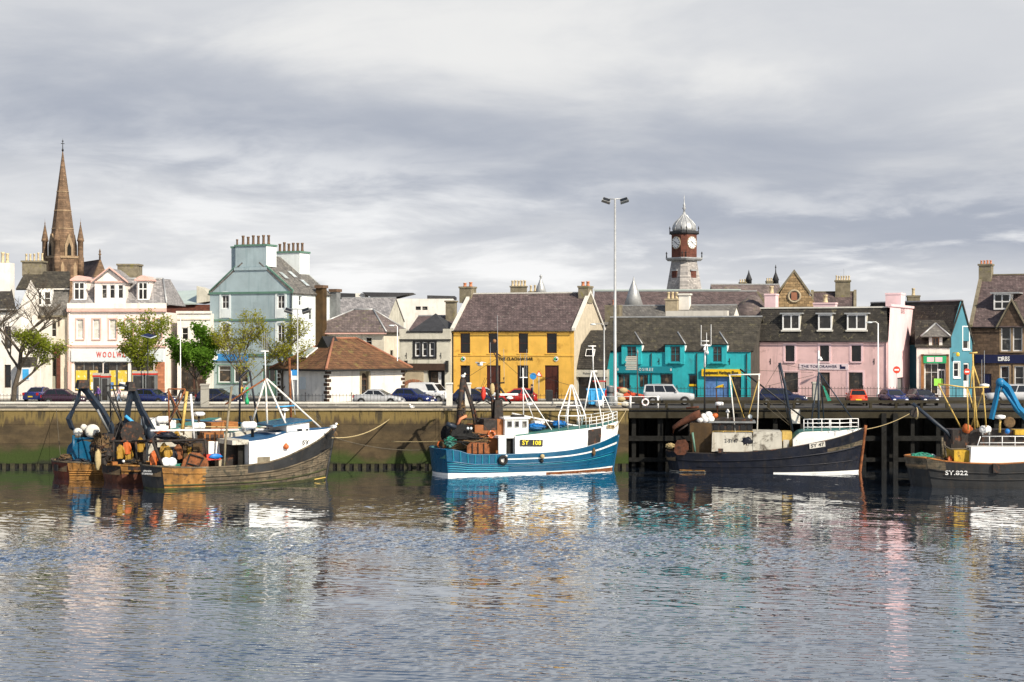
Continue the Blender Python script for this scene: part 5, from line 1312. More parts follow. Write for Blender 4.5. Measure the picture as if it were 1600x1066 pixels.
w = MB(); w.prism([(0, 0, 0), (U1, 0, 0), (U1, 0, F.h(475, 2)), (F.u(1265), 0, ev), (um + .25, 0, ap), (um - .25, 0, ap), (F.u(1217), 0, ev), (0, 0, ev - .3)], (0, 1.0, 0)); w.build('wall', 'rubble_stone', e)
c = MB(); c.prism([(F.u(1214), -.1, ev), (um, -.1, ap + .1), (um, -.1, ap + .45), (F.u(1214), -.1, ev + .35)], (0, 1.1, 0)); c.prism([(F.u(1266), -.1, ev), (um, -.1, ap + .1), (um, -.1, ap + .45), (F.u(1266), -.1, ev + .35)], (0, 1.1, 0)); c.build('skew_coping', 'mossy_stone', e)
zc = F.h(463, 2); wn = MB().torus((um, -.04, zc), .66, .13, 'y', 20, 6).build('window', 'dressed_stone', e); wn.scale = (1, 1, 1)
MB().lathe([(.6, 0), (.6, .04)], (um, -.01, zc), 20, 'y').build('pane', 'window_glass', wn); MB().box(um - .33, um + .33, -.09, -.06, zc - .45, zc + .45).build('shutter', 'ridge_tile', wn)
r = MB(); slab(r, [(F.u(1214), 1, ev + .2), (um, 1, ap + .2), (um, 14, ap + .2), (F.u(1214), 14, ev + .2)], .15); slab(r, [(F.u(1266), 1, ev + .2), (um, 1, ap + .2), (um, 14, ap + .2), (F.u(1266), 14, ev + .2)], .15); r.build('roof', 'mauve_slate', e)
F = Frame(1268, 190, 12); U1 = F.u(1336); e = gable_house(F, 'stack_house', 'stone house with one tall yellow-capped chimney behind the inn', U1, 7, F.h(490, 2), F.h(457, 2, 3.5), 'rubble_stone', 'purple_slate', over=.0, gcope='mossy_stone')
chimney(e, U1 - 2.3, U1 - .55, 2.6, 4.4, F.h(478, 3, 3), F.h(438, 3, 3), 'mossy_stone', 6, 'buff_pot', .1, .55, potr=.13)
MB().tube((U1 - 1.3, 3.5, F.h(432, 3, 3)), (U1 - 1.3, 3.5, F.h(420, 3, 3)), .02, 4).build('aerial', 'galvanised', e)

# church spire
Yc = 300.0; cx = XP(98, Yc)
def zc_(py): return CAM_Z - (py - 533) / FPX * Yc - GZ
e = empty('church', (cx, Yc, GZ), R(43), 'brown stone church tower with tall spire and corner pinnacles', 'church')
t = 2.35
b = MB(); b.box(-t, t, -t, t, 0, zc_(400)); b.build('tower', 'church_stone', e)
for z in (438, 402): MB().box(-t - .18, t + .18, -t - .18, t + .18, zc_(z) - .25, zc_(z) + .12).build('string_course', 'pale_stone', e)
def oct_(r, z): return [(r * math.cos(math.pi / 8 + k * math.pi / 4), r * math.sin(math.pi / 8 + k * math.pi / 4), z) for k in range(8)]
b = MB(); b.grid([oct_(t * 1.02, zc_(402)), oct_(t * .98, zc_(380)), oct_(.07, zc_(236))], True); b.build('spire', 'church_stone', e)
for py in (300, 330, 358): 
    r_ = .1 + (t * .98 - .07) * (py - 236) / 144; bb = MB(); bb.grid([oct_(r_, zc_(py + 1)), oct_(r_ + .06, zc_(py)), oct_(r_ - .02, zc_(py - 1))], True); bb.build('spire_band', 'pale_stone', e)
MB().lathe([(.1, zc_(237)), (.22, zc_(235)), (.08, zc_(232)), (.05, zc_(222)), (.18, zc_(221)), (.03, zc_(219)), (.0, zc_(215))], (0, 0, 0), 6).box(-.35, .35, -.03, .03, zc_(225), zc_(224)).build('finial', 'iron_black', e)
for sx in (-1, 1):
    for sy in (-1, 1):
        p = MB().lathe([(.62, zc_(432)), (.62, zc_(403)), (.52, zc_(402)), (.5, zc_(378)), (.68, zc_(377)), (.62, zc_(375)), (.06, zc_(350)), (.12, zc_(349)), (.03, zc_(347)), (.0, zc_(340))], (sx * t, sy * t, 0), 8).build('pinnacle', 'church_stone', e)
for k_ in range(4):
    a = k_ * math.pi / 2
    g = MB().prism([(-.85, -t - .12, zc_(402)), (.85, -t - .12, zc_(402)), (.85, -t - .12, zc_(384)), (0, -t - .12, zc_(366)), (-.85, -t - .12, zc_(384))], (0, 1.6, 0)).build('lucarne', 'pale_stone', e)
    g.rotation_euler.z = a
    MB().prism([(-.38, -t - .2, zc_(400)), (.38, -t - .2, zc_(400)), (.38, -t - .2, zc_(388)), (0, -t - .2, zc_(380)), (-.38, -t - .2, zc_(388))], (0, .07, 0)).build('opening', 'shade_black', g)
    for i in range(3):
        x = -1.25 + i * 1.25
        o = MB().prism([(x - .32, -t - .06, zc_(435)), (x + .32, -t - .06, zc_(435)), (x + .32, -t - .06, zc_(416)), (x, -t - .06, zc_(409)), (x - .32, -t - .06, zc_(416))], (0, .05, 0)).build('belfry_opening', 'pale_stone' if i != 1 else 'brown_stone', e); o.rotation_euler.z = a
F = Frame(125, 296, -30); U1 = F.u(168)
e = F.root('church_nave', 'dark church roof with stone gable and finial right of the spire', 'church')
b = MB(); ga = F.u(146, 0); b.prism([(ga, 0, 0), (U1, 0, 0), (U1, 0, F.h(432, 3)), ((ga + U1) / 2, 0, F.h(404, 3)), (ga, 0, F.h(432, 3))], (0, .8, 0)); b.build('gable', 'church_stone', e)
m_ = (ga + U1) / 2; r = MB(); slab(r, [(ga - .2, .5, F.h(434, 3)), (m_, .5, F.h(405, 3)), (m_, 16, F.h(405, 3)), (ga - .2, 16, F.h(434, 3))], .2); slab(r, [(U1 + .2, .5, F.h(434, 3)), (m_, .5, F.h(405, 3)), (m_, 16, F.h(405, 3)), (U1 + .2, 16, F.h(434, 3))], .2); r.build('roof', 'purple_slate', e)
MB().lathe([(.2, 0), (.14, .6), (.3, .8), (.12, 1.0), (.2, 1.3), (0, 1.9)], (m_, .4, F.h(404, 3)), 6).build('finial', 'church_stone', e)
# ------------------------------------------------------------------ street: cars, lamps, signs, people, trees
def car_paint(name, col): return mat(name, col, .28, .03, 2, 0.0, coat=.6, spec=.5)
for n_, c_ in (('paint_blue', (.012, .022, .12)), ('paint_navy', (.008, .012, .045)), ('paint_purple', (.035, .012, .028)), ('paint_silver', (.46, .47, .48)),
               ('paint_white', (.78, .78, .77)), ('paint_red', (.42, .02, .015)), ('paint_orange', (.58, .075, .02))): car_paint(n_, c_)
mat('car_glass', (.012, .014, .016), .04, .1, 2, 0, spec=.7); mat('tyre', (.012, .012, .012), .85, .1, 4, 0); mat('alloy', (.40, .41, .42), .35, .1, 4, 0, metal=.6)
mat('lamp_clear', (.75, .76, .74), .12, .05, 4, 0); mat('lamp_red', (.45, .01, .01), .2, .05, 4, 0); mat('plate_yellow', (.75, .55, .03), .5, .03, 4, 0); mat('bumper', (.03, .03, .032), .6, .1, 3, 0)
CARS = {  # length, width, belt line [(x,z)], cabin (bottom rear, bottom front, top rear, top front), roof z, wheel radius, sill z
    'hatch': (4.0, 1.68, [(-2, .62), (-1.92, .93), (-1.0, .97), (.75, .95), (1.75, .74), (2, .52)], (-1.86, .95, -1.45, .15), 1.44, .30, .24),
    'saloon': (4.4, 1.72, [(-2.2, .62), (-2.12, .94), (-1.2, .98), (.75, .95), (1.95, .74), (2.2, .5)], (-1.35, 1.0, -.85, .2), 1.42, .31, .24),
    'estate': (4.4, 1.75, [(-2.2, .62), (-2.14, .98), (-1.0, 1.02), (.85, 1.0), (2.0, .80), (2.2, .55)], (-2.1, 1.05, -1.85, .30), 1.52, .32, .26),
    'offroad': (4.6, 1.85, [(-2.3, .68), (-2.28, 1.15), (-1.0, 1.17), (.75, 1.15), (1.95, 1.06), (2.28, .98), (2.3, .62)], (-2.27, .95, -2.15, .42), 1.88, .38, .42),
    'van': (4.2, 1.75, [(-2.1, .6), (-2.08, 1.1), (-1.0, 1.12), (1.15, 1.10), (1.95, .86), (2.1, .55)], (-2.07, 1.35, -2.0, .62), 1.85, .31, .26)}
def make_car(kind, paint, px, Y, z, rz, label, pz=True):
    L_, Wd, belt, (br, bf, tr, tf), zr, wr, sill = CARS[kind]; w = Wd / 2
    e = empty('car' if kind != 'van' else 'van', (XP(px, Y), Y, z), R(rz), label, 'car' if kind != 'van' else 'van', 'vehicles parked along the harbour street')
    xs = sorted({x for x, _ in belt} | {-L_ * .42, -L_ * .3, -.4, .2, L_ * .3, L_ * .42}); m = MB(); rings = []
    for x in xs:
        zb = interp(belt, x); end = max(0, abs(x) / (L_ / 2) - .8) / .2; k = w * (1 - .14 * end ** 2); zs = sill + .10 * end
        rings.append([(x, -k * .95, zs), (x, -k, (zs + zb) * .48), (x, -k * .98, zb - .12), (x, -k * .90, zb), (x, 0, zb + .03), (x, k * .90, zb), (x, k * .98, zb - .12), (x, k, (zs + zb) * .48), (x, k * .95, zs)])
    m.sm = True; m.grid(rings); m.sm = False; m.face(rings[0]); m.face(rings[-1][::-1])
    m.grid([[r[0], r[-1]] for r in rings]); bd = m.build('body', paint, e)
    zb = lambda x: interp(belt, x) - .01
    B_ = [(br, -w * .90, zb(br)), (bf, -w * .90, zb(bf)), (bf, w * .90, zb(bf)), (br, w * .90, zb(br))]; T_ = [(tr, -w * .70, zr - .05), (tf, -w * .70, zr - .06), (tf, w * .70, zr - .06), (tr, w * .70, zr - .05)]
    m = MB(); 
    for i in range(4): m.face((B_[i], B_[(i + 1) % 4], T_[(i + 1) % 4], T_[i]))
    m.sm = True; m.grid([[T_[0], (tr * .9, -w * .5, zr), (tr * .9, w * .5, zr), T_[3]], [((tr + tf) / 2, -w * .72, zr - .02), ((tr + tf) / 2, -w * .5, zr + .03), ((tr + tf) / 2, w * .5, zr + .03), ((tr + tf) / 2, w * .72, zr - .02)], [T_[1], (tf * .95, -w * .5, zr - .01), (tf * .95, w * .5, zr - .01), T_[2]]]); m.build('cabin', paint, e)
    def pane(a, b, c, d, name, s0=.06, s1=.94, t0=.10, t1=.90):
        a, b, c, d = map(Vector, (a, b, c, d)); n = (b - a).cross(d - a).normalized() * .012
        P = lambda s, t: (a.lerp(b, s)).lerp(d.lerp(c, s), t) + n
        o = MB(); o.face((P(s0, t0), P(s1, t0), P(s1, t1), P(s0, t1))); o.build(name, 'car_glass', e, recalc=False)
    if kind == 'van':
        pane(B_[0], B_[1], T_[1], T_[0], 'side_window', .66, .93); pane(B_[2], B_[3], T_[3], T_[2], 'side_window', .07, .34)
    else:
        for s0, s1 in ((.05, .30), (.33, .62), (.65, .95)) if kind in ('estate', 'offroad') else ((.08, .46), (.50, .92)):
            pane(B_[0], B_[1], T_[1], T_[0], 'side_window', s0, s1); pane(B_[2], B_[3], T_[3], T_[2], 'side_window', 1 - s1, 1 - s0)
    pane(B_[1], B_[2], T_[2], T_[1], 'windscreen'); pane(B_[3], B_[0], T_[0], T_[3], 'rear_window')
    for x in (-L_ * .31, L_ * .31):
        for s in (-1, 1):
            o = MB().lathe([(wr * .6, -.09), (wr, -.08), (wr, .08), (wr * .6, .09)], (0, 0, 0), 14, 'y').build('wheel', 'tyre', e); o.location = (x, s * (w - .06), wr)
            MB().lathe([(wr * .62, -.095), (wr * .62, .095)], (0, 0, 0), 10, 'y').build('rim', 'alloy', o)
            MB().lathe([(wr + .06, -.03), (wr + .06, .03)], (x, s * (w - .022), wr + .02), 14, 'y').build('wheel_arch', 'bumper', e) 
    for s in (-1, 1):
        zf = interp(belt, L_ / 2 - .12); MB().blob((L_ / 2 - .09, s * w * .66, zf - .08), .14, 8, 6, (.6, 1.25, .65)).build('headlight', 'lamp_clear', e)
        MB().box(-L_ / 2 - .005, -L_ / 2 + .1, s * w * .80 - .1, s * w * .80 + .1, .68, .92).build('tail_light', 'lamp_red', e)
        MB().box(bf - .35, bf - .2, s * w * .98 - .06, s * w * .98 + .06, zb(bf) + .05, zb(bf) + .18).build('mirror', paint, e)
    MB().box(L_ / 2 - .12, L_ / 2 + .05, -w * .84, w * .84, sill + .06, sill + .26).build('front_bumper', 'bumper' if kind in ('offroad', 'van') else paint, e)
    MB().box(-L_ / 2 - .05, -L_ / 2 + .12, -w * .84, w * .84, sill + .06, sill + .28).build('rear_bumper', 'bumper' if kind in ('offroad', 'van') else paint, e)
    MB().box(L_ / 2 + .052, L_ / 2 + .06, -.26, .26, sill + .08, sill + .20).build('number_plate', 'paint_white', e); MB().box(-L_ / 2 - .06, -L_ / 2 - .052, -.26, .26, .5, .62).build('number_plate', 'plate_yellow', e)
    MB().box(L_ / 2 - .02, L_ / 2 + .012, -w * .42, w * .42, sill + .28, sill + .38).build('grille', 'bumper', e)
    return e
PZ, DZ = GZ + .0 - .03, 5.12
make_car('saloon', 'paint_blue', 64, 153, PZ, 80, 'blue saloon seen from behind at the far left by the white porch')
make_car('hatch', 'paint_purple', 102, 145.4, PZ, -6, 'dark purple hatchback behind the railing left of the cranes')
make_car('hatch', 'paint_blue', 240, 145.6, PZ, -28, 'dark blue hatchback behind the railing above the middle raft boat')
make_car('hatch', 'paint_navy', 342, 145.8, PZ, -20, 'navy hatchback beside the square grey pillar')
make_car('saloon', 'paint_silver', 592, 144.6, PZ, -14, 'silver saloon behind the railing in front of the tiled cottage')
make_car('hatch', 'paint_blue', 646, 147.2, PZ, -30, 'blue hatchback in front of the white van')
make_car('van', 'paint_white', 673, 151.6, PZ, -26, 'white van parked in front of the cream bar')
make_car('saloon', 'paint_silver', 757, 151.0, PZ, 8, 'silver saloon behind the blue boat gallows by the yellow pub')
make_car('hatch', 'paint_navy', 742, 146.5, PZ, -10, 'navy hatchback half hidden behind the blue boat gallows')
make_car('hatch', 'paint_red', 805, 147.0, PZ, 178, 'dark red hatchback in front of the yellow pub')
make_car('offroad', 'paint_silver', 1045, 146.6, DZ, -6, 'silver off-road car in front of the turquoise shop')
make_car('hatch', 'paint_orange', 975, 152.6, DZ - .0, -10, 'orange-red hatchback behind the quay corner barrier')
make_car('estate', 'paint_navy', 1223, 146.8, DZ, -12, 'navy estate car on the pier in front of the inn')
make_car('hatch', 'paint_orange', 1338, 146.4, DZ, 84, 'orange-red hatchback parked end-on in front of the inn')
make_car('hatch', 'paint_blue', 1396, 146.2, DZ, -84, 'blue hatchback facing the water below the no entry sign')
make_car('hatch', 'paint_navy', 1441, 146.2, DZ, -80, 'dark blue hatchback facing the water in front of the green sign shop')
make_car('offroad', 'paint_silver', 1580, 146.8, DZ, 176, 'silver car on the pier in front of the stone bank')

# ---- lamps
def lamp_post(name, px, Y, z, top, label, arm=None, heads=0, m='galvanised', r=.08):
    zt = CAM_Z - (top - 533) / FPX * Y - z
    e = empty(name, (XP(px, Y), Y, z), 0, label, 'lamp')
    MB().lathe([(r * 1.9, 0), (r * 1.9, .9), (r * 1.2, 1.0), (r * .65, zt)], (0, 0, 0), 8).build('pole', m, e)
    if arm:
        MB().path([(0, 0, zt - .05), (arm * .3, 0, zt + .12), (arm, 0, zt + .1)], .035, 6).build('arm', m, e)
        MB().blob((arm * 1.15, 0, zt + .06), .2, 8, 5, (1.5, .7, .45)).build('lamp_head', 'pale_sign', e)
    if heads:
        MB().tube((-.62, 0, zt), (.62, 0, zt), .05, 6).build('crossbar', m, e)
        for s in (-1, 1):
            o = MB().box(-.38, .38, -.2, .2, -.26, .1, taper=.06).build('floodlight', 'grey_metal', e); o.location = (s * .75, -.12, zt - .08); o.rotation_euler = (R(-25), R(-18 * s), 0)
            MB().box(-.3, .3, -.22, -.19, -.2, .04).build('lens', 'car_glass', o)
    return e
lamp_post('floodlight_mast', 961, 141.0, 5.08, 311, 'very tall grey floodlight mast with two lamp heads on the quay corner', heads=2, r=.135)
lamp_post('street_lamp', 944, 152.5, GZ - .03, 508, 'grey street lamp with short arm beside the turquoise shop', arm=-.9)
lamp_post('street_lamp', 1372, 150.2, DZ, 505, 'white street lamp with left arm in front of the pink inn', arm=-.7, m='white_paint')
lamp_post('street_lamp', 465, 146.2, GZ, 483, 'twin-headed street lamp at the corner of the tiled cottage', heads=2, r=.07)
lamp_post('street_lamp', 621, 155.2, GZ - .03, 510, 'slim street lamp behind the tiled cottage', arm=-.5, m='white_paint', r=.06)
lamp_post('street_lamp', 282, 150.2, GZ - .03, 497, 'slim white lamp post between the two green trees', m='white_paint', r=.045)
e = lamp_post('solar_lamp', 231, 148.5, GZ - .03, 524, 'black post with tilted solar panel near the store', m='iron_black', r=.05)
o = MB().box(-.75, .75, -.03, .03, -.5, .5).build('solar_panel', 'pale_sign', e); o.location = (.1, -.1, 6.2); o.rotation_euler = (R(-72), 0, R(0)); o.scale = (.85, 1, .8); o.rotation_mode = 'YXZ'; o.rotation_euler.y = R(34); MB().box(-.7, .7, -.05, -.032, -.45, .45).build('solar_cells', 'navy_sign', o)
# traffic lights
e = empty('traffic_light', (XP(163, 150), 150, GZ - .03), 0, 'black traffic light pair on a pole before the store', 'traffic light')
MB().tube((0, 0, 0), (0, 0, 3.9), .06, 6).build('pole', 'grey_metal', e)
for s in (-.35, .28):
    h = MB().box(s - .17, s + .17, -.2, .1, 2.75, 3.75).build('signal_head', 'iron_black', e)
    for i in range(3): MB().lathe([(.1, 0), (.1, .03)], (s, -.2, 2.93 + i * .31), 10, 'y').build('lens', 'car_glass', h)
# kiosks
def kiosk(px0, px1, top, Y, label):
    x0, x1 = XP(px0, Y), XP(px1, Y); h = CAM_Z - (top - 533) / FPX * Y - GZ
    e = empty('phone_kiosk', (x0, Y, GZ), 0, label, 'kiosk'); w = x1 - x0
    MB().box(0, w, 0, .9, .05, h - .35).build('cabin', 'grey_metal', e); MB().box(-.04, w + .04, -.04, .94, h - .35, h - .2).build('red_band', 'red_plastic', e); MB().box(-.03, w + .03, -.03, .93, h - .198, h, taper=.05).build('roof', 'concrete', e); MB().box(.1, w - .1, -.02, -.003, .3, h - .45).build('pane', 'curtained_glass', e)
kiosk(145, 156.5, 583, 148.2, 'left grey phone kiosk of the pair left of the solar lamp'); kiosk(158, 169.5, 584, 148.2, 'right grey phone kiosk of the pair left of the solar lamp'); kiosk(207, 224, 580, 149.4, 'left grey phone kiosk beside the solar lamp post'); kiosk(227, 243, 580, 149.4, 'right grey phone kiosk beside the terracotta pillar')
# signs
def sign_post(px, Y, z, py, label, shape, m1, m2=None, r=.34):
    h = CAM_Z - (py - 533) / FPX * Y - z
    e = empty('road_sign', (XP(px, Y), Y, z), 0, label, 'sign')
    MB().tube((0, .03, 0), (0, .03, h + .3), .035, 6).build('pole', 'galvanised', e)
    if shape == 'disc':
        o = MB().lathe([(r, 0), (r, .03)], (0, 0, h), 18, 'y').build('plate', m1, e)
        if m2: MB().box(-r * .62, r * .62, -.045, -.032, h - .07, h + .07).build('bar', m2, o)
    else:
        o = MB().prism([(-r, -.02, h - r * .6), (r, -.02, h - r * .6), (0, -.02, h + r * 1.1)], (0, .03, 0)).build('plate', m1, e); MB().prism([(-r * .6, -.035, h - r * .4), (r * .6, -.035, h - r * .4), (0, -.035, h + r * .65)], (0, .012, 0)).build('field', m2, o)
sign_post(1401, 150.4, DZ, 578, 'red no entry sign beside the pale pink gable', 'disc', 'red_letter', 'white_letter', .33)
sign_post(1511, 153, GZ, 581, 'red no entry sign beside the stone bank', 'disc', 'red_letter', 'white_letter', .3)
sign_post(833, 153, GZ, 588, 'round blue road sign before the yellow pub', 'disc', 'blue_sign', None, .32); sign_post(842, 153, GZ, 585, 'triangular red and white road sign before the yellow pub', 'tri', 'red_letter', 'white_letter', .34)
e = empty('finger_post', (XP(996, 151.5), 151.5, DZ), 0, 'finger post with stacked grey direction boards before the turquoise shop', 'sign')
zt = CAM_Z - (553 - 533) / FPX * 151.5 - DZ; MB().lathe([(.07, 0), (.06, zt), (.12, zt + .1), (0, zt + .5)], (0, 0, 0), 8).build('pole', 'grey_metal', e)
for i in range(8): MB().box(-1.05 - .05 * (i % 3), -.06, -.03, .03, zt - .35 - i * .165, zt - .22 - i * .165).build('direction_board', 'concrete', e)
sp = lamp_post('sign_pole', 459, 146.0, GZ, 577, 'short pole with blue parking sign at the tiled cottage', m='galvanised', r=.04); MB().box(-.3, .3, -.08, -.05, 2.6, 3.1).build('plate', 'blue_sign', sp); MB().box(-.42, .3, -.08, -.05, 2.2, 2.57).build('plate', 'pale_sign', sp)
# quay things
def bin_(px0, px1, py0, py1, Y, label, m, name='skip_bin'):
    x0, x1 = XP(px0, Y), XP(px1, Y); z = 5.08; h = CAM_Z - (py0 - 533) / FPX * Y - z
    e = empty(name, ((x0 + x1) / 2, Y, z), 0, label, 'bin'); w = (x1 - x0) / 2
    m_ = MB(); m_.grid([[(-w * .8, -.5, .35), (w * .8, -.5, .35), (w * .8, .5, .35), (-w * .8, .5, .35)], [(-w, -.62, h), (w, -.62, h), (w, .62, h), (-w, .62, h)]], True); m_.face([(-w * .8, -.5, .35), (w * .8, -.5, .35), (w * .8, .5, .35), (-w * .8, .5, .35)]); m_.face([(-w, -.62, h - .05), (w, -.62, h - .05), (w, .62, h - .05), (-w, .62, h - .05)]); m_.build('tub', m, e)
    MB().box(-w - .04, w + .04, -.66, .66, h - .08, h + .04).build('rim', m, e); MB().box(-w * .7, w * .7, -.4, .4, 0, .348).build('base', 'rubber', e)
    for i in range(3): MB().box(-w * .6 + i * w * .55, -w * .5 + i * w * .55, -.64, -.55, .4, h - .1).build('rib', m, e)
bin_(917, 945, 608, 636, 140.6, 'bright blue open bin on the quay beside the floodlight mast', 'sky_blue_plastic')
e = empty('dark_bollard', (XP(953, 140.9), 140.9, 5.08), 0, 'dark cylindrical bollard left of the floodlight mast', 'bollard'); MB().lathe([(.30, 0), (.28, .1), (.28, 1.75), (.33, 1.8), (.33, 1.92), (.0, 1.97)], (0, 0, 0), 12).build('drum', 'grey_metal', e); MB().lathe([(.34, 0), (.34, .12)], (0, 0, 1.3), 12).build('band', 'iron_black', e)
e = empty('sack_pile', (XP(970, 143), 143, 5.08), 0, 'pile of cream sacks right of the floodlight mast', 'sacks')
for i, (x, z) in enumerate(((-.3, .25), (.3, .25), (0, .7), (-.15, 1.1), (.2, 1.45))): MB().blob((x, .1 * (i % 2), z), .38, 9, 7, (1.1, .8, .7), .1, i).build('sack', 'grimy_white' if i % 2 else 'rope', e)
e = empty('red_tractor', (XP(938, 148.5), 148.5, PZ), 0, 'red forklift half hidden behind the blue bin', 'forklift')
MB().box(-.9, 1.0, -.6, .6, .5, 1.3).build('body', 'paint_red', e); MB().box(-.7, .5, -.55, .55, 2.0, 2.12).build('roof', 'paint_red', e)
for x in (-.65, .45):
    for y in (-.5, .5): MB().tube((x, y, 1.3), (x, y, 2.0), .04, 4).build('cab_post', 'iron_black', e)
for x in (-.6, .7): MB().lathe([(.38, -.6), (.38, .6)], (x, 0, .38), 12, 'y').build('wheel', 'tyre', e)
bd = [(332, 604, .5), (339, 602, .42), (347, 604, .5), (355, 605, .38), (343, 607, .4), (327, 606, .35)]
for i, (px, py, r_) in enumerate(bd):
    p = W(px, py, 150); o = MB().blob((0, 0, 0), r_, 8, 6, (1.3, 1, .85), .25, 90 + i).build('boulder', 'boulder'); o.location = (p.x, 150 + .3 * (i % 2), GZ - .03 + r_ * .6)
    tag(o, ('largest ', 'pale ', 'squarish ', 'rightmost ', 'front ', 'leftmost ')[i] + 'rough boulder of the rock group before the grey-blue building', 'boulder', 'boulders by the road')
    o.data.polygons.foreach_set('use_smooth', [False] * len(o.data.polygons))
e = empty('litter_bin', (XP(858, 151.5), 151.5, GZ), 0, 'dark litter bin right of the triangular road sign', 'bin'); MB().box(-.32, .32, -.3, .3, 0, 1.0, taper=-.03).build('body', 'bumper', e); MB().box(-.37, .37, -.35, .35, 1.0, 1.15, taper=.08).build('lid', 'iron_black', e)
e = empty('planter', (XP(101, 157), 157.3, GZ + .1), 0, 'wooden planter with green shrub outside the cream mansard house', 'planter'); MB().box(-.5, .5, -.3, .3, 0, .5, taper=-.05).build('tub', 'oak_wood', e); MB().blob((0, 0, .65), .4, 10, 7, (1.2, .8, .7), .3, 3).build('shrub', 'grass', e)

# ---- people
mat('skin', (.52, .30, .21), .6, .05, 5, 0); mat('hair_dark', (.03, .02, .015), .7, .2, 6, .05); mat('cloth_purple', (.16, .08, .30), .85, .1, 4, .05); mat('cloth_pink', (.62, .42, .42), .85, .1, 4, .05); mat('cloth_denim', (.22, .30, .42), .9, .12, 4, .05)
mat('cloth_navy', (.015, .02, .045), .9, .15, 4, .05); mat('cloth_white', (.74, .74, .72), .85, .05, 4, .05); mat('cloth_yellow', (.60, .40, .05), .85, .08, 4, .05); mat('cloth_dark', (.03, .03, .035), .9, .1, 4, .05); mat('shoe', (.02, .018, .016), .6, .1, 4, 0)
def person(px, Y, z, h, rz, label, top, legs, hair='hair_dark', stride=.22, arm=.15):
    s = h / 1.75
    J = {'pel': (0, 0, .95, .155), 'waist': (0, 0, 1.10, .14), 'chest': (.0, 0, 1.32, .165), 'neck': (.01, 0, 1.49, .06), 'head': (.03, 0, 1.56, .085), 'crown': (.03, 0, 1.70, .085)}
    for sd, k in ((1, 'l'), (-1, 'r')):
        st = stride * sd
        J['hip' + k] = (0, .09 * sd, .90, .105); J['kn' + k] = (st * .55 + .04, .095 * sd, .50, .07); J['an' + k] = (st, .09 * sd, .10, .048); J['toe' + k] = (st + .17, .10 * sd, .045, .04)
        J['sh' + k] = (0, .19 * sd, 1.41, .065); J['el' + k] = (-st * .5 - .02, .24 * sd, 1.13, .048); J['wr' + k] = (-st * .7 + arm * .6, .235 * sd, .90, .036); J['ha' + k] = (-st * .7 + arm * .75, .23 * sd, .81, .032); J['fi' + k] = (-st * .7 + arm * .85, .225 * sd, .74, .02)
    E = [('pel', 'waist'), ('waist', 'chest'), ('chest', 'neck'), ('neck', 'head'), ('head', 'crown')]
    for k in 'lr': E += [('pel', 'hip' + k), ('hip' + k, 'kn' + k), ('kn' + k, 'an' + k), ('an' + k, 'toe' + k), ('chest', 'sh' + k), ('sh' + k, 'el' + k), ('el' + k, 'wr' + k), ('wr' + k, 'ha' + k), ('ha' + k, 'fi' + k)]
    nm = list(J); me = bpy.data.meshes.new('person_rig'); me.from_pydata([tuple(c * s for c in J[n][:3]) for n in nm], [(nm.index(a), nm.index(c)) for a, c in E], [])
    tmp = bpy.data.objects.new('person_rig', me); COL.objects.link(tmp)
    md = tmp.modifiers.new('skin', 'SKIN'); md.use_smooth_shade = True; tmp.modifiers.new('sub', 'SUBSURF').levels = 1
    for i, n in enumerate(nm):
        v = me.skin_vertices[0].data[i]; v.radius = (J[n][3] * s,) * 2; v.use_root = n == 'pel'
    m2 = bpy.data.meshes.new_from_object(tmp.evaluated_get(bpy.context.evaluated_depsgraph_get())); bpy.data.objects.remove(tmp)
    m2.materials.clear()
    for q in (top, legs, 'skin', 'shoe'): m2.materials.append(MATS[q])
    for p in m2.polygons:
        c = p.center / s; p.use_smooth = True
        p.material_index = 3 if c.z < .10 else (2 if c.z > 1.485 or (abs(c.y) > .17 and c.z < .92) else (1 if c.z < .96 else 0))
    e = empty('person', (XP(px, Y), Y, z), R(rz), label, 'person')
    o = bpy.data.objects.new('body', m2); COL.objects.link(o); o.parent = e
    hd = MB().blob((.005 * s, 0, 1.665 * s), .108 * s, 10, 8, (1.0, .9, 1.0)); 
    hd.f = [f for f in hd.f]; MB_h = hd.build('hair', hair, e); MB_h.location.x = -.012
    f = MB(); f.blob((.112 * s, 0, 1.60 * s), .018 * s, 6, 5, (1, .8, 1.5)); f.build('nose', 'skin', e)
    for sd in (-1, 1): MB().blob((.105 * s, .035 * sd * s, 1.625 * s), .012 * s, 6, 4).build('eye', 'black_letter', e); MB().blob((.02 * s, .088 * sd * s, 1.60 * s), .022 * s, 6, 4, (.7, .5, 1.2)).build('ear', 'skin', e)
    MB().box(.108 * s, .116 * s, -.025 * s, .025 * s, 1.558 * s, 1.566 * s).build('mouth', 'brown_paint', e)
    return e
person(153.5, 145.0, PZ + .1, 1.70, -150, 'person in purple top and dark trousers walking by the left kiosks', 'cloth_purple', 'cloth_navy')
person(186, 144.6, PZ + .1, 1.72, 200, 'person in pink top and pale jeans walking on the promenade', 'cloth_pink', 'cloth_denim')
person(321, 150.5, PZ, 1.75, -90, 'person in white top beside the boulders', 'cloth_white', 'cloth_dark', stride=.05)
person(377, 150.0, PZ, 1.72, -60, 'person in yellow top near the grey-blue building', 'cloth_yellow', 'cloth_dark', stride=.08)
person(384, 149.6, PZ, 1.74, -120, 'person in white jacket beside the person in yellow', 'cloth_white', 'cloth_denim', stride=.1)
person(831, 144.5, PZ + .1, 1.78, 170, 'person in dark coat walking past the yellow pub', 'cloth_navy', 'cloth_dark')

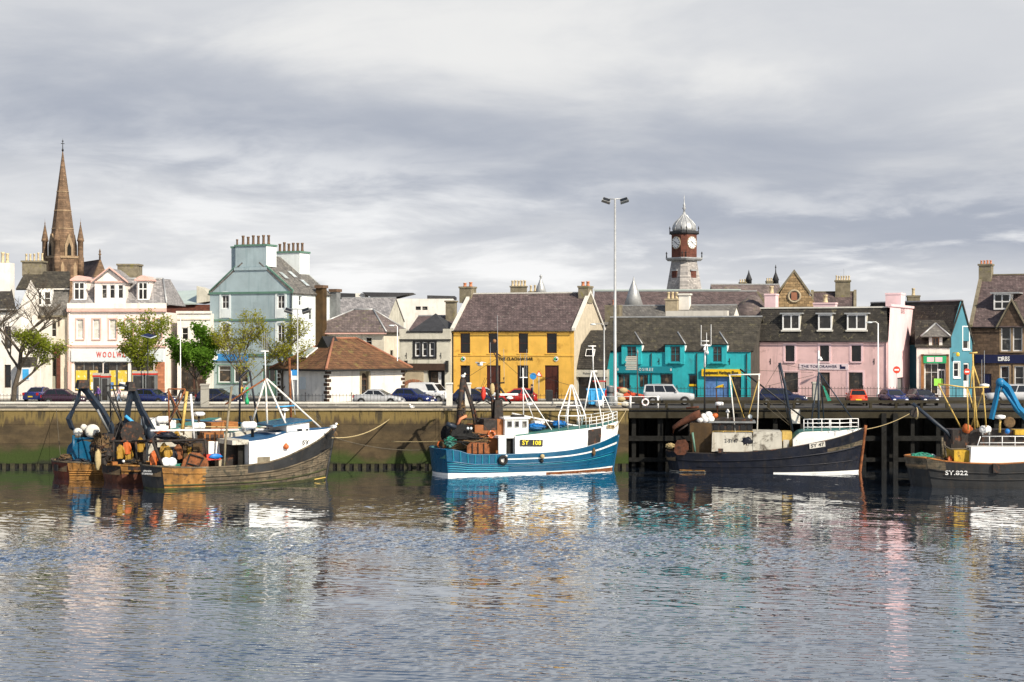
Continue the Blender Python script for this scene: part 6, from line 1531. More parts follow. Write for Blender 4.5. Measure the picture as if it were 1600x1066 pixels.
# ---- trees
def leaf_material(name, col, col2):
    m = bpy.data.materials.new(name); m.use_nodes = True; MATS[name] = m; nt = m.node_tree; N = nt.nodes.new; L = nt.links.new
    nt.nodes.remove(nt.nodes['Principled BSDF']); out = nt.nodes['Material Output']
    g = N('ShaderNodeNewGeometry'); n = N('ShaderNodeTexNoise'); n.inputs['Scale'].default_value = 1.6; L(g.outputs['Position'], n.inputs[0])
    mx = N('ShaderNodeMix'); mx.data_type = 'RGBA'; L(n.outputs[0], mx.inputs[0]); mx.inputs[6].default_value = (*col, 1); mx.inputs[7].default_value = (*col2, 1)
    d = N('ShaderNodeBsdfDiffuse'); t = N('ShaderNodeBsdfTranslucent'); ms = N('ShaderNodeMixShader'); ms.inputs[0].default_value = .5
    L(mx.outputs[2], d.inputs[0]); L(mx.outputs[2], t.inputs[0]); L(d.outputs[0], ms.inputs[1]); L(t.outputs[0], ms.inputs[2]); L(ms.outputs[0], out.inputs[0])
leaf_material('leaf_spring', (.17, .24, .025), (.36, .38, .05)); leaf_material('leaf_dark', (.07, .18, .02), (.16, .28, .035)); leaf_material('leaf_olive', (.24, .25, .025), (.42, .40, .05))
def tree(name, px, Y, z, h, spread, label, bark, leafm, nleaf, leaf=.16, seed=1, lean=0.0, trunk=.16, first=.28, depth=4, density=None, leafbox=None, updir=.55):
    rg = random.Random(seed); e = empty(name, (XP(px, Y), Y, z), 0, label, 'tree')
    wd = MB(); tips = []
    def grow(p, d, ln, r, lev):
        n = 4; pts = [p]; q = p.copy(); dd = d.copy()
        for i in range(n):
            dd = (dd + Vector((rg.uniform(-.18, .18), rg.uniform(-.18, .18), rg.uniform(-.05, .10)))).normalized(); q = q + dd * ln / n; pts.append(q.copy())
        wd.path(pts, r, 6 if lev < 2 else 4, r * .55)
        if lev >= 2: tips.extend(pts[1:])
        if lev >= depth: return
        k = rg.choice((3, 4)) if lev else 6
        for i in range(k):
            t = rg.uniform(.45, 1.0) if lev else .38 + .62 * i / (k - 1)
            b = pts[min(n, int(t * n))]; a = rg.uniform(0, 6.283) if lev else i * 2.4 + rg.uniform(-.4, .4)
            side = Vector((math.cos(a) * spread, math.sin(a) * spread * .8, updir + rg.uniform(-.2, .35))).normalized()
            grow(b, (side * .8 + dd * .35).normalized(), ln * rg.uniform(.52, .72), max(.012, r * .52), lev + 1)
    grow(Vector((0, 0, 0)), Vector((lean, 0, 1)).normalized(), h * .55, trunk, 0)
    wd.build('trunk', bark, e, recalc=False)
    lf = MB(); cand = [t for t in tips if (leafbox is None or leafbox(t))]
    for i in range(nleaf):
        c = rg.choice(cand) + Vector((rg.gauss(0, .22), rg.gauss(0, .22), rg.gauss(0, .2)))
        u = Vector((rg.gauss(0, 1), rg.gauss(0, 1), rg.gauss(0, .6))).normalized(); w_ = u.cross(Vector((rg.gauss(0, 1), rg.gauss(0, 1), rg.gauss(0, 1)))).normalized(); s = leaf * rg.uniform(.6, 1.3)
        lf.face((c - u * s, c + w_ * s * .55, c + u * s, c - w_ * s * .55))
    lf.build('crown', leafm, e, recalc=False)
tree('bare_tree', 20, 143.6, GZ + .1, 11.2, 1.25, 'large half-bare tree at the far left with leaves on its right side', 'bark', 'leaf_spring', 4200, .10, 5, .05, .25, depth=5, leafbox=lambda p: p.x > 1.0 and p.z < 6.4, updir=.5)
tree('street_tree', 222, 153.5, GZ, 8.0, .7, 'light green young tree in front of the store', 'bark', 'leaf_spring', 7000, .115, 8, .0, .13, depth=4)
tree('street_tree', 309, 152.5, GZ, 7.4, 1.0, 'dense dark green maple in front of the white shop', 'bark', 'leaf_dark', 9000, .15, 12, .0, .13, depth=4, updir=.55)
tree('street_tree', 381, 153.5, GZ, 8.6, 1.0, 'thin olive leaved tree before the grey-blue building', 'pale_bark', 'leaf_olive', 4200, .10, 21, .0, .13, depth=4)
tree('street_tree', 440, 153.0, GZ, 8.4, .95, 'thin olive leaved tree at the corner of the grey-blue building', 'bark', 'leaf_olive', 3400, .10, 33, .02, .12, depth=4)
# ------------------------------------------------------------------ fishing boats
def sstep(a, b, x):
    t = max(0., min(1., (x - a) / (b - a))); return t * t * (3 - 2 * t)
def net_pile(c, r, sq, j, seed, m, parent, name='net_heap'):
    """A heap with a rough body and many loose loops and folds lying on it."""
    rg = random.Random(seed); c = Vector(c); b = MB(); b.blob(c, r * .86, 14, 10, sq, j, seed)
    b.smooth = [False] * len(b.smooth)
    for i in range(26):
        a, t = rg.uniform(0, 6.283), rg.uniform(.15, 1.75); pts = []
        for k in range(6):
            a += rg.uniform(-.1, .5); t += rg.uniform(-.22, .22); q = r * rg.uniform(.86, 1.08)
            pts.append(c + Vector((math.sin(t) * math.cos(a) * sq[0], math.sin(t) * math.sin(a) * sq[1], math.cos(t) * sq[2])) * q)
        b.path(pts, r * rg.uniform(.035, .09), 4)
    mats = [m] + ([NETMIX[m]] if m in NETMIX else [])
    if len(mats) > 1: b.m = [1 if (k // 60) % 3 == 1 else 0 for k in range(len(b.m))]
    return b.build(name, mats, parent)
def oilskin(c, seed, m, parent):
    """A coat hanging limp from a hook: creased, open sleeves, narrow at the collar."""
    rg = random.Random(seed); c = Vector(c); rows = []; h = rg.uniform(.95, 1.2)
    for k in range(7):
        z = .55 - h * k / 6; w = (.07, .22, .25, .22, .24, .27, .25)[k]; ring = []
        for i in range(10):
            a = 2 * math.pi * i / 10; f = 1 + .35 * math.sin(i * 2.6 + seed) * (k / 6); ring.append(c + Vector((math.cos(a) * w * f, math.sin(a) * .10 * f, z + rg.uniform(-.03, .03))))
        rows.append(ring)
    b = MB(); b.grid(rows, True)
    for s_ in (-1, 1): b.path([c + Vector((s_ * .18, 0, .36)), c + Vector((s_ * .30, -.03, .02)), c + Vector((s_ * .28, -.04, -.24))], [.08, .075, .06], 6)
    return b.build('hung_oilskin', m, parent)
NETMIX = {'net_black': 'net_brown', 'net_green': 'deck_green', 'net_brown': 'rusty_black', 'blue_plastic': 'deck_blue'}
class Boat:
    """Frame origin: near stern corner at the waterline; x runs to the bow, y across to the far side."""
    def __init__(s, F, name, label, bow_px, B, sheer_px, rake=.9, stern=.8, stern_bulge=.6, group='fishing boats moored at the quay'):
        s.F = F; F.z = 0.0; F.o.z = 0.0; s.B = B; s.L = F.u(bow_px, B / 2); s.rake = rake; s.stern = stern; s.bulge = stern_bulge
        s.sheer = sorted((F.u(px, .3) / s.L, F.h(py, F.u(px, .3), .3)) for px, py in sheer_px)
        s.e = F.root(name, label, 'boat', group)
    def P(s, px, py, v=None): return s.F.p(px, py, s.B / 2 if v is None else v)
    def sz(s, t): return smooth_tab(s.sheer, t, .04)
    def pd(s, t):
        if t < .5: return s.stern + (1 - s.stern) * math.sin(min(1, t / .42) * math.pi / 2)
        return max(0.0, 1 - ((t - .5) / .5) ** 2.6) ** .8 if t < 1 else 0.0
    def pw(s, t):
        if t < .5: return s.stern * .9 + (.93 - s.stern * .9) * math.sin(min(1, t / .42) * math.pi / 2)
        return .93 * max(0.0, 1 - ((t - .5) / .5) ** 1.9) if t < 1 else 0.0
    def pt(s, t, z, side=-1, inset=0.0):
        q = max(-.3, min(1.25, z / max(.2, s.sz(t)))); qq = max(0, q)
        w = s.B / 2 * (s.pw(t) + (s.pd(t) - s.pw(t)) * qq ** .8)
        if q < 0: w *= 1 + q * .6
        w = max(0.0, w - inset)
        x = s.L * t + s.rake * qq * sstep(.72, 1, t) - s.bulge * .4 * qq * (1 - sstep(0, .2, t))
        return Vector((x, s.B / 2 + side * w, z))
    def ring(s, t, zs, side, inset=0.0): return [s.pt(t, z, side, inset) for z in zs]
    def hull(s, rows, mats, matsel=None, deck=.75, deckm='deck_wood', n=34, stern_mats=None, capm='rubber', cap_r=.06):
        """rows: fractions of the sheer height (a first negative one is under water). matsel(t, row) picks the slot."""
        ts = [1 - (1 - i / n) ** 1.25 for i in range(n + 1)]
        m = MB(); m.sm = False
        sel = matsel or (lambda t, k: k)
        zs = lambda t: [(-.8 if f < 0 else f * s.sz(t)) for f in rows]
        for side in (-1, 1):
            rings = [s.ring(t, zs(t), side) for t in ts]
            m.grid(rings, False, lambda a, k: sel((ts[a] + ts[a + 1]) / 2, k))
        # stern, gently rounded
        K = 8; rings = []
        a, b = s.ring(0, zs(0), -1), s.ring(0, zs(0), 1)
        for i in range(K + 1):
            q = i / K; rings.append([p.lerp(r, q) + Vector((-s.bulge * math.sin(math.pi * q) ** .8, 0, 0)) for p, r in zip(a, b)])
        m.grid(rings, False, (lambda a_, k: stern_mats[k]) if stern_mats else (lambda a_, k: sel(0, k)))
        m.build('hull', mats, s.e)
        # deck and inside of the bulwark
        m = MB(); zt = lambda t: s.sz(t) - deck
        for side in (-1, 1):
            m.grid([[s.pt(t, s.sz(t) - .01, side, .02), s.pt(t, s.sz(t) - .01, side, .12), s.pt(t, zt(t), side, .14)] for t in ts if t < .985])
        m.grid([[s.pt(t, zt(t), -1, .13), s.pt(t, zt(t), 1, .13)] for t in ts if t < .985])
        ai, bi = s.pt(0, s.sz(0) - .01, -1, .12), s.pt(0, s.sz(0) - .01, 1, .12); rr = []
        for i in range(K + 1):
            q = i / K; p = ai.lerp(bi, q) + Vector((-(s.bulge - .12) * math.sin(math.pi * q) ** .8, 0, 0)); rr.append([p, p - Vector((0, 0, deck))])
        m.grid(rr); m.face([r[1] for r in rr])
        m.build('deck', deckm, s.e)
        m = MB()
        for side in (-1, 1): m.path([s.pt(t, s.sz(t), side, .05) for t in ts], cap_r, 6)
        m.path([a[-1].lerp(b[-1], i / K) + Vector((-s.bulge * math.sin(math.pi * i / K) ** .8 + .04, 0, 0)) for i in range(K + 1)], cap_r, 6)
        m.build('rail_cap', capm, s.e)
        return ts
    def strake(s, frac, mname, r=.06, t0=0.0, t1=.985, name='rubbing_strake', n=26, side=-1):
        m = MB(); m.path([s.pt(t0 + (t1 - t0) * i / n, frac * s.sz(t0 + (t1 - t0) * i / n), side, -r * .4) for i in range(n + 1)], r, 6)
        return m.build(name, mname, s.e)
    def stem(s, mname, r=.12, top=1.0):
        m = MB(); m.path([Vector((s.L + s.rake * max(0, q) + .02, s.B / 2, q * s.sz(1))) for q in (-.25, 0, .3, .6, .9, top)], r, 6)
        return m.build('stem', mname, s.e)
    def shelter(s, t0, t1, tops, mname, inset=.06, deckm='deck_green', n=20, name='shelter_deck', aft=True, fall=.0):
        """Plated shelter standing on the sheer; tops: [(t, z)] of its upper edge."""
        m = MB(); ts = [t0 + (t1 - t0) * i / n for i in range(n + 1)]
        top = lambda t: smooth_tab(tops, t, .02)
        for side in (-1, 1):
            m.grid([[s.pt(t, s.sz(t) + .02, side, inset), s.pt(t, (s.sz(t) + top(t)) / 2, side, inset + .02), s.pt(t, top(t) - .08, side, inset + .05 + fall), s.pt(t, top(t), side, inset + .16 + fall)] for t in ts])
        if aft:
            a = s.pt(t0, s.sz(t0) - .6, -1, inset); m.face([s.pt(t0, s.sz(t0) - .6, -1, inset), s.pt(t0, top(t0), -1, inset + .16), s.pt(t0, top(t0), 1, inset + .16), s.pt(t0, s.sz(t0) - .6, 1, inset)])
        m.face([s.pt(t1, s.sz(t1), -1, inset), s.pt(t1, s.sz(t1), 1, inset), s.pt(t1, top(t1), 1, inset + .16), s.pt(t1, top(t1), -1, inset + .16)])
        o = m.build(name, mname, s.e)
        m = MB(); m.grid([[s.pt(t, top(t) - .005, -1, inset + .15 + fall), (s.L * t, s.B / 2, top(t) + .12 * (1 - sstep(.8, 1, t))), s.pt(t, top(t) - .005, 1, inset + .15 + fall)] for t in ts]); m.build('roof_deck', deckm, o)
        s.top = top
        return o
    def tube(s, name, a, b, r, m, parent=None, n=6, r1=None): return MB().tube(a, b, r, n, r1).build(name, m, parent or s.e)
    def tubes(s, name, segs, r, m, parent=None, n=6):
        if name in ('rigging', 'spar', 'deck_post'):
            for q in segs: o = MB().path(q, r, n).build(name, m, parent or s.e)
            return o
        b = MB()
        for q in segs: b.path(q, r, n)
        return b.build(name, m, parent or s.e)
    def box(s, name, px0, px1, py0, py1, v0, v1, m, taper=0.0, parent=None, bev=0):
        """Box from its near face seen in the photograph: pixel rectangle at depth v0, reaching back to v1."""
        u0, u1 = s.F.u(px0, v0), s.F.u(px1, v0); um = (u0 + u1) / 2
        z0, z1 = s.F.h(py1, um, v0), s.F.h(py0, um, v0)
        return MB().box(u0, u1, v0, v1, z0, z1, taper=taper).build(name, m, parent or s.e), (u0, u1, z0, z1)
    def capsule(s, px0, px1, py, v, r, m='white_paint', name='liferaft'):
        a, b = s.P(px0, py, v), s.P(px1, py, v)
        L_ = b.x - a.x
        o = MB().lathe([(0, 0), (r * .7, .06), (r, .2), (r, L_ * .48), (r * 1.06, L_ * .49), (r * 1.06, L_ * .51), (r, L_ * .52), (r, L_ - .2), (r * .7, L_ - .06), (0, L_)], a, 10, 'x').build(name, m, s.e)
        MB().box(a.x + .15, a.x + .25, v - r * .9, v + r * .9, a.z - r - .12, a.z - r * .55).box(b.x - .25, b.x - .15, v - r * .9, v + r * .9, a.z - r - .12, a.z - r * .55).build('cradle', 'grey_metal', o)
        return o
    def heap(s, name, px, py, v, r, m, sq=(1, 1, .6), seed=1, j=.28, n=12, rows=9):
        return net_pile(s.P(px, py, v), r, sq, j, seed, m, s.e, name)
    def tyre(s, px, py, R0=.34, v=None):
        u = s.F.u(px, .1); t = u / s.L; z = s.F.h(py, u, .1); p = s.pt(t, z, -1, -.14)
        return MB().torus(p, R0 * .72, R0 * .3, 'y', 16, 6).build('tyre_fender', 'rubber', s.e)
    def fence(s, pts, h, m, n_rails=3, posts=None, r=.025, name='guard_rail'):
        b = MB()
        for k in range(1, n_rails + 1): b.path([Vector(p) + Vector((0, 0, h * k / n_rails)) for p in pts], r, 5)
        for p in (posts or pts): b.tube(p, Vector(p) + Vector((0, 0, h)), r * 1.15, 5)
        return b.build(name, m, s.e)
    def hull_plate(s, px, py, text, w, h, plate_m, text_m, tilt=0.0, size=.4, bold=.01, off=-.07, name='registration', frame=None):
        """Number plate lying on the near side of the hull or shelter."""
        u = s.F.u(px, .2); t = min(.97, u / s.L); z = s.F.h(py, u, .2)
        p = s.pt(t, z, -1, off); p2 = s.pt(min(.99, t + .03), z, -1, off); p3 = s.pt(t, z + .3, -1, off)
        ax = (p2 - p).normalized(); ang = math.atan2(ax.y, ax.x)
        lean = math.atan2(-(p3.y - p.y), .3)
        ho = empty(name, p, 0); ho.parent = s.e; ho.rotation_euler = (lean, tilt, ang); ho.rotation_mode = 'XYZ'
        if plate_m: MB().box(-w / 2, w / 2, 0, .05, -h / 2, h / 2).build('plate', plate_m, ho)
        text_part('lettering', text, size, text_m, ho, (0, -.012, 0), w * (.84 if plate_m else 1), extrude=.008, bold=bold)
        return ho

def gull(loc, rz, label, s=1.0, flying=False):
    e = empty('gull', loc, rz, label, 'gull')
    if flying:
        MB().blob((0, 0, 0), .13 * s, 8, 6, (2.0, .9, .85)).build('body', 'gull_white', e)
        for sd in (-1, 1):
            w = MB(); w.prism([(.1 * s, sd * .08 * s, .03), (.14 * s, sd * .38 * s, .2 * s), (-.02 * s, sd * .72 * s, .14 * s), (-.12 * s, sd * .68 * s, .12 * s), (-.1 * s, sd * .35 * s, .18 * s), (-.1 * s, sd * .08 * s, .02)], (0, 0, .02 * s)); w.build('wing', 'gull_white' if sd < 0 else 'gull_grey', e)
    else:
        MB().blob((0, 0, .22 * s), .15 * s, 8, 6, (1.6, .85, .85)).blob((.2 * s, 0, .40 * s), .085 * s, 8, 6, (1.1, .9, 1)).build('body', 'gull_white', e)
        MB().blob((-.05 * s, 0, .25 * s), .14 * s, 8, 5, (1.7, .95, .6)).build('wing', 'gull_grey', e)
        MB().tube((.02, .03 * s, .1 * s), (.02, .03 * s, -.01), .01, 4).tube((.02, -.03 * s, .1 * s), (.02, -.03 * s, -.01), .01, 4).build('leg', 'orange_plastic', e)
    b = (.27 * s, 0, .38 * s) if not flying else (.24 * s, 0, 0); MB().tube(b, (b[0] + .1 * s, 0, b[2] - .03 * s), .022 * s, 5, .004).build('beak', 'yellow_sign', e)

# ================================================================== blue and white boat SY 108
F = Frame(703, 130.6, -19)
b = Boat(F, 'fishing_boat', 'bright blue and white trawler moored in the middle, numbered SY 108', 957, 5.0,
         [(709, 702), (722, 704), (730, 711), (800, 710), (850, 708), (893, 704), (920, 699), (939, 693), (957, 686), (970, 681)], .55, .88, .6)
Ts = b.hull([-1, 0, .06, .10, .52, .60, .74, .80, 1.0], ['boat_white', 'boat_blue', 'boat_blue', 'boat_blue', 'boat_white', 'boat_blue', 'rust'],
       lambda t, k: (6 if (k == 1 and t > .55) or k == 0 else 0 if k <= 2 else 4 if (k == 6 and t > .30 or k == 5 and .27 < t < .33) else 1), deckm='deck_green', capm='boat_blue')
for f in (.18, .27, .36, .47): b.strake(f, 'boat_light_blue', .035, .0, .33 if f < .4 else .97)
for f in (.28, .40): b.strake(f, 'boat_blue', .025, .33, .93)
b.strake(.53, 'boat_blue', .07)
# bulwark stays along the stern quarter
for i in range(7):
    t = .035 + i * .037; m = MB(); m.path([b.pt(t, .55 * b.sz(t), -1, -.03), b.pt(t, .98 * b.sz(t), -1, -.03)], .05, 4); m.build('bulwark_stay', 'boat_light_blue', b.e)
m = MB(); t = .285; m.path([b.pt(t, .60 * b.sz(t), -1, -.02), b.pt(t + .035, .97 * b.sz(t), -1, -.02)], .09, 4); m.build('stripe_end', 'boat_white', b.e)
b.stem('boat_blue', .09)
tt = lambda px: F.u(px, .2) / b.L
zt = lambda py, px: F.h(py, F.u(px, .2), .2)
sh = b.shelter(tt(804), .985, [(tt(804), zt(682, 804)), (tt(885), zt(673, 885)), (tt(918), zt(670, 918)), (tt(940), zt(667, 940)), (1.0, zt(659, 966))], 'boat_white')
# dark opening in the bow plating
q0, q1 = tt(919), tt(938)
m = MB(); m.grid([[b.pt(t, z0, -1, .0), b.pt(t, (z0 + z1) / 2, -1, .03), b.pt(t, z1 - .1, -1, .05)] for t, z0, z1 in [(q0 + (q1 - q0) * i / 4, b.sz(q0 + (q1 - q0) * i / 4) + .12, b.top(q0 + (q1 - q0) * i / 4) - .02) for i in range(5)]]); m.build('hatch_opening', 'rusty_black', sh)
b.hull_plate(829, 692, 'SY  108', 1.95, .52, 'black_letter', 'yellow_letter', R(2), .5, .006, -.02)
b.hull_plate(953, 668, 'SY 108', 1.0, .3, 'rope', 'dark_wood', R(4), .28, .01, -.03)
# aft end of the shelter: door panel and dark doorway
o, r_ = b.box('casing_panel', 779, 791, 685, 710, .35, .5, 'pale_sign'); b.box('doorway', 791.5, 803, 685, 710, .6, .7, 'shade_black'); b.box('shelter_beam', 779, 806, 681, 685, .3, 4.6, 'boat_white')
# wheelhouse
wh, (u0, u1, z0, z1) = b.box('wheelhouse', 789, 825.5, 655, 684, 1.1, 3.9, 'boat_white')
MB().box(u0 - .12, u1 + .12, .95, 4.05, z1, z1 + .14).build('wheelhouse_roof', 'boat_white', wh)
for a, c in ((792, 800), (804, 811), (816, 823)):
    ua, ub, za, zb = rect(F, a, c, 658, 668, 1.1); za = F.h(668, (ua + ub) / 2, 1.1); window(wh, ua, ub, za, zb, 1, 1, 'grey_metal', 'curtained_glass', y=1.04, fw=.05)
S = lambda v, yy, z: (u1 + .02 - yy * .0 - (yy - 1.04), v, z)
MB().box(u1 + .002, u1 + .03, 1.3, 3.7, z0 + .8, z1 - .25).build('side_panel', 'ridge_tile', wh)
MB().lathe([(.28, 0), (.28, .12), (.1, .2)], (F.u(803, 2), 2, z1 + .14), 10).box(F.u(806, 2), F.u(818, 2), 1.8, 2.2, z1 + .14, z1 + .3).build('radar', 'rubber', wh)
# brown casing, funnel, mast
b.box('engine_casing', 742, 783, 664, 709, 1.6, 4.0, 'brown_casing'); o, _ = b.box('casing_top', 756, 777, 655, 672, 1.55, 4.0, 'rusty_black')
b.box('casing_side', 777, 789.5, 655, 684, 1.5, 4.0, 'brown_casing')
lifebuoy('lifebuoy', b.P(768, 679, 1.45), .28, '', 0, b.e)
m = MB(); p = b.P(777, 640, 2.6); m.box(p.x - .38, p.x + .42, 2.2, 3.0, b.P(777, 656, 2.6).z, b.P(777, 625, 2.6).z, taper=.08); fn = m.build('funnel', 'rusty_black', b.e)
m = MB(); m.tube(b.P(777.5, 660, 2.6), b.P(776.5, 548, 2.6), .2, 8, .09); mast = m.build('mast', 'rusty_black', b.e)
m = MB(); m.path([b.P(776, 552, 2.6), b.P(782, 556, 2.6)], .06); m.path([b.P(766, 600, 2.6), b.P(788, 598, 2.6), b.P(787, 590, 2.6)], .07); m.path([b.P(777, 600, 2.6), b.P(798, 630, 2.6), b.P(778, 638, 2.6)], .1)
m.path([b.P(771, 550, 2.6), b.P(776, 560, 2.6)], .05); m.path([b.P(762, 612, 2.6), b.P(769, 622, 2.6), b.P(770, 655, 2.6)], .12); m.build('crosstree', 'rusty_black', mast)
m = MB(); m.tube(b.P(778, 552, 2.6), b.P(777, 493, 2.6), .022, 4); m.build('aerial', 'galvanised', mast)
m = MB(); m.tube(b.P(767, 600, 2.6), b.P(766, 535, 2.6), .018, 4); m.tube(b.P(788, 600, 2.6), b.P(787, 545, 2.6), .018, 4); m.build('aerial', 'galvanised', mast)
MB().blob(b.P(772.5, 533, 2.6), .16, 8, 6).build('mast_lamp', 'oak_wood', mast); MB().blob(b.P(769, 608, 2.5), .3, 9, 7, (.7, .7, 1.6), .1, 3).build('float_bundle', 'rope', mast)
MB().lathe([(.1, 0), (.33, .06), (.3, .16), (.05, .3)], b.P(796, 624, 2.6), 10).build('radar_dome', 'white_paint', mast); m = MB(); m.box(*[f(*v_) for f, v_ in ((lambda a, c: b.P(781, 617, 2.5).x, (0, 0)), (lambda a, c: b.P(809, 617, 2.5).x, (0, 0)))], 2.4, 2.6, b.P(790, 618, 2.5).z, b.P(790, 615, 2.5).z).build('radar_scanner', 'white_paint', mast)
# stern gallows and net drum
m = MB(); m.path([b.P(723, 592, 2.2), b.P(719, 630, 2.2), b.P(716, 668, 2.2)], .22, 6); m.path([b.P(723, 592, 2.2), b.P(738, 640, 2.2), b.P(744, 676, 2.2)], .12, 6); m.path([b.P(725, 592, 3.6), b.P(741, 640, 3.6), b.P(750, 672, 3.6)], .10, 6); m.path([b.P(723, 594, 2.2), b.P(725, 594, 3.6)], .12); m.path([b.P(716, 655, 2.2), b.P(741, 655, 2.2)], .09); g = m.build('stern_gallows', 'rusty_black', b.e)
net_pile(b.P(721, 640, 2.2), .5, (.7, .6, 1.6), .2, 5, 'net_brown', g, 'hung_net')
m = MB(); p = b.P(725, 682, 1.2); m.lathe([(1.0, 0), (1.0, .1), (.62, .12), (.78, .8), (.66, 2.0), (.62, 2.9), (1.0, 2.92), (1.0, 3.02)], p, 14, 'y'); 
for k_ in range(1): nd = m.build('net_drum', 'net_black', b.e); nd.location = (0, 3.4, 0)
net_pile(b.P(730, 690, 2.0), 1.0, (2.0, 1.2, .85), .22, 8, 'net_black', b.e, 'net_heap')
net_pile(b.P(704, 691, 1.7), .55, (1.0, .9, .85), .3, 9, 'net_green', b.e, 'net_heap'); net_pile(b.P(742, 680, 2.4), .8, (1.2, 1, 1.1), .3, 19, 'net_black', b.e, 'net_heap')
m = MB(); m.path([b.P(715, 664, 2.0), b.P(719, 655, 2.0), b.P(729, 650, 2.0)], .13, 6); m.build('derrick_arm', 'clay_pot', b.e)
m = MB(); m.path([b.P(698, 662, 1.6), b.P(712, 668, 1.6)], .2, 6); m.build('roller', 'slate_blue_steel', b.e)
m = MB(); m.path([b.P(741, 652, 2.6), b.P(752, 664, 2.6), b.P(768, 652, 2.6)], .05); m.build('rigging', 'iron_black', b.e); b.tubes('rigging', [[b.P(744, 630, 2.6), b.P(756, 625, 2.6), b.P(768, 632, 2.6)]], .06, 'iron_black')
for a_, c2 in (((758, 590), (752, 605)), ((762, 588), (755, 603))): b.tube('rigging', b.P(*a_, 2.6), b.P(*c2, 2.6), .015, 'iron_black', None, 4)
MB().blob(b.P(755, 615, 2.6), .35, 8, 7, (.6, .5, 1.7), .12, 4).build('flag', 'red_plastic', b.e)
# trawl door against the casing
m = MB(); pts = [b.P(px, py, .55) for px, py in ((729.5, 709), (730, 697), (735, 691.5), (760, 692), (764.5, 698), (765, 709))]; m.prism(pts, (0, .1, 0)); td = m.build('trawl_door', 'rust', b.e)
m = MB()
for px in (738, 747, 756): m.path([b.P(px, 693, .5), b.P(px, 709, .5)], .05, 4)
m.build('door_rib', 'rusty_black', td)
for px in (731, 736): MB().blob(b.P(px, 669.5, 1.2), .12, 8, 5).build('deck_lamp', 'pale_sign', b.e)
# tripod masts and rails forward (white tubes)
def whip(name, segs, r=.05, m='white_paint', par=None): return b.tubes(name, segs, r, m, par)
c_ = 2.75
whip('tripod_mast', [[b.P(817, 575, c_), b.P(818, 651, c_)], [b.P(818, 606, c_), b.P(862, 672, 1.5)], [b.P(816, 606, c_), b.P(840, 672, 4.0)], [b.P(812, 590, c_), b.P(824, 590, c_)]], .045)
for px, top in ((813, 552), (820, 553), (823, 546)): b.tube('aerial', b.P(px, 590, c_), b.P(px, top, c_), .016, 'galvanised', None, 4)
whip('boom', [[b.P(800, 646, c_), b.P(872, 661, c_), b.P(918, 668, c_)]], .075)
MB().lathe([(.16, 0), (.3, .08), (.3, .18), (.1, .25)], b.P(827, 634, c_), 10).build('radar_dome', 'white_paint', b.e)
A = b.P(891, 602, c_); A2 = b.P(895, 602, c_)
ft = [(873, 650, 1.0), (887, 650, 0.8), (904, 650, .8), (915, 650, 1.2)]; bt = [(873, 672, 1.0), (887, 672, .7), (905, 671, .7), (916, 670, 1.2)]
whip('lattice_mast', [[A.lerp(A2, i / 3), b.P(*f), b.P(*g2)] for i, (f, g2) in enumerate(zip(ft, bt))] + [[A, A2], [b.P(*ft[0]), b.P(*ft[1]), b.P(*ft[2]), b.P(*ft[3])], [b.P(879, 634, .9), b.P(908, 634, .95)]] +
     [[A.lerp(A2, .5), b.P(px, 650, 4.4), b.P(px, 670, 4.4)] for px in (884, 908)], .05)
T0 = b.P(927, 580, c_)
whip('bow_mast', [[T0, b.P(942, 667, .9)], [T0, b.P(960, 655, 2.0)], [T0 + Vector((-.15, 0, -.1)), b.P(908, 668, 3.2)], [b.P(918, 627, 2.9), b.P(945, 626, 1.6)], [T0 + Vector((-.3, 0, -.02)), T0 + Vector((.35, 0, 0))], [T0, b.P(926, 540, c_)], [b.P(919, 541, c_), b.P(931, 541, c_)]], .055)
MB().lathe([(.25, -.2), (.3, 0), (.25, .2)], b.P(936, 631, 2.0), 10).build('radar_reflector', 'white_paint', b.e)
rp = [b.pt(t, b.top(t), -1, .22) for t in (tt(922), tt(932), tt(942), tt(950), tt(957), .975)] + [b.pt(t, b.top(t), 1, .22) for t in (.97, .93, .88, .82)]
b.fence(rp, .85, 'white_paint', 3, None, .028)
# deck gear on the roof: blue tarp, white box
b.heap('tarpaulin', 838, 668, 2.0, .55, 'blue_plastic', (1.5, 1, .6), 2, .15); b.heap('tarpaulin', 872, 664, 2.6, .6, 'blue_plastic', (1.3, 1, .6), 5, .12); b.heap('net_heap', 852, 665, 2.6, .55, 'net_black', (1.5, 1, .5), 6, .2)
o, _ = b.box('deck_box', 836, 851, 658, 664, 2.2, 3.2, 'white_paint'); 
b.tyre(785, 719, .42); MB().blob(b.pt(tt(845), zt(713, 845), -1, -.2), .2, 8, 6).build('fender_ball', 'rope', b.e)
MB().blob(b.pt(tt(845), zt(720, 845), -1, -.12), .16, 8, 6, (1, .6, 1)).build('fender', 'rubber', b.e); MB().blob(b.pt(tt(929), zt(707, 929), -1, -.12), .26, 8, 6, (.6, .5, 1.4)).build('fender', 'net_brown', b.e)
MB().torus(b.P(690, 695, 3), .35, .07, 'y', 10, 5).build('hoop', 'orange_plastic', b.e)
b.tubes('rigging', [[b.P(777, 560, 2.6), b.P(724, 594, 2.6)], [b.P(776, 575, 2.6), b.P(706, 690, 2.0)], [b.P(777, 556, 2.6), b.P(817, 592, c_)], [b.P(724, 596, 2.6), b.P(708, 688, 3.0)], [b.P(733, 640, 2.2), b.P(768, 625, 2.6)], [b.P(817, 580, c_), b.P(893, 603, c_)], [b.P(745, 660, 1.5), b.P(764, 640, 2.4)]], .016, 'iron_black', n=4)
b.heap('net_heap', 716, 676, 2.6, .6, 'net_black', (1.2, 1, 1.3), 91); b.heap('net_heap', 752, 672, 2.8, .45, 'net_black', (1.2, 1, 1.2), 92)

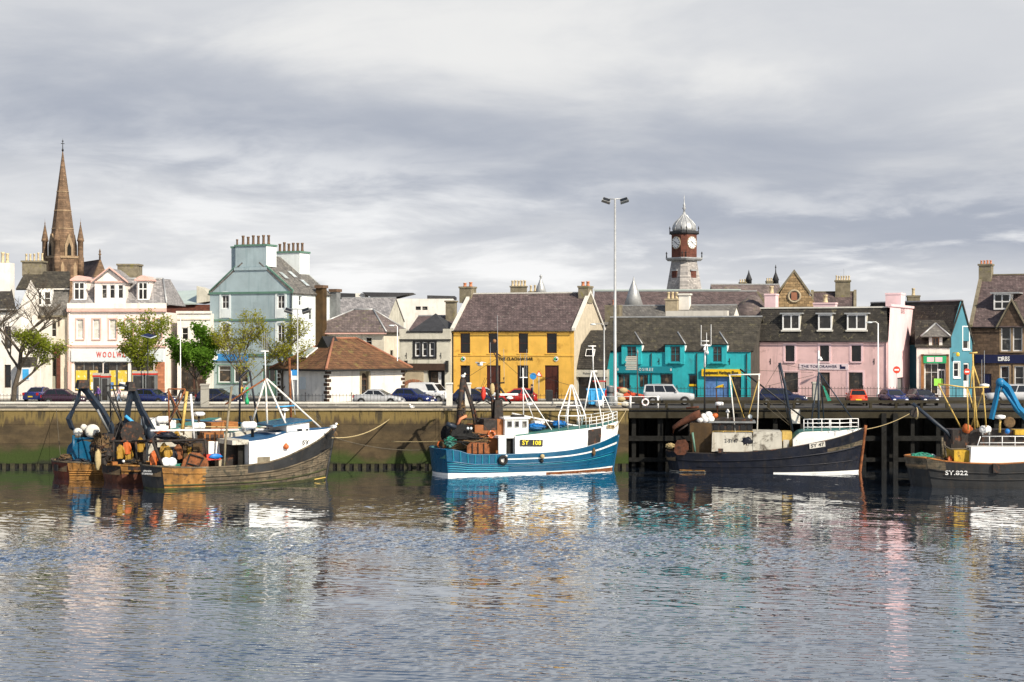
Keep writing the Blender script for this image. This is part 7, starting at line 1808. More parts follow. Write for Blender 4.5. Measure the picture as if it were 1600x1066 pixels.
# ================================================================== left raft of three
# A: nearest, white shelter and weathered hull
F = Frame(262, 117.6, -32)
b = Boat(F, 'fishing_boat', 'nearest boat of the left raft with white shelter and rusty weathered hull', 508, 5.3,
         [(262, 729), (300, 731), (340, 730), (385, 727), (420, 722), (450, 713), (480, 699), (505, 684), (518, 670)], .8, .84, .7)
b.hull([-1, 0, .10, .40, .60, .72, 1.0], ['green_weed_hull', 'weathered_plank', 'ochre_plate', 'black_hull', 'grimy_white'],
       lambda t, k: 0 if k <= 1 else (2 if t < .20 else (1 if t < .46 else (1 if k <= 3 else 3))), deckm='deck_wood', stern_mats=[0, 0, 3, 3, 3, 3], capm='weathered_plank', cap_r=.08)
b.strake(.60, 'weathered_plank', .07, .2); b.strake(.40, 'weathered_plank', .05, .2); b.strake(.22, 'green_weed_hull', .06); b.strake(.74, 'ochre_plate', .05, .0, .22); b.strake(.05, 'yellow_spar', .05, .9, 1.0)
b.stem('black_hull', .13, 1.05)
tt = lambda px: F.u(px, .2) / b.L
zt = lambda py, px: F.h(py, F.u(px, .2), .2)
sh = b.shelter(tt(388), .985, [(tt(388), zt(690, 388)), (tt(420), zt(686, 420)), (tt(450), zt(676, 450)), (tt(480), zt(674, 480)), (tt(510), zt(672, 510)), (1.0, zt(670, 518))], 'boat_white', deckm='deck_blue')
b.hull_plate(477, 692, 'SY', .75, .5, None, 'black_letter', 0, .52, .0, -.03)
b.box('shelter_hood', 363, 389, 688, 695, .25, 5.0, 'grimy_white'); b.box('shelter_mouth', 372, 388, 695, 729, .9, 1.0, 'shade_black'); b.box('shelter_side', 353, 372, 689, 729, 1.6, 4.6, 'rusty_black')
wh, (u0, u1, z0, z1) = b.box('wheelhouse', 448, 483, 661, 684, .9, 4.4, 'boat_white')
MB().prism([(u0 - 1.2, .7, z1 - .25), (u1 + .15, .7, z1 + .12), (u1 + .15, 4.6, z1 + .12), (u0 - 1.2, 4.6, z1 - .25)], (0, 0, .12)).build('wheelhouse_roof', 'boat_blue', wh)
for a, c in ((464, 472), (477.5, 481.5)):
    ua, ub = F.u(a, .9), F.u(c, .9); window(wh, ua, ub, F.h(681, ua, .9), F.h(670, ua, .9), 1, 1, 'grey_metal', 'window_glass', y=.84, fw=.04)
MB().box(u0 - .9, u1, .92, 4.3, z0 - .2, z1 - .7).build('wheelhouse_base', 'boat_white', wh)
c_ = 2.8; A = b.P(415, 592, c_)
b.tubes('tripod_mast', [[A, b.P(449, 668, 1.0)], [A + Vector((.1, 0, 0)), b.P(508, 675, c_)], [A, b.P(418, 675, c_)], [A, b.P(393, 664, 3.6)]], .075, 'rusty_white')
b.tubes('mast_top', [[A, b.P(414, 548, c_)], [b.P(407, 549, c_), b.P(420, 549, c_)]], .05, 'white_paint')
for px, top in ((410, 521), (413, 520), (416, 522), (418.5, 528)): b.tube('aerial', b.P(px, 549, c_), b.P(px, top, c_), .02, 'galvanised', None, 4)
b.tube('derrick', A, b.P(352, 632, c_), .07, 'rust'); b.tube('boom', b.P(235, 673, 2.4), b.P(452, 671, 2.4), .085, 'white_paint'); b.tube('boom', b.P(280, 666, 3.4), b.P(420, 669, 3.4), .05, 'rope')
b.capsule(377, 401, 665, 2.0, .3); b.capsule(300, 321, 666, 2.8, .27); 
b.tubes('exhaust', [[b.P(395, 688, 2.2), b.P(394, 662, 2.2), b.P(391, 650, 2.2)]], .12, 'iron_black')
m = MB(); m.path([b.P(362, 604, 2.0), b.P(352, 690, 1.2), b.P(350, 735, .8)], .09, 6); m.build('pole', 'mossy_stone', b.e)
MB().lathe([(.3, 0), (.3, .12), (.1, .2)], b.P(445, 642, 2.6), 10).build('radar_dome', 'white_paint', b.e); b.tube('radar_post', b.P(445, 643, 2.6), b.P(444, 670, 2.6), .06, 'white_paint')
b.tube('radar_scanner', b.P(431, 636, 2.6), b.P(460, 634, 2.6), .06, 'sky_blue_plastic')
MB().lathe([(.0, 0), (.2, .1), (.22, .3), (.05, .5)], b.P(447, 703, .05), 8).build('marker_buoy', 'orange_plastic', b.e); b.tube('buoy_line', b.P(447, 696, .05), b.P(448, 672, .3), .012, 'rope', None, 4)
b.box('deck_crate', 402, 422, 714, 724, .05, .6, 'mossy_stone'); b.box('deck_crate', 342, 350, 718, 729, 1.2, 2, 'dressed_stone')
MB().blob(b.P(521, 679, c_), .3, 8, 6, (1, 1, 1.3), .25, 3).build('bow_fender', 'net_brown', b.e)
# stern clutter
pts = [b.P(px, py, .9) for px, py in ((283, 731), (287, 718), (299, 707), (312, 708), (325, 718), (326, 731))]; td = MB().prism(pts, (0, .12, 0)).build('trawl_door', 'rust', b.e)
m = MB()
for a, c in (((290, 731), (297, 710)), ((297, 710), (318, 716)), ((318, 716), (311, 729)), ((311, 729), (292, 724))): m.path([b.P(*a, .82), b.P(*c, .82)], .06, 4)
m.build('door_rib', 'rusty_black', td)
m = MB(); m.path([b.P(237, 685, 1.0), b.P(254, 731, 1.0)], .13, 5); m.path([b.P(243, 688, 4.2), b.P(243, 731, 4.2)], .13, 5); m.path([b.P(230, 690, 1.0), b.P(320, 687, 1.0)], .1, 5); m.path([b.P(237, 688, 1.0), b.P(243, 686, 4.2)], .12, 5); m.path([b.P(320, 687, 1.0), b.P(325, 731, 1.2)], .12, 5); m.path([b.P(286, 688, 2.5), b.P(288, 731, 2.5)], .16, 5); m.build('stern_gantry', 'rusty_black', b.e)
b.box('winch_house', 300, 326, 690, 731, 2.0, 4.6, 'rusty_black'); b.box('panel', 302, 316, 693, 705, 1.9, 1.98, 'ochre_casing'); b.box('winch_base', 255, 300, 700, 731, 3.4, 5.0, 'rusty_black')
for i, (px, py, m_) in enumerate(((240, 716, 'orange_plastic'), (262, 708, 'yellow_oilskin'), (270, 712, 'navy_hull'), (278, 706, 'rust'), (299, 702, 'yellow_oilskin'), (291, 704, 'ochre_casing'), (256, 704, 'yellow_oilskin'))):
    oilskin(b.P(px, py, 1.8 + .1 * i), 30 + i, m_, b.e)
for px, m_ in ((258, 'white_paint'), (267, 'pale_sign')): MB().lathe([(.36, 0), (.36, .3), (.2, .32)], b.P(px, 722, 1.4), 10, 'y').build('bobbin', m_, b.e)
b.heap('net_heap', 268, 730, 1.8, .5, 'net_green', (2.4, 1.4, .5), 11); b.heap('float_pile', 253, 676, 2.6, .4, 'orange_plastic', (1.5, 1, .5), 12); b.heap('tarpaulin', 262, 682, 2.0, .6, 'navy_hull', (1.7, 1, .5), 13, .15)
b.heap('float_heap', 276, 681, 2.0, .3, 'yellow_oilskin', (.8, .8, 1.1), 15); b.heap('net_heap', 297, 692, 2.2, .4, 'net_brown', (1.2, 1, .9), 16); b.heap('bobbin_heap', 280, 688, 2.2, .45, 'rusty_black', (1.4, 1, .8), 17)
m = MB(); p0 = b.P(320, 690, 3.0); p1 = b.P(351, 690, 3.0); p2 = b.P(349, 719, 2.6); p3 = b.P(326, 719, 2.6); m.prism([p0, p1, p2, p3], (0, .3, 0)); m.build('hatch_cover', 'boat_white', b.e)
b.box('fish_box_stack', 323, 345, 710, 719, .9, 1.6, 'red_plastic'); MB().blob(b.P(337, 713, .85), .2, 8, 5, (3, .5, 1), .2, 44).build('net_strip', 'blue_plastic', b.e)
b.box('hatch_house', 319, 350, 676, 690, 3.4, 4.8, 'orange_wood')
for i in range(4): b.box('hatch_pane', 322 + i * 7.2, 327 + i * 7.2, 679, 688, 3.36, 3.39, 'dark_wood')
b.hull_plate(262, 700, '', .01, .01, None, 'white_letter') if False else None
pc = b.pt(0, .72 * b.sz(0), -1); qc = b.pt(0, .72 * b.sz(0), 1)
o = text_part('lettering', 'OUR HOPE\nSTORNOWAY', .2, 'white_letter', b.e, pc.lerp(qc, .30) + Vector((-.70, 0, 0)), 1.15, (90, 0, -68), .006)
b.tubes('lattice_frame', [[b.P(263, 608, 3.4), b.P(265, 680, 3.4)], [b.P(289, 608, 3.4), b.P(287, 680, 3.4)], [b.P(263, 608, 3.4), b.P(289, 608, 3.4)], [b.P(263, 610, 3.4), b.P(287, 660, 3.4)], [b.P(289, 610, 3.4), b.P(265, 660, 3.4)]], .06, 'rust')
b.tubes('spar', [[b.P(298, 616, 2.6), b.P(303, 685, 2.4)]], .09, 'white_paint'); b.tubes('spar', [[b.P(292, 612, 3), b.P(284, 676, 2.8)]], .12, 'yellow_spar')
MB().lathe([(.35, 0), (.45, .1), (.45, .22), (.3, .3)], b.P(311, 650, 3.0), 10).build('radar_dome', 'white_paint', b.e); b.tube('radar_post', b.P(311, 650, 3.0), b.P(310, 680, 3.0), .1, 'rusty_black')
b.tubes('rigging', [[b.P(263, 610, 3.4), b.P(205, 606, 3.4)], [b.P(298, 618, 2.6), b.P(237, 686, 1.2)], [b.P(289, 610, 3.4), b.P(362, 606, 2)], [b.P(276, 640, 3), b.P(255, 700, 2)], [b.P(303, 640, 2.6), b.P(325, 700, 2.2)], [b.P(362, 606, 2), b.P(414, 560, c_)], [b.P(352, 632, c_), b.P(340, 700, 2)], [b.P(265, 650, 3), b.P(300, 690, 2)], [b.P(415, 594, c_), b.P(518, 672, c_)], [b.P(478, 634, c_), b.P(519, 680, c_)], [b.P(362, 606, 2), b.P(300, 640, 2)], [b.P(490, 640, c_), b.P(512, 676, c_)]], .014, 'dark_rope', n=4)
gull(b.e.matrix_world @ Vector((0, 0, 0)), 0, '') if False else None

# B: middle boat of the raft, brown
F = Frame(196, 123.4, -32)
b = Boat(F, 'fishing_boat', 'brown middle boat of the left raft with black arched crane', 440, 5.3, [(196, 727), (230, 729), (300, 727), (380, 714), (440, 690)], .8, .84, .6)
b.hull([-1, 0, .12, .52, .70, 1.0], ['brown_hull', 'rusty_black', 'ochre_plate'], lambda t, k: 0 if k < 3 else 1 if t > .02 else 2, stern_mats=[0, 0, 0, 1, 1], capm='ochre_plate', cap_r=.09)
b.strake(.70, 'ochre_plate', .07)
b.shelter(.52, .985, [(.52, 3.5), (.75, 3.9), (1, 4.6)], 'grimy_white'); b.box('wheelhouse', 330, 372, 660, 700, 1.2, 4.2, 'orange_wood')
m = MB(); m.path([b.P(168, 612, 2.2), b.P(190, 660, 2.2), b.P(206, 705, 2.2)], .10, 6); m.build('crane_post_stay', 'iron_black', b.e)
m = MB(); m.path([b.P(206, 606, 2.6), b.P(200, 640, 2.6), b.P(195, 690, 2.6), b.P(193, 728, 2.6)], .25, 4); m.path([b.P(207, 606, 2.6), b.P(220, 640, 2.6), b.P(236, 668, 2.6), b.P(240, 690, 2.6)], .27, 4); m.path([b.P(222, 645, 2.6), b.P(227, 680, 2.6)], .12); m.path([b.P(186, 601, 2.6), b.P(208, 606, 2.6)], .12); m.build('crane_arch', 'slate_blue_steel', b.e)
b.box('crane_head', 200, 213, 597, 611, 2.1, 3.1, 'rusty_black', .12); b.tube('crane_ram', b.P(196, 650, 2.2), b.P(217, 668, 2.2), .13, 'sky_blue_plastic')
MB().blob(b.P(236, 679, 2.6), .6, 9, 7, (.7, .7, 1.2), .12, 3).build('crane_base', 'slate_blue_steel', b.e)
m = MB(); p = b.P(207, 677, 2.0); m.lathe([(.95, 0), (.95, .1), (.5, .12), (.5, 1.6), (.95, 1.62), (.95, 1.72)], p, 14, 'y'); o = m.build('net_drum', 'rusty_black', b.e); o.location = (0, 1.7, 0)
b.box('stern_house', 192, 228, 688, 728, 2.4, 4.6, 'rusty_black'); m = MB(); m.path([b.P(165, 690, 1.6), b.P(240, 689, 1.6)], .11, 5); m.path([b.P(177, 690, 1.6), b.P(177, 727, 1.6)], .11, 5); m.path([b.P(212, 690, 1.6), b.P(214, 727, 1.6)], .11, 5); m.build('stern_gantry', 'rusty_black', b.e)
for i, (px, py, m_) in enumerate(((188, 706, 'yellow_oilskin'), (198, 700, 'orange_plastic'), (201, 711, 'yellow_oilskin'), (219, 695, 'yellow_oilskin'))):
    oilskin(b.P(px, py, 1.5 + .1 * i), 50 + i, m_, b.e)
b.heap('net_heap', 205, 723, 1.2, .5, 'net_black', (1.6, 1, .5), 21); b.heap('net_heap', 163, 705, 1.6, .7, 'net_brown', (.9, .9, 1.7), 22); MB().blob(b.P(153, 718, .6), .42, 8, 8, (.6, .5, 1.9), .15, 23).build('fender', 'rope', b.e)
b.box('fish_box', 176, 184, 722, 727, .8, 1.3, 'orange_wood'); MB().blob(b.P(193, 721, 1), .12, 6, 5).build('lamp', 'white_paint', b.e)
b.tubes('rigging', [[b.P(207, 606, 2.6), b.P(172, 602, 3)], [b.P(205, 610, 2.6), b.P(178, 690, 1.8)], [b.P(212, 625, 2.6), b.P(209, 690, 2)], [b.P(176, 640, 2.6), b.P(165, 690, 1.6)], [b.P(190, 640, 2.6), b.P(183, 720, 2)], [b.P(230, 660, 2.6), b.P(262, 640, 3)]], .02, 'iron_black', n=4)
b.tubes('rig_mast', [[b.P(172, 600, 3), b.P(173, 660, 3)], [b.P(176, 603, 3), b.P(190, 655, 3)], [b.P(165, 603, 3), b.P(188, 603, 3)]], .06, 'iron_black')
b.capsule(243, 266, 657, 2.6, .32); b.tube('boom', b.P(250, 654, 2.6), b.P(388, 662, 2.6), .07, 'boat_blue') ; b.tubes('blue_mast', [[b.P(375, 590, 2.6), b.P(374, 680, 2.6)], [b.P(390, 580, 2.6), b.P(404, 668, 2.6)], [b.P(375, 590, 2.6), b.P(388, 578, 2.6), b.P(391, 582, 2.6)]], .085, 'navy_hull')
b.tubes('rust_mast', [[b.P(452, 560, 2.6), b.P(455, 665, 2.6)]], .10, 'rust'); b.tubes('stay', [[b.P(455, 580, 2.6), b.P(461, 648, 2.6)]], .035, 'white_paint')
b.tubes('lattice_frame', [[b.P(283, 610, 3), b.P(262, 665, 3)], [b.P(262, 612, 3), b.P(283, 662, 3)]], .08, 'rusty_black')
m = MB(); p = b.P(386, 632, 2.6); m.lathe([(.16, 0), (.18, .3), (.05, .6), (.05, .9), (.16, 1.0), (.1, 1.4)], p, 8); m.build('green_buoy', 'green_sign', b.e)

# C: red boat against the quay
F = Frame(112, 128.0, -30)
b = Boat(F, 'fishing_boat', 'red hulled inner boat of the left raft with blue net drum and folded crane', 330, 5.2, [(121, 722), (150, 725), (220, 723), (280, 712), (330, 690)], .8, .84, .6)
b.hull([-1, 0, .10, .44, .60, 1.0], ['red_hull', 'ochre_plate'], lambda t, k: 0 if k < 1 or t > .30 else 1, stern_mats=[0, 0, 0, 0, 0], capm='weathered_plank', cap_r=.08)
for f in (.22, .36, .50): b.strake(f, 'yellow_spar' if False else 'ochre_plate', .06, 0, .3)
for i in range(3): t = .03 + i * .05; m = MB(); m.path([b.pt(t, .55 * b.sz(t), -1, -.03), b.pt(t, .97 * b.sz(t), -1, -.03)], .06, 4); m.build('bulwark_stay', 'ochre_plate', b.e)
b.shelter(.5, .985, [(.5, 3.4), (.75, 3.8), (1, 4.5)], 'grimy_white'); b.box('wheelhouse', 236, 275, 655, 695, 1.2, 4.0, 'boat_white')
m = MB(); m.path([b.P(126, 602, 2.4), b.P(122, 625, 2.4), b.P(107, 655, 2.4), b.P(112, 668, 2.4), b.P(116, 672, 2.4)], [.2, .22, .24, .2, .12], 4); m.build('crane_jib', 'slate_blue_steel', b.e)
m = MB(); m.path([b.P(126, 602, 2.4), b.P(136, 612, 2.4), b.P(157, 640, 2.4), b.P(172, 666, 2.4), b.P(178, 690, 2.4)], [.26, .30, .34, .34, .32], 4); m.build('crane_arm', 'slate_blue_steel', b.e)
b.box('crane_head', 122, 140, 594, 607, 1.9, 2.9, 'rusty_black', .12); b.box('crane_base', 165, 186, 678, 724, 1.8, 3.2, 'rusty_black'); b.tube('crane_ram', b.P(152, 640, 2.0), b.P(170, 675, 2.0), .1, 'grey_metal')
m = MB(); m.lathe([(.32, 0), (.34, .3), (.32, .6), (.0, .62)], b.P(120, 675, 2.0), 12, 'y'); m.build('float', 'pale_concrete', b.e); MB().lathe([(.5, 0), (.58, .1), (.58, .4), (.5, .5), (.12, .52)], b.P(143, 674, 2.0), 16, 'y').build('net_sheave', 'pale_concrete', b.e); MB().blob(b.P(131, 668, 2.2), .3, 10, 7, (1, .6, .9), .1, 4).build('float', 'pale_concrete', b.e); MB().blob(b.P(135, 680, 2.3), .5, 10, 7, (1, .6, .7), .1, 4).build('sheave_arm', 'rusty_black', b.e)
m = MB(); m.lathe([(1.0, 0), (1.0, .12), (.45, .14), (.45, 1.5), (1.0, 1.52), (1.0, 1.64)], b.P(131, 708, 1.6), 16, 'y'); o = m.build('net_drum', 'boat_blue', b.e); o.location = (0, 1.5, 0)
b.tubes('stern_frame', [[b.P(115, 680, 1.6), b.P(115, 722, 1.6)], [b.P(128, 680, 3.6), b.P(128, 722, 3.6)], [b.P(115, 686, 1.6), b.P(165, 684, 1.6)]], .12, 'boat_blue')
b.heap('net_heap', 104, 718, 2.0, .55, 'net_brown', (1.2, 1, .8), 31); b.heap('net_heap', 126, 722, 1.2, .5, 'slate_blue_steel', (1.7, 1, .5), 32); b.box('stern_house', 152, 185, 690, 722, 2.2, 4.0, 'rusty_black')
b.heap('net_heap', 152, 700, 1.4, .75, 'net_brown', (.8, .9, 1.7), 33); MB().box(0, .9, 0, .04, -.25, .25).build('name_board', 'rusty_black', b.e, loc=b.pt(0, .62 * b.sz(0), -1).lerp(b.pt(0, .62 * b.sz(0), 1), .42) + Vector((-.68, 0, 0))).rotation_euler.z = R(-85)

# ================================================================== dark boat SY 47
F = Frame(1062, 134.0, 7)
b = Boat(F, 'fishing_boat', 'dark navy trawler under the pier with stained white panels, numbered SY 47', 1343, 5.0,
         [(1052, 706), (1075, 708), (1110, 709), (1160, 707), (1210, 703), (1260, 695), (1300, 687), (1330, 677), (1352, 668)], .45, .72, .9)
b.hull([-1, 0, .03, .055, .62, .74, 1.0], ['navy_hull', 'grimy_white', 'black_hull', 'boat_white', 'weathered_plank'], lambda t, k: (3 if k in (1, 2) and t > .52 else (1 if k == 2 and t < .15 else (4 if (k == 4 and t > .80) else 0))), deckm='deck_wood', capm='rusty_black')
b.strake(.62, 'navy_hull', .07); b.strake(.30, 'navy_hull', .04, .1); b.strake(.10, 'ochre_plate', .05, 0, .14); b.stem('rust', .14, 1.06)
tt = lambda px: F.u(px, .2) / b.L
zt = lambda py, px: F.h(py, F.u(px, .2), .2)
b.shelter(tt(1239), .985, [(tt(1238), zt(690, 1239)), (tt(1243), zt(680, 1243)), (tt(1252), zt(675, 1252)), (tt(1300), zt(674, 1300)), (1.0, zt(671, 1350))], 'scuffed_white', name='whaleback')
o, (u0, u1, z0, z1) = b.box('shelter_panel', 1112, 1176, 677, 706, .25, 4.6, 'grimy_white', .04); text_part('lettering', '2-SY47', .42, 'black_letter', o, ((u0 * .52 + u1 * .48), .24, (z0 + z1) / 2 + .12), 1.1, extrude=.006)
MB().blob((u1 - .55, .27, (z0 + z1) / 2 + .1), .4, 10, 6, (1, .05, .8), .45, 5).build('paint_patch', 'navy_hull', o)
b.box('shelter_panel', 1176.5, 1222, 675.5, 704, .27, 4.6, 'grimy_white', .03); b.box('panel_end', 1222, 1238, 675, 700, 1.2, 3.6, 'yellow_spar', .03); b.box('hatch_box', 1224, 1233, 688, 703, .5, 1.1, 'grimy_white')
b.fence([Vector((F.u(px, .6), .6, z1 + .02)) for px in (1114, 1130, 1150, 1176)], .12, 'yellow_spar', 1)
wh, (u0, u1, z0, z1) = b.box('wheelhouse', 1110, 1176, 661, 679, 1.4, 3.9, 'rusty_black'); MB().box(u0 - .15, u1 + .25, 1.2, 4.1, z1, z1 + .14).build('wheelhouse_roof', 'grey_metal', wh)
for i in range(6): ua = u0 + .25 + i * .56; MB().box(ua, ua + .36, 1.36, 1.395, z0 + .2, z1 - .15).build('pane', 'window_glass', wh)
b.box('engine_casing', 1078, 1112, 661, 708, 1.2, 3.9, 'ochre_casing'); b.box('casing_top', 1085, 1176, 654, 661, 1.6, 3.6, 'rusty_black')
m = MB(); m.path([b.P(1095, 647, 1.6), b.P(1085, 650, 1.6), b.P(1062, 662, 1.6), b.P(1053, 668, 1.6), b.P(1050, 681, 1.6)], [.42, .38, .26, .2, .14], 6); m.build('crane_arm', 'dark_rust', b.e); b.tube('crane_ram', b.P(1075, 663, 1.4), b.P(1060, 674, 1.4), .08, 'rusty_black'); b.tube('crane_top', b.P(1072, 638, 1.8), b.P(1092, 636, 1.8), .1, 'dark_rust'); b.tube('crane_post', b.P(1090, 650, 1.8), b.P(1086, 708, 1.8), .26, 'rusty_black')
m = MB(); pts = [b.P(px, py, .3) for px, py in ((1053, 706), (1055, 694), (1058, 688), (1071, 687), (1076, 694), (1076, 703), (1070, 711), (1058, 711))]; m.prism(pts, (0, .14, 0)); m.build('trawl_door', 'dark_rust', b.e)
b.heap('net_heap', 1047, 697, 1.8, .4, 'rope', (1, 1, .6), 61); m = MB(); m.path([b.P(1082, 676, 1.0), b.P(1086, 706, .9)], .1); m.build('green_post', 'green_trim', b.e)
for i, (px, py) in enumerate(((1094, 655), (1100, 652), (1107, 649), (1103, 656), (1110, 655))): MB().blob(b.P(px, py, 1.6), .34, 9, 7, (1, .8, .95), .06, 70 + i).build('float', 'white_paint', b.e)
MB().blob(b.P(1117, 650, 1.8), .26, 8, 6, (1, 1, .9), .2, 75).build('float', 'orange_plastic', b.e)
m = MB(); m.tube(b.P(1101, 660, 2.5), b.P(1101, 574, 2.5), .085, 8, .06); mast = m.build('mast', 'iron_black', b.e)
m = MB(); m.tube(b.P(1101, 574, 2.5), b.P(1102, 538, 2.5), .1, 6, .07); m.path([b.P(1095, 540, 2.5), b.P(1110, 540, 2.5)], .08); m.path([b.P(1096, 533, 2.5), b.P(1108, 533, 2.5)], .05); m.path([b.P(1105, 538, 2.5), b.P(1106, 555, 2.5)], .04)
m.build('mast_top', 'white_paint', mast)
for px, t_ in ((1095.5, 508), (1111, 507), (1104, 520)): MB().tube(b.P(px, 540, 2.5), b.P(px, t_, 2.5), .025, 4).build('aerial', 'white_paint', mast)
for px, py in ((1101, 548), (1105, 553)): MB().lathe([(.12, 0), (.14, .12), (.05, .3)], b.P(px, py, 2.4), 8).build('mast_lamp', 'white_paint', mast)
MB().lathe([(.1, 0), (.36, .04), (.36, .26), (.2, .32)], b.P(1124, 634, 2.5), 10).build('radar', 'white_paint', b.e); b.tube('radar_post', b.P(1119, 608, 2.5), b.P(1122, 658, 2.5), .06, 'dark_rust'); b.tube('vent', b.P(1137, 657, 2), b.P(1137, 644, 2), .06, 'white_paint'); MB().lathe([(.05, 0), (.2, .05), (.05, .3)], b.P(1137, 645, 2), 8).build('vent_cap', 'white_paint', b.e); MB().lathe([(.18, 0), (.18, .06)], b.P(1172, 651, 2), 12, 'y').build('horn', 'pale_sign', b.e)
b.tubes('goalpost_mast', [[b.P(1140, 586, 1.6), b.P(1149, 676, 1.4)], [b.P(1186, 586, 1.6), b.P(1183, 675, 1.4)], [b.P(1138, 586, 1.6), b.P(1188, 585, 1.6)]], .06, 'rusty_white'); b.tubes('goalpost_brace', [[b.P(1186, 590, 1.6), b.P(1162, 676, 3.2)], [b.P(1142, 590, 1.6), b.P(1170, 676, 3.2)]], .045, 'yellow_spar')
d0 = b.P(1156, 577, 2.5); b.tubes('derrick', [[d0, b.P(1258, 655, 2.5)]], .08, 'iron_black'); m = MB(); m.path([b.P(1218, 567, 2.5), b.P(1226, 600, 2.5), b.P(1238, 675, 2.5)], .13, 6); m.path([b.P(1216, 570, 3.4), b.P(1232, 660, 3.6)], .05); m.build('derrick_post', 'slate_blue_steel', b.e)
m = MB(); m.path([b.P(1279, 583, 2.5), b.P(1279, 678, 2.5)], .10, 6); m.path([b.P(1279, 582, 2.5), b.P(1266, 668, 1.4)], .07); m.path([b.P(1280, 582, 2.5), b.P(1334, 658, 2.5)], .06); m.path([b.P(1282, 584, 2.5), b.P(1288, 668, 3.6)], .06); m.build('foremast', 'slate_blue_steel', b.e)
b.tubes('mast_spar', [[b.P(1279, 548, 2.5), b.P(1279, 582, 2.5)]], .07, 'white_paint'); MB().lathe([(.05, 0), (.2, .1), (.05, .35)], b.P(1282, 564, 2.5), 8).build('bell_lamp', 'white_paint', b.e)
m = MB(); m.prism([b.P(1285, 602, 2.6), b.P(1288, 604, 2.6), b.P(1299, 626, 2.6), b.P(1293, 627, 2.6)], (0, .1, 0)); m.build('green_flag', 'net_green', b.e)
b.tubes('rigging', [[b.P(1218, 568, 2.5), b.P(1279, 581, 2.5)], [b.P(1156, 578, 2.5), b.P(1270, 582, 2.5)], [b.P(1218, 568, 2.5), b.P(1196, 604, 2.5)], [b.P(1196, 604, 2.5), b.P(1272, 586, 2.5)], [b.P(1190, 630, 2.5), b.P(1238, 668, 2.5)], [b.P(1156, 580, 2.5), b.P(1236, 664, 2.5)]], .016, 'dark_rope', n=4)
rp = [Vector((F.u(px, .5), .5, F.h(674, F.u(px, .5), .5))) for px in (1256, 1270, 1284, 1298, 1312)] + [Vector((F.u(px, 1.2), 1.2, F.h(673, F.u(px, 1.2), 1.2))) for px in (1328, 1341)] + [Vector((F.u(px, 4.2), 4.2, F.h(673, F.u(px, 4.2), 4.2))) for px in (1330, 1312, 1296, 1280, 1262)]
b.fence(rp, .98, 'white_paint', 3, None, .035)
b.hull_plate(1277, 696, 'SY 47', 1.35, .42, 'pale_concrete', 'black_letter', R(-8), .4, .006, -.05)
o, _ = b.box('liferaft_box', 1236, 1250, 640, 662, 3, 3.8, 'rusty_white'); b.box('scupper', 1122, 1130, 701, 708, -.02, .06, 'rusty_black')

# ================================================================== black boat SY.822 at the right edge
F = Frame(1462, 119.5, 2)
b = Boat(F, 'fishing_boat', 'black hulled boat at the right edge with yellow masts, numbered SY.822', 1790, 5.4, [(1455, 714), (1465, 717), (1485, 722), (1510, 724), (1560, 725), (1640, 720), (1790, 690)],   .8, .66, 1.25)
b.hull([-1, 0, .08, .60, .72, 1.0], ['black_hull', 'orange_wood', 'weathered_plank'], lambda t, k: 2 if (k >= 3 and t < .06) else 0, deckm='deck_wood', capm='orange_wood', cap_r=.07, stern_mats=[0, 0, 0, 2, 2]); b.strake(.62, 'black_hull', .06); b.strake(.35, 'black_hull', .05)
b.hull_plate(1499, 740, 'SY.822', 1.62, .5, None, 'white_letter', 0, .46, .006, -.05)
tt = lambda px: F.u(px, .2) / b.L
o, (u0, u1, z0, z1) = b.box('shelter', 1516, 1700, 699, 728, .5, 4.9, 'boat_white', .12); b.box('scupper', 1552, 1562, 725, 739, -.04, .36, 'rusty_black')
m = MB(); zz_ = z1 + .0; pp = [(1526, 700), (1546, 700), (1566, 700), (1586, 700), (1604, 700), (1640, 700)]
for px, _ in pp: m.path([b.P(px, 700, .7), b.P(px + 6 if px < 1540 else px, 682, .7)], .035, 5)
for py in (682, 692): m.path([b.P(1529 + (700 - py) * .3, py, .7), b.P(1640, py, .7)], .035, 5)
m.path([b.P(1600, 682, .7), b.P(1608, 700, .7)], .035, 5); m.build('guard_rail', 'white_paint', b.e)
b.box('engine_casing', 1491, 1515, 704, 733, 1.0, 4.4, 'yellow_casing'); b.box('deck_house', 1486, 1700, 672, 706, 2.2, 4.6, 'rusty_black')
b.heap('net_heap', 1441, 716, 2.4, .7, 'net_green', (1.5, 1.3, .55), 81); b.heap('net_heap', 1453, 714, 2.6, .35, 'pale_sign', (1.3, 1, .6), 82); b.heap('net_heap', 1462, 719, 2.0, .5, 'net_brown', (1.8, 1, .5), 83); b.heap('float', 1484, 721, 1.4, .3, 'orange_plastic', (.8, .8, 1.3), 84)
c_ = 2.7
b.tubes('lattice_mast', [[b.P(1511, 606, 1.2), b.P(1513, 672, 1.2)], [b.P(1536, 606, 1.2), b.P(1541, 668, 1.2)], [b.P(1512, 608, 4.0), b.P(1530, 668, 4.0)], [b.P(1537, 608, 4.0), b.P(1517, 668, 4.0)], [b.P(1508, 606, 1.2), b.P(1545, 605, 1.2)], [b.P(1511, 606, 1.2), b.P(1512, 606, 4.0)], [b.P(1522, 606, 1.2), b.P(1527, 668, 1.2)]], .055, 'yellow_spar')
b.tubes('mast', [[b.P(1520, 553, c_), b.P(1523, 672, c_)], [b.P(1520, 572, c_), b.P(1516, 606, c_)], [b.P(1521, 572, c_), b.P(1531, 604, c_)], [b.P(1515, 552, c_), b.P(1527, 551, c_)]], .065, 'yellow_spar')
b.tubes('derrick', [[b.P(1466, 601, c_), b.P(1502, 670, c_)], [b.P(1466, 600, c_), b.P(1512, 606, c_)]], .06, 'yellow_spar')
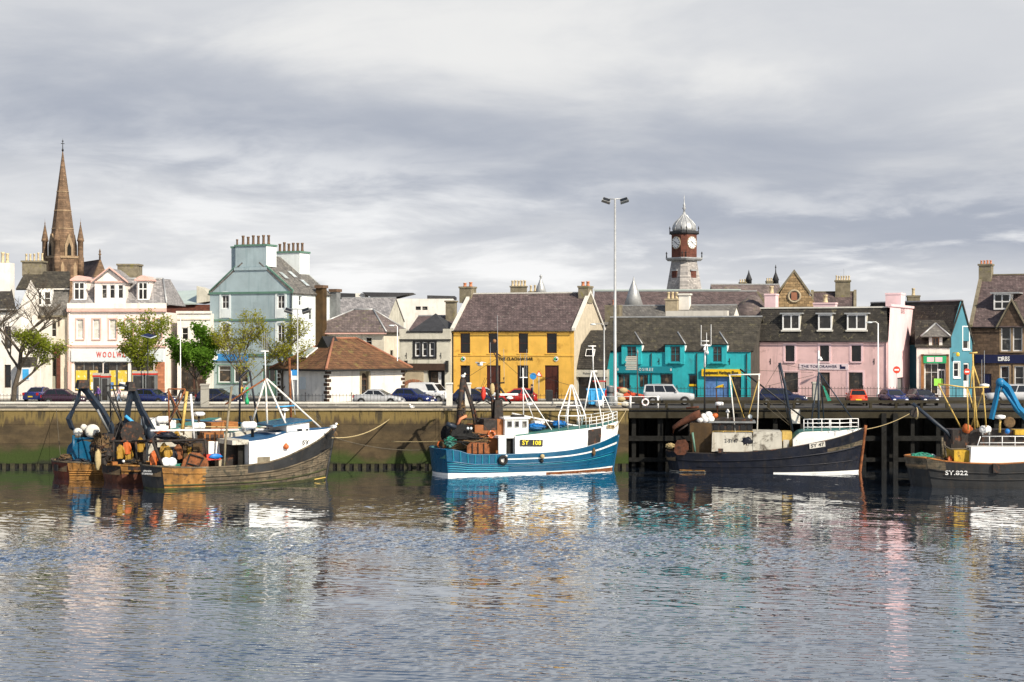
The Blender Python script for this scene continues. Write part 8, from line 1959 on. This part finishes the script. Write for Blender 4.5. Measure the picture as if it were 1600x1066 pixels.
m = MB(); m.path([b.P(1426, 631, 2.4), b.P(1478, 674, 2.4), b.P(1486, 684, 2.4)], .15, 6); m.path([b.P(1426, 632, 3.4), b.P(1478, 676, 3.4)], .08); m.build('stern_derrick', 'slate_blue_steel', b.e); MB().lathe([(.34, 0), (.36, .2), (.34, .4)], b.P(1428, 645, 2.5), 12, 'y').build('sheave', 'rusty_black', b.e); MB().torus(b.P(1432, 646, 2.2), .42, .05, 'x', 12, 5).build('rope_coil', 'rope', b.e)
for px, t_ in ((1538, 548), (1534, 562)): b.tube('aerial', b.P(px, 603, c_), b.P(px, t_, c_), .022, 'galvanised', None, 4)
MB().lathe([(.1, 0), (.36, .05), (.36, .2), (.1, .26)], b.P(1538, 605, 1.6), 10).build('radar', 'white_paint', b.e); b.capsule(1530, 1549, 671, 1.6, .28); MB().lathe([(.1, 0), (.38, .05), (.38, .26), (.1, .32)], b.P(1563, 655, 1.8), 10).build('radar', 'white_paint', b.e); b.tube('radar_post', b.P(1563, 656, 1.8), b.P(1562, 676, 1.8), .09, 'yellow_spar')
MB().lathe([(.42, 0), (.42, .1), (.3, .12)], b.P(1577, 660, 1.6), 16, 'y').build('search_lamp', 'net_brown', b.e); MB().blob(b.P(1574, 674, 1.6), .2, 8, 6).build('float', 'blue_plastic', b.e)
MB().blob(b.P(1511, 670, 2.2), .35, 8, 7, (1.1, .8, 1), .25, 85).build('float_bundle', 'orange_plastic', b.e); b.box('roof_box', 1586, 1700, 672, 680, 1.8, 3.2, 'yellow_casing')
m = MB(); m.path([b.P(1562, 596, 2.6), b.P(1556, 625, 2.6), b.P(1549, 655, 2.6)], .20, 4); m.path([b.P(1562, 596, 2.6), b.P(1574, 606, 2.6), b.P(1590, 638, 2.6), b.P(1612, 660, 2.6)], [.28, .30, .32, .30], 4); m.path([b.P(1566, 608, 2.4), b.P(1592, 645, 2.4)], .12); m.build('deck_crane', 'blue_crane', b.e); MB().blob(b.P(1563, 598, 2.6), .36, 8, 6).build('crane_knuckle', 'blue_crane', b.e)
b.tubes('gunwale_hose', [[b.P(1475, 696, 1.4), b.P(1485, 702, 1.4), b.P(1515, 701, 1.4)]], .06, 'dark_rope'); b.tubes('deck_post', [[b.P(1475, 690, 1.6), b.P(1479, 722, 1.6)], [b.P(1472, 684, 2), b.P(1473, 716, 2)]], .09, 'weathered_plank')

# mooring ropes
def mooring(name, pts, r, m, label): tag(MB().path(pts, r, 5).build(name, m), label, 'rope')
def sag(a, b, s, n=10): return [Vector(a).lerp(Vector(b), i / n) - Vector((0, 0, s * 4 * (i / n) * (1 - i / n))) for i in range(n + 1)]
mooring('mooring_rope', sag(W(612, 690, 137), W(700, 689, 133.6), .05), .035, 'rope', 'pale rope from the stern of the blue boat towards the left')
mooring('mooring_rope', sag(W(519, 683, 124.5), W(664, 703, 137.5), .35), .03, 'dark_rope', 'slack dark rope from the white-bowed boat towards the blue boat stern')
mooring('mooring_rope', sag(W(519, 684, 124.5), W(609, 655, 139.3), .5), .05, 'rope', 'thick tan rope from the white bow up to the quay top')
mooring('mooring_rope', sag(W(963, 667, 136.5), W(979, 640, 139.2), .05), .03, 'rope', 'short tan rope from the blue boat bow to the quay corner')
mooring('mooring_rope', sag(W(1345, 672, 134.5), W(1424, 645, 138.8), .25), .03, 'rope', 'tan rope from the dark navy boat bow to the pier')
mooring('mooring_rope', sag(W(95, 720, 133), W(88, 640, 139.2), .1), .025, 'dark_rope', 'thin dark rope from the red boat stern to the quay')
gull(W(750, 570, 134), R(150), 'white gull flying in front of the yellow pub', 1.1, True)
gull(W(723.5, 592, 133.3), R(40), 'white gull perched on the blue boat gallows', 1.0)
gull(W(521, 672, 125.2), R(20), 'white gull perched on the bow of the white and rusty boat', 1.15)
gull(W(644, 640, QY - .05) , R(200), 'grey gull standing on the quay edge left of the blue boat', 1.0)
